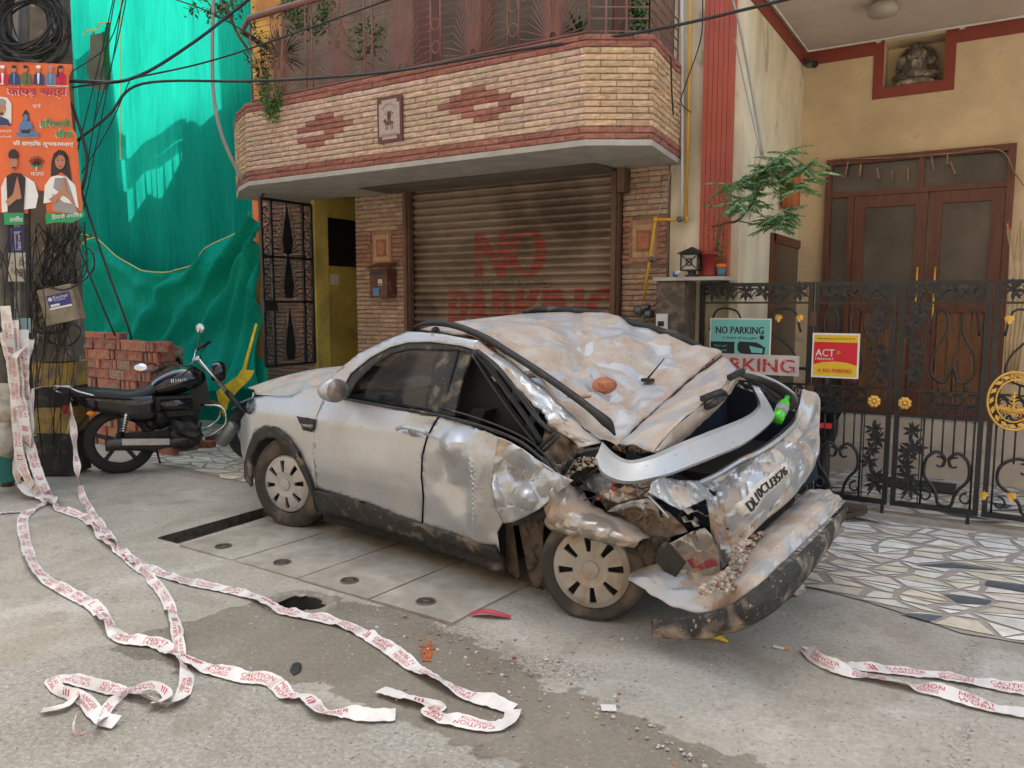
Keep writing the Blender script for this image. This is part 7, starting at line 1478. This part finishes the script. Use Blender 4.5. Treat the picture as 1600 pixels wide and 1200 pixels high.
# --- wheels
COV=mat('dusty_wheel_cover',(.38,.35,.31),.6,metal=.2,c2=(.30,.21,.15),lo=.45,hi=.7,mscale=9,var=.12); COV2=mat('silver_wheel_cover',(.44,.43,.42),.42,metal=.45,c2=(.36,.29,.23),lo=.55,hi=.75,mscale=9,var=.1)
TY=mat('dusty_tyre',(.05,.045,.04),.9,c2=(.14,.11,.085),lo=.45,hi=.7,mscale=7,var=.25,bump=.4,bscale=60)
def cwheel(a,b,zc,turn,tiltx,cov,flat_tire):
    e=bpy.data.objects.new('wheel',None); COL.objects.link(e); e.parent=car; e.location=W(a,b,zc)-car.location
    N_=(CN*math.cos(turn)-CA*math.sin(turn)); N_=(N_+Vector((0,0,tiltx))).normalized(); X_=Vector((0,0,1)).cross(N_).normalized(); Z_=N_.cross(X_)
    T=lambda r,t,h:X_*math.cos(t)*r+Z_*math.sin(t)*r+N_*h
    q=MB(); n=48; prof=[(.20,-.215),(.27,-.22),(.315,-.20),(.33,-.16),(.333,-.10),(.33,-.045),(.315,-.015),(.285,.0),(.25,-.002),(.212,-.015)]; g=[]
    for r,h in prof:
        row=[]; r=.2+(r-.2)*.62 if flat_tire else r
        for k in range(n+1):
            p=T(r,2*math.pi*k/n,h); zz=p.z+zc
            if zz<.006:
                d=.006-zz; p.z+=d; out=1 if h>-.1 else -1; p+=N_*out*d*.55*(r-.19)/.14; p+=X_*(d*.4*(1 if math.cos(2*math.pi*k/n)>0 else -1))
            elif flat_tire and zz<.12 and r>.25: p+=N_*(1 if h>-.1 else -1)*.02*(1-zz/.12)
            row.append(p)
        g.append(row)
    q.grid(g); ty=q.build('tyre',TY,e)
    q=MB(); R=[(.0,.016),(.022,.018),(.042,.016),(.046,.006),(.07,.008),(.092,.012),(.14,.012),(.172,.007),(.2,-.006),(.207,-.02)]; nn=80
    for i in range(len(R)-1):
        for k in range(nn):
            ph=(k%10)
            if R[i][0]>=.09 and R[i+1][0]<=.173 and ph in(0,1,2) and not(R[i][0]>=.16 and ph==1 and False):
                if i==6 and False: continue
                continue
            hb=lambda h,ph2:h-(.006 if ph2 in(7,3) else 0)
            q.add([T(R[i][0],2*math.pi*k/nn,R[i][1]),T(R[i][0],2*math.pi*(k+1)/nn,R[i][1]),T(R[i+1][0],2*math.pi*(k+1)/nn,R[i+1][1]),T(R[i+1][0],2*math.pi*k/nn,R[i+1][1])],[(0,1,2,3)],True)
    # window reveals
    for s in range(8):
        t0,t1=2*math.pi*(s*10)/nn,2*math.pi*(s*10+3)/nn
        ring=[(.092,t0,.012),(.092,(t0+t1)/2,.012),(.092,t1,.012),(.14,t1,.012),(.172,t1,.007),(.172,(t0+t1)/2,.007),(.172,t0,.007),(.14,t0,.012)]
        V=[T(*x) for x in ring]+[T(r,t,h-.02) for r,t,h in ring]; q.add(V,[(i,(i+1)%8,(i+1)%8+8,i+8) for i in range(8)])
    q.build('wheel_cover',cov,e); 
    q=MB(); q.tube([T(.034,2*math.pi*k/24,.014) for k in range(24)],.0016,4,closed=True)
    for s1,s2 in (((-.018,.022),(-.006,-.004)),((-.006,-.004),(0,.012)),((0,.012),(.006,-.004)),((.006,-.004),(.018,.022)),((-.024,.01),(-.010,-.026)),((-.010,-.026),(0,-.006)),((0,-.006),(.010,-.026)),((.010,-.026),(.024,.01))): q.tube([X_*s1[0]+Z_*s1[1]+N_*.015,X_*s2[0]+Z_*s2[1]+N_*.015],.0016,4)
    q.build('hub_emblem',cov,e)
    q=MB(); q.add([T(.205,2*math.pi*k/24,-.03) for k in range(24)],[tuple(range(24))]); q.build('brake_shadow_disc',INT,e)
cwheel(2.60,-.02,.322,R_(12),0,COV2,0)
cwheel(.03,-.03,.262,R_(17),.06,COV,1)
for a in(2.6,.05): 
    q=MB(); X_=CA; q.lathe([(.19,0),(.3,.01),(.33,.04),(.33,.16),(.3,.2),(.19,.2)],W(a,-1.7,.33),CN,28); part(q,'far_wheel',TY,car)
rsd=random.Random(77)
for k in range(26):   # torn brackets and shards standing out of the wreck
    if k<16: u,v=rsd.uniform(885,1050),rsd.uniform(742,830); c=cb(u,v,-.08-.2*rsd.random())
    else: u,v=rsd.uniform(1060,1125),rsd.uniform(768,840); c=ca_(u,v,-.5)
    d1=Vector((rsd.uniform(-1,1),rsd.uniform(-1,1),rsd.uniform(-.5,.5))).normalized()*rsd.uniform(.03,.075); d2=Vector((rsd.uniform(-1,1),rsd.uniform(-1,1),rsd.uniform(-.3,1))).normalized()*rsd.uniform(.015,.035); d3=d1.cross(d2).normalized()*.012
    q=MB(); q.grid([[c-d1,c-d1*.3+d3,c+d1*.4-d3,c+d1+d3*.5],[c-d1*.9+d2,c-d1*.2+d2+d3*2,c+d1*.3+d2*1.3,c+d1*1.1+d2*.6]]); part(q,'metal_shard',(SILC,SILB,RUB,SILC)[k%4],car,sol=.003,crisp=.2)
for k in range(9):
    u,v=rsd.uniform(890,1060),rsd.uniform(735,800); P=[cb(u,v,-.1)]
    for j in range(3): u+=rsd.uniform(-28,34); v+=rsd.uniform(-14,22); P.append(cb(u,v,-.02-.12*rsd.random()))
    q=MB(); q.tube(spl(P,5),rsd.uniform(.003,.006),5); part(q,'loose_wire',RUB,car)
# --- things lying on the wreck
RCK=mat('rubble_stone',(.4,.3,.22),.93,attr=True,var=.25,bump=.5); rk=random.Random(12)
RC=[(.40,.33,.26),(.34,.27,.21),(.5,.42,.33),(.30,.24,.19),(.44,.39,.33),(.32,.27,.22),(.38,.33,.28),(.30,.15,.11)]
def rub(name,label,reg,n,f,r0,r1,kind='stuff'):
    q=MB(); k=0
    while k<n:
        u=rk.uniform(min(p[0] for p in reg),max(p[0] for p in reg)); v=rk.uniform(min(p[1] for p in reg),max(p[1] for p in reg))
        if not inpoly(u,v,reg): continue
        k+=1; r=r0+(r1-r0)*rk.random()**3; q.col=jit(rk.choice(RC),.2,rk); q.rock(f(u,v)+Vector((0,0,r*.4)),r,rk,(1,.9,.65),sub=0 if r<.01 else 1)
    o=q.build(name,RCK); return tag(o,label,'rubble',kind=kind)
rub('rubble','heap of brick and mortar rubble in the crushed rear quarter',[(932,762),(955,752),(985,748),(1015,752),(1035,760),(1020,778),(990,780),(962,786),(946,780)],520,lambda u,v:cb(u,v,-.12-.2*(785-v)/40),.004,.027)
rub('rubble','mortar grit lying on the ledge of the rear bumper',[(1150,855),(1190,828),(1205,850),(1190,880),(1205,905),(1150,925),(1095,930),(1090,920),(1120,905),(1135,893)],900,lambda u,v:ca_(u,v,-.70-.05*(v-855)/60),.0025,.019)
rub('rubble','grit caught where the roof meets the loose spoiler piece',[(955,700),(985,712),(1030,705),(1022,700),(990,695),(970,690)],320,lambda u,v:cb(u,v,-.34),.003,.011)
rub('rubble','grit in the folded sill below the rear side window',[(850,735),(885,742),(890,725),(905,715),(935,715),(940,725),(905,735),(880,752),(860,745)],200,lambda u,v:cb(u,v,-.1),.003,.013)
rub('rubble','crumbs of mortar on the buckled rear door skin',[(785,735),(800,745),(830,755),(850,752),(830,742),(800,728)],70,lambda u,v:cb(u,v,.14),.002,.008)
def chunk(u,v,b,r,label,c,sq=(1.3,.9,.8),pl='b',seed=1,cat='brick chunk'):
    q=MB(); q.col=c; q.rock((0,0,0),r,random.Random(seed),sq,sub=1); o=q.build('brick_chunk',RCK); o.location=cb(u,v,b) if pl=='b' else ca_(u,v,b); return tag(o,label,cat)
chunk(945,602,-.66,.062,'large orange broken brick lying on the crushed roof',(.42,.16,.09),seed=4)
chunk(906,619,-.33,.05,'tan brick sliver resting against the near roof rail',(.42,.28,.17),(1.6,.5,.3),seed=3)
chunk(1173,888,-.74,.028,'tan broken brick among the grit on the rear bumper',(.42,.3,.2),pl='a',seed=5); chunk(1173,907,-.79,.02,'orange brick bit at the edge of the rear bumper ledge',(.45,.16,.09),(1.6,.8,.7),'a',6); chunk(1147,899,-.72,.016,'small dark red brick bit among the grit on the bumper',(.3,.06,.04),pl='a',seed=7)
for k,(u,v,r,lb) in enumerate(((962,753,.02,'upper red brick bit in the rubble of the rear quarter'),(960,763,.021,'lower red brick bit in the rubble of the rear quarter'),(935,779,.014,'red brick bit in the metal fold over the rear wheel'),(813+145,800,.001,''),)): 
    if lb: chunk(u,v,-.14,r,lb,(.33,.07,.05),seed=8+k)
chunk(982,764,-.15,.034,'biggest tan stone in the rubble of the rear quarter',(.42,.3,.2),(1.4,.8,.7),seed=14)
chunk(1240,912,-.6,.05,'pale concrete lump on the ground under the right part of the bumper',(.42,.36,.33),pl='a',seed=15,cat='concrete lump'); bpy.data.objects['brick_chunk'].name='brick_chunk'
o=[x for x in COL.objects if x.name.startswith('brick_chunk')][-1]; o.location=PZ(1243,918,.04)
q=MB(); p0=cb(1012,594,-.98); q.obox(p0,CA*.035,CN*.022,Vector((0,0,.01))); q.tube([p0+Vector((0,0,.01)),cb(1038,560,-.98)],[.006,.003],6); part(q,'roof_aerial',CLAD,car)
# green bottle wedged in the tail
q=MB(); bp0=ca_(1213,658,-.56); dirb=(ca_(1226,630,-.56)-bp0).normalized(); q.lathe([(.012,0),(.033,.005),(.035,.03),(.033,.06),(.033,.12),(.028,.15),(.013,.175),(.013,.185)],(0,0,0),dirb,18,mi=0); q.lathe([(.0355,.065),(.0355,.115)],(0,0,0),dirb,18,mi=1); q.lathe([(.015,.186),(.015,.2)],(0,0,0),dirb,12,mi=2)
o=q.build('soft_drink_bottle',[flat('green_bottle_plastic',(.08,.62,.03),.12,trans=.25),flat('grey_bottle_label',(.25,.27,.26)),flat('green_cap',(.02,.35,.1))]); o.location=bp0; tag(o,'bright green soft drink bottle wedged in the open tail of the car','bottle')
# unseen building added across the street, behind the viewpoint: it shades the low sky and shows in the paint and glass
OPP=mat('opposite_plaster',(.3,.26,.22),.9,var=.1); op=thing('added_opposite_building','plain unseen building added across the street to block low light, behind the viewpoint','building',(-3,-4.5,0))
q=MB(); q.box(-26,16,-9,-4.5,0,11); part(q,'wall',OPP,op)
for i in range(9):
    for z in(1.0,4.2,7.4): q=MB(); x=-20+i*3.7; q.box(x,x+1.5,-4.49,-4.44,z,z+1.7); part(q,'window',DGLASS,op)
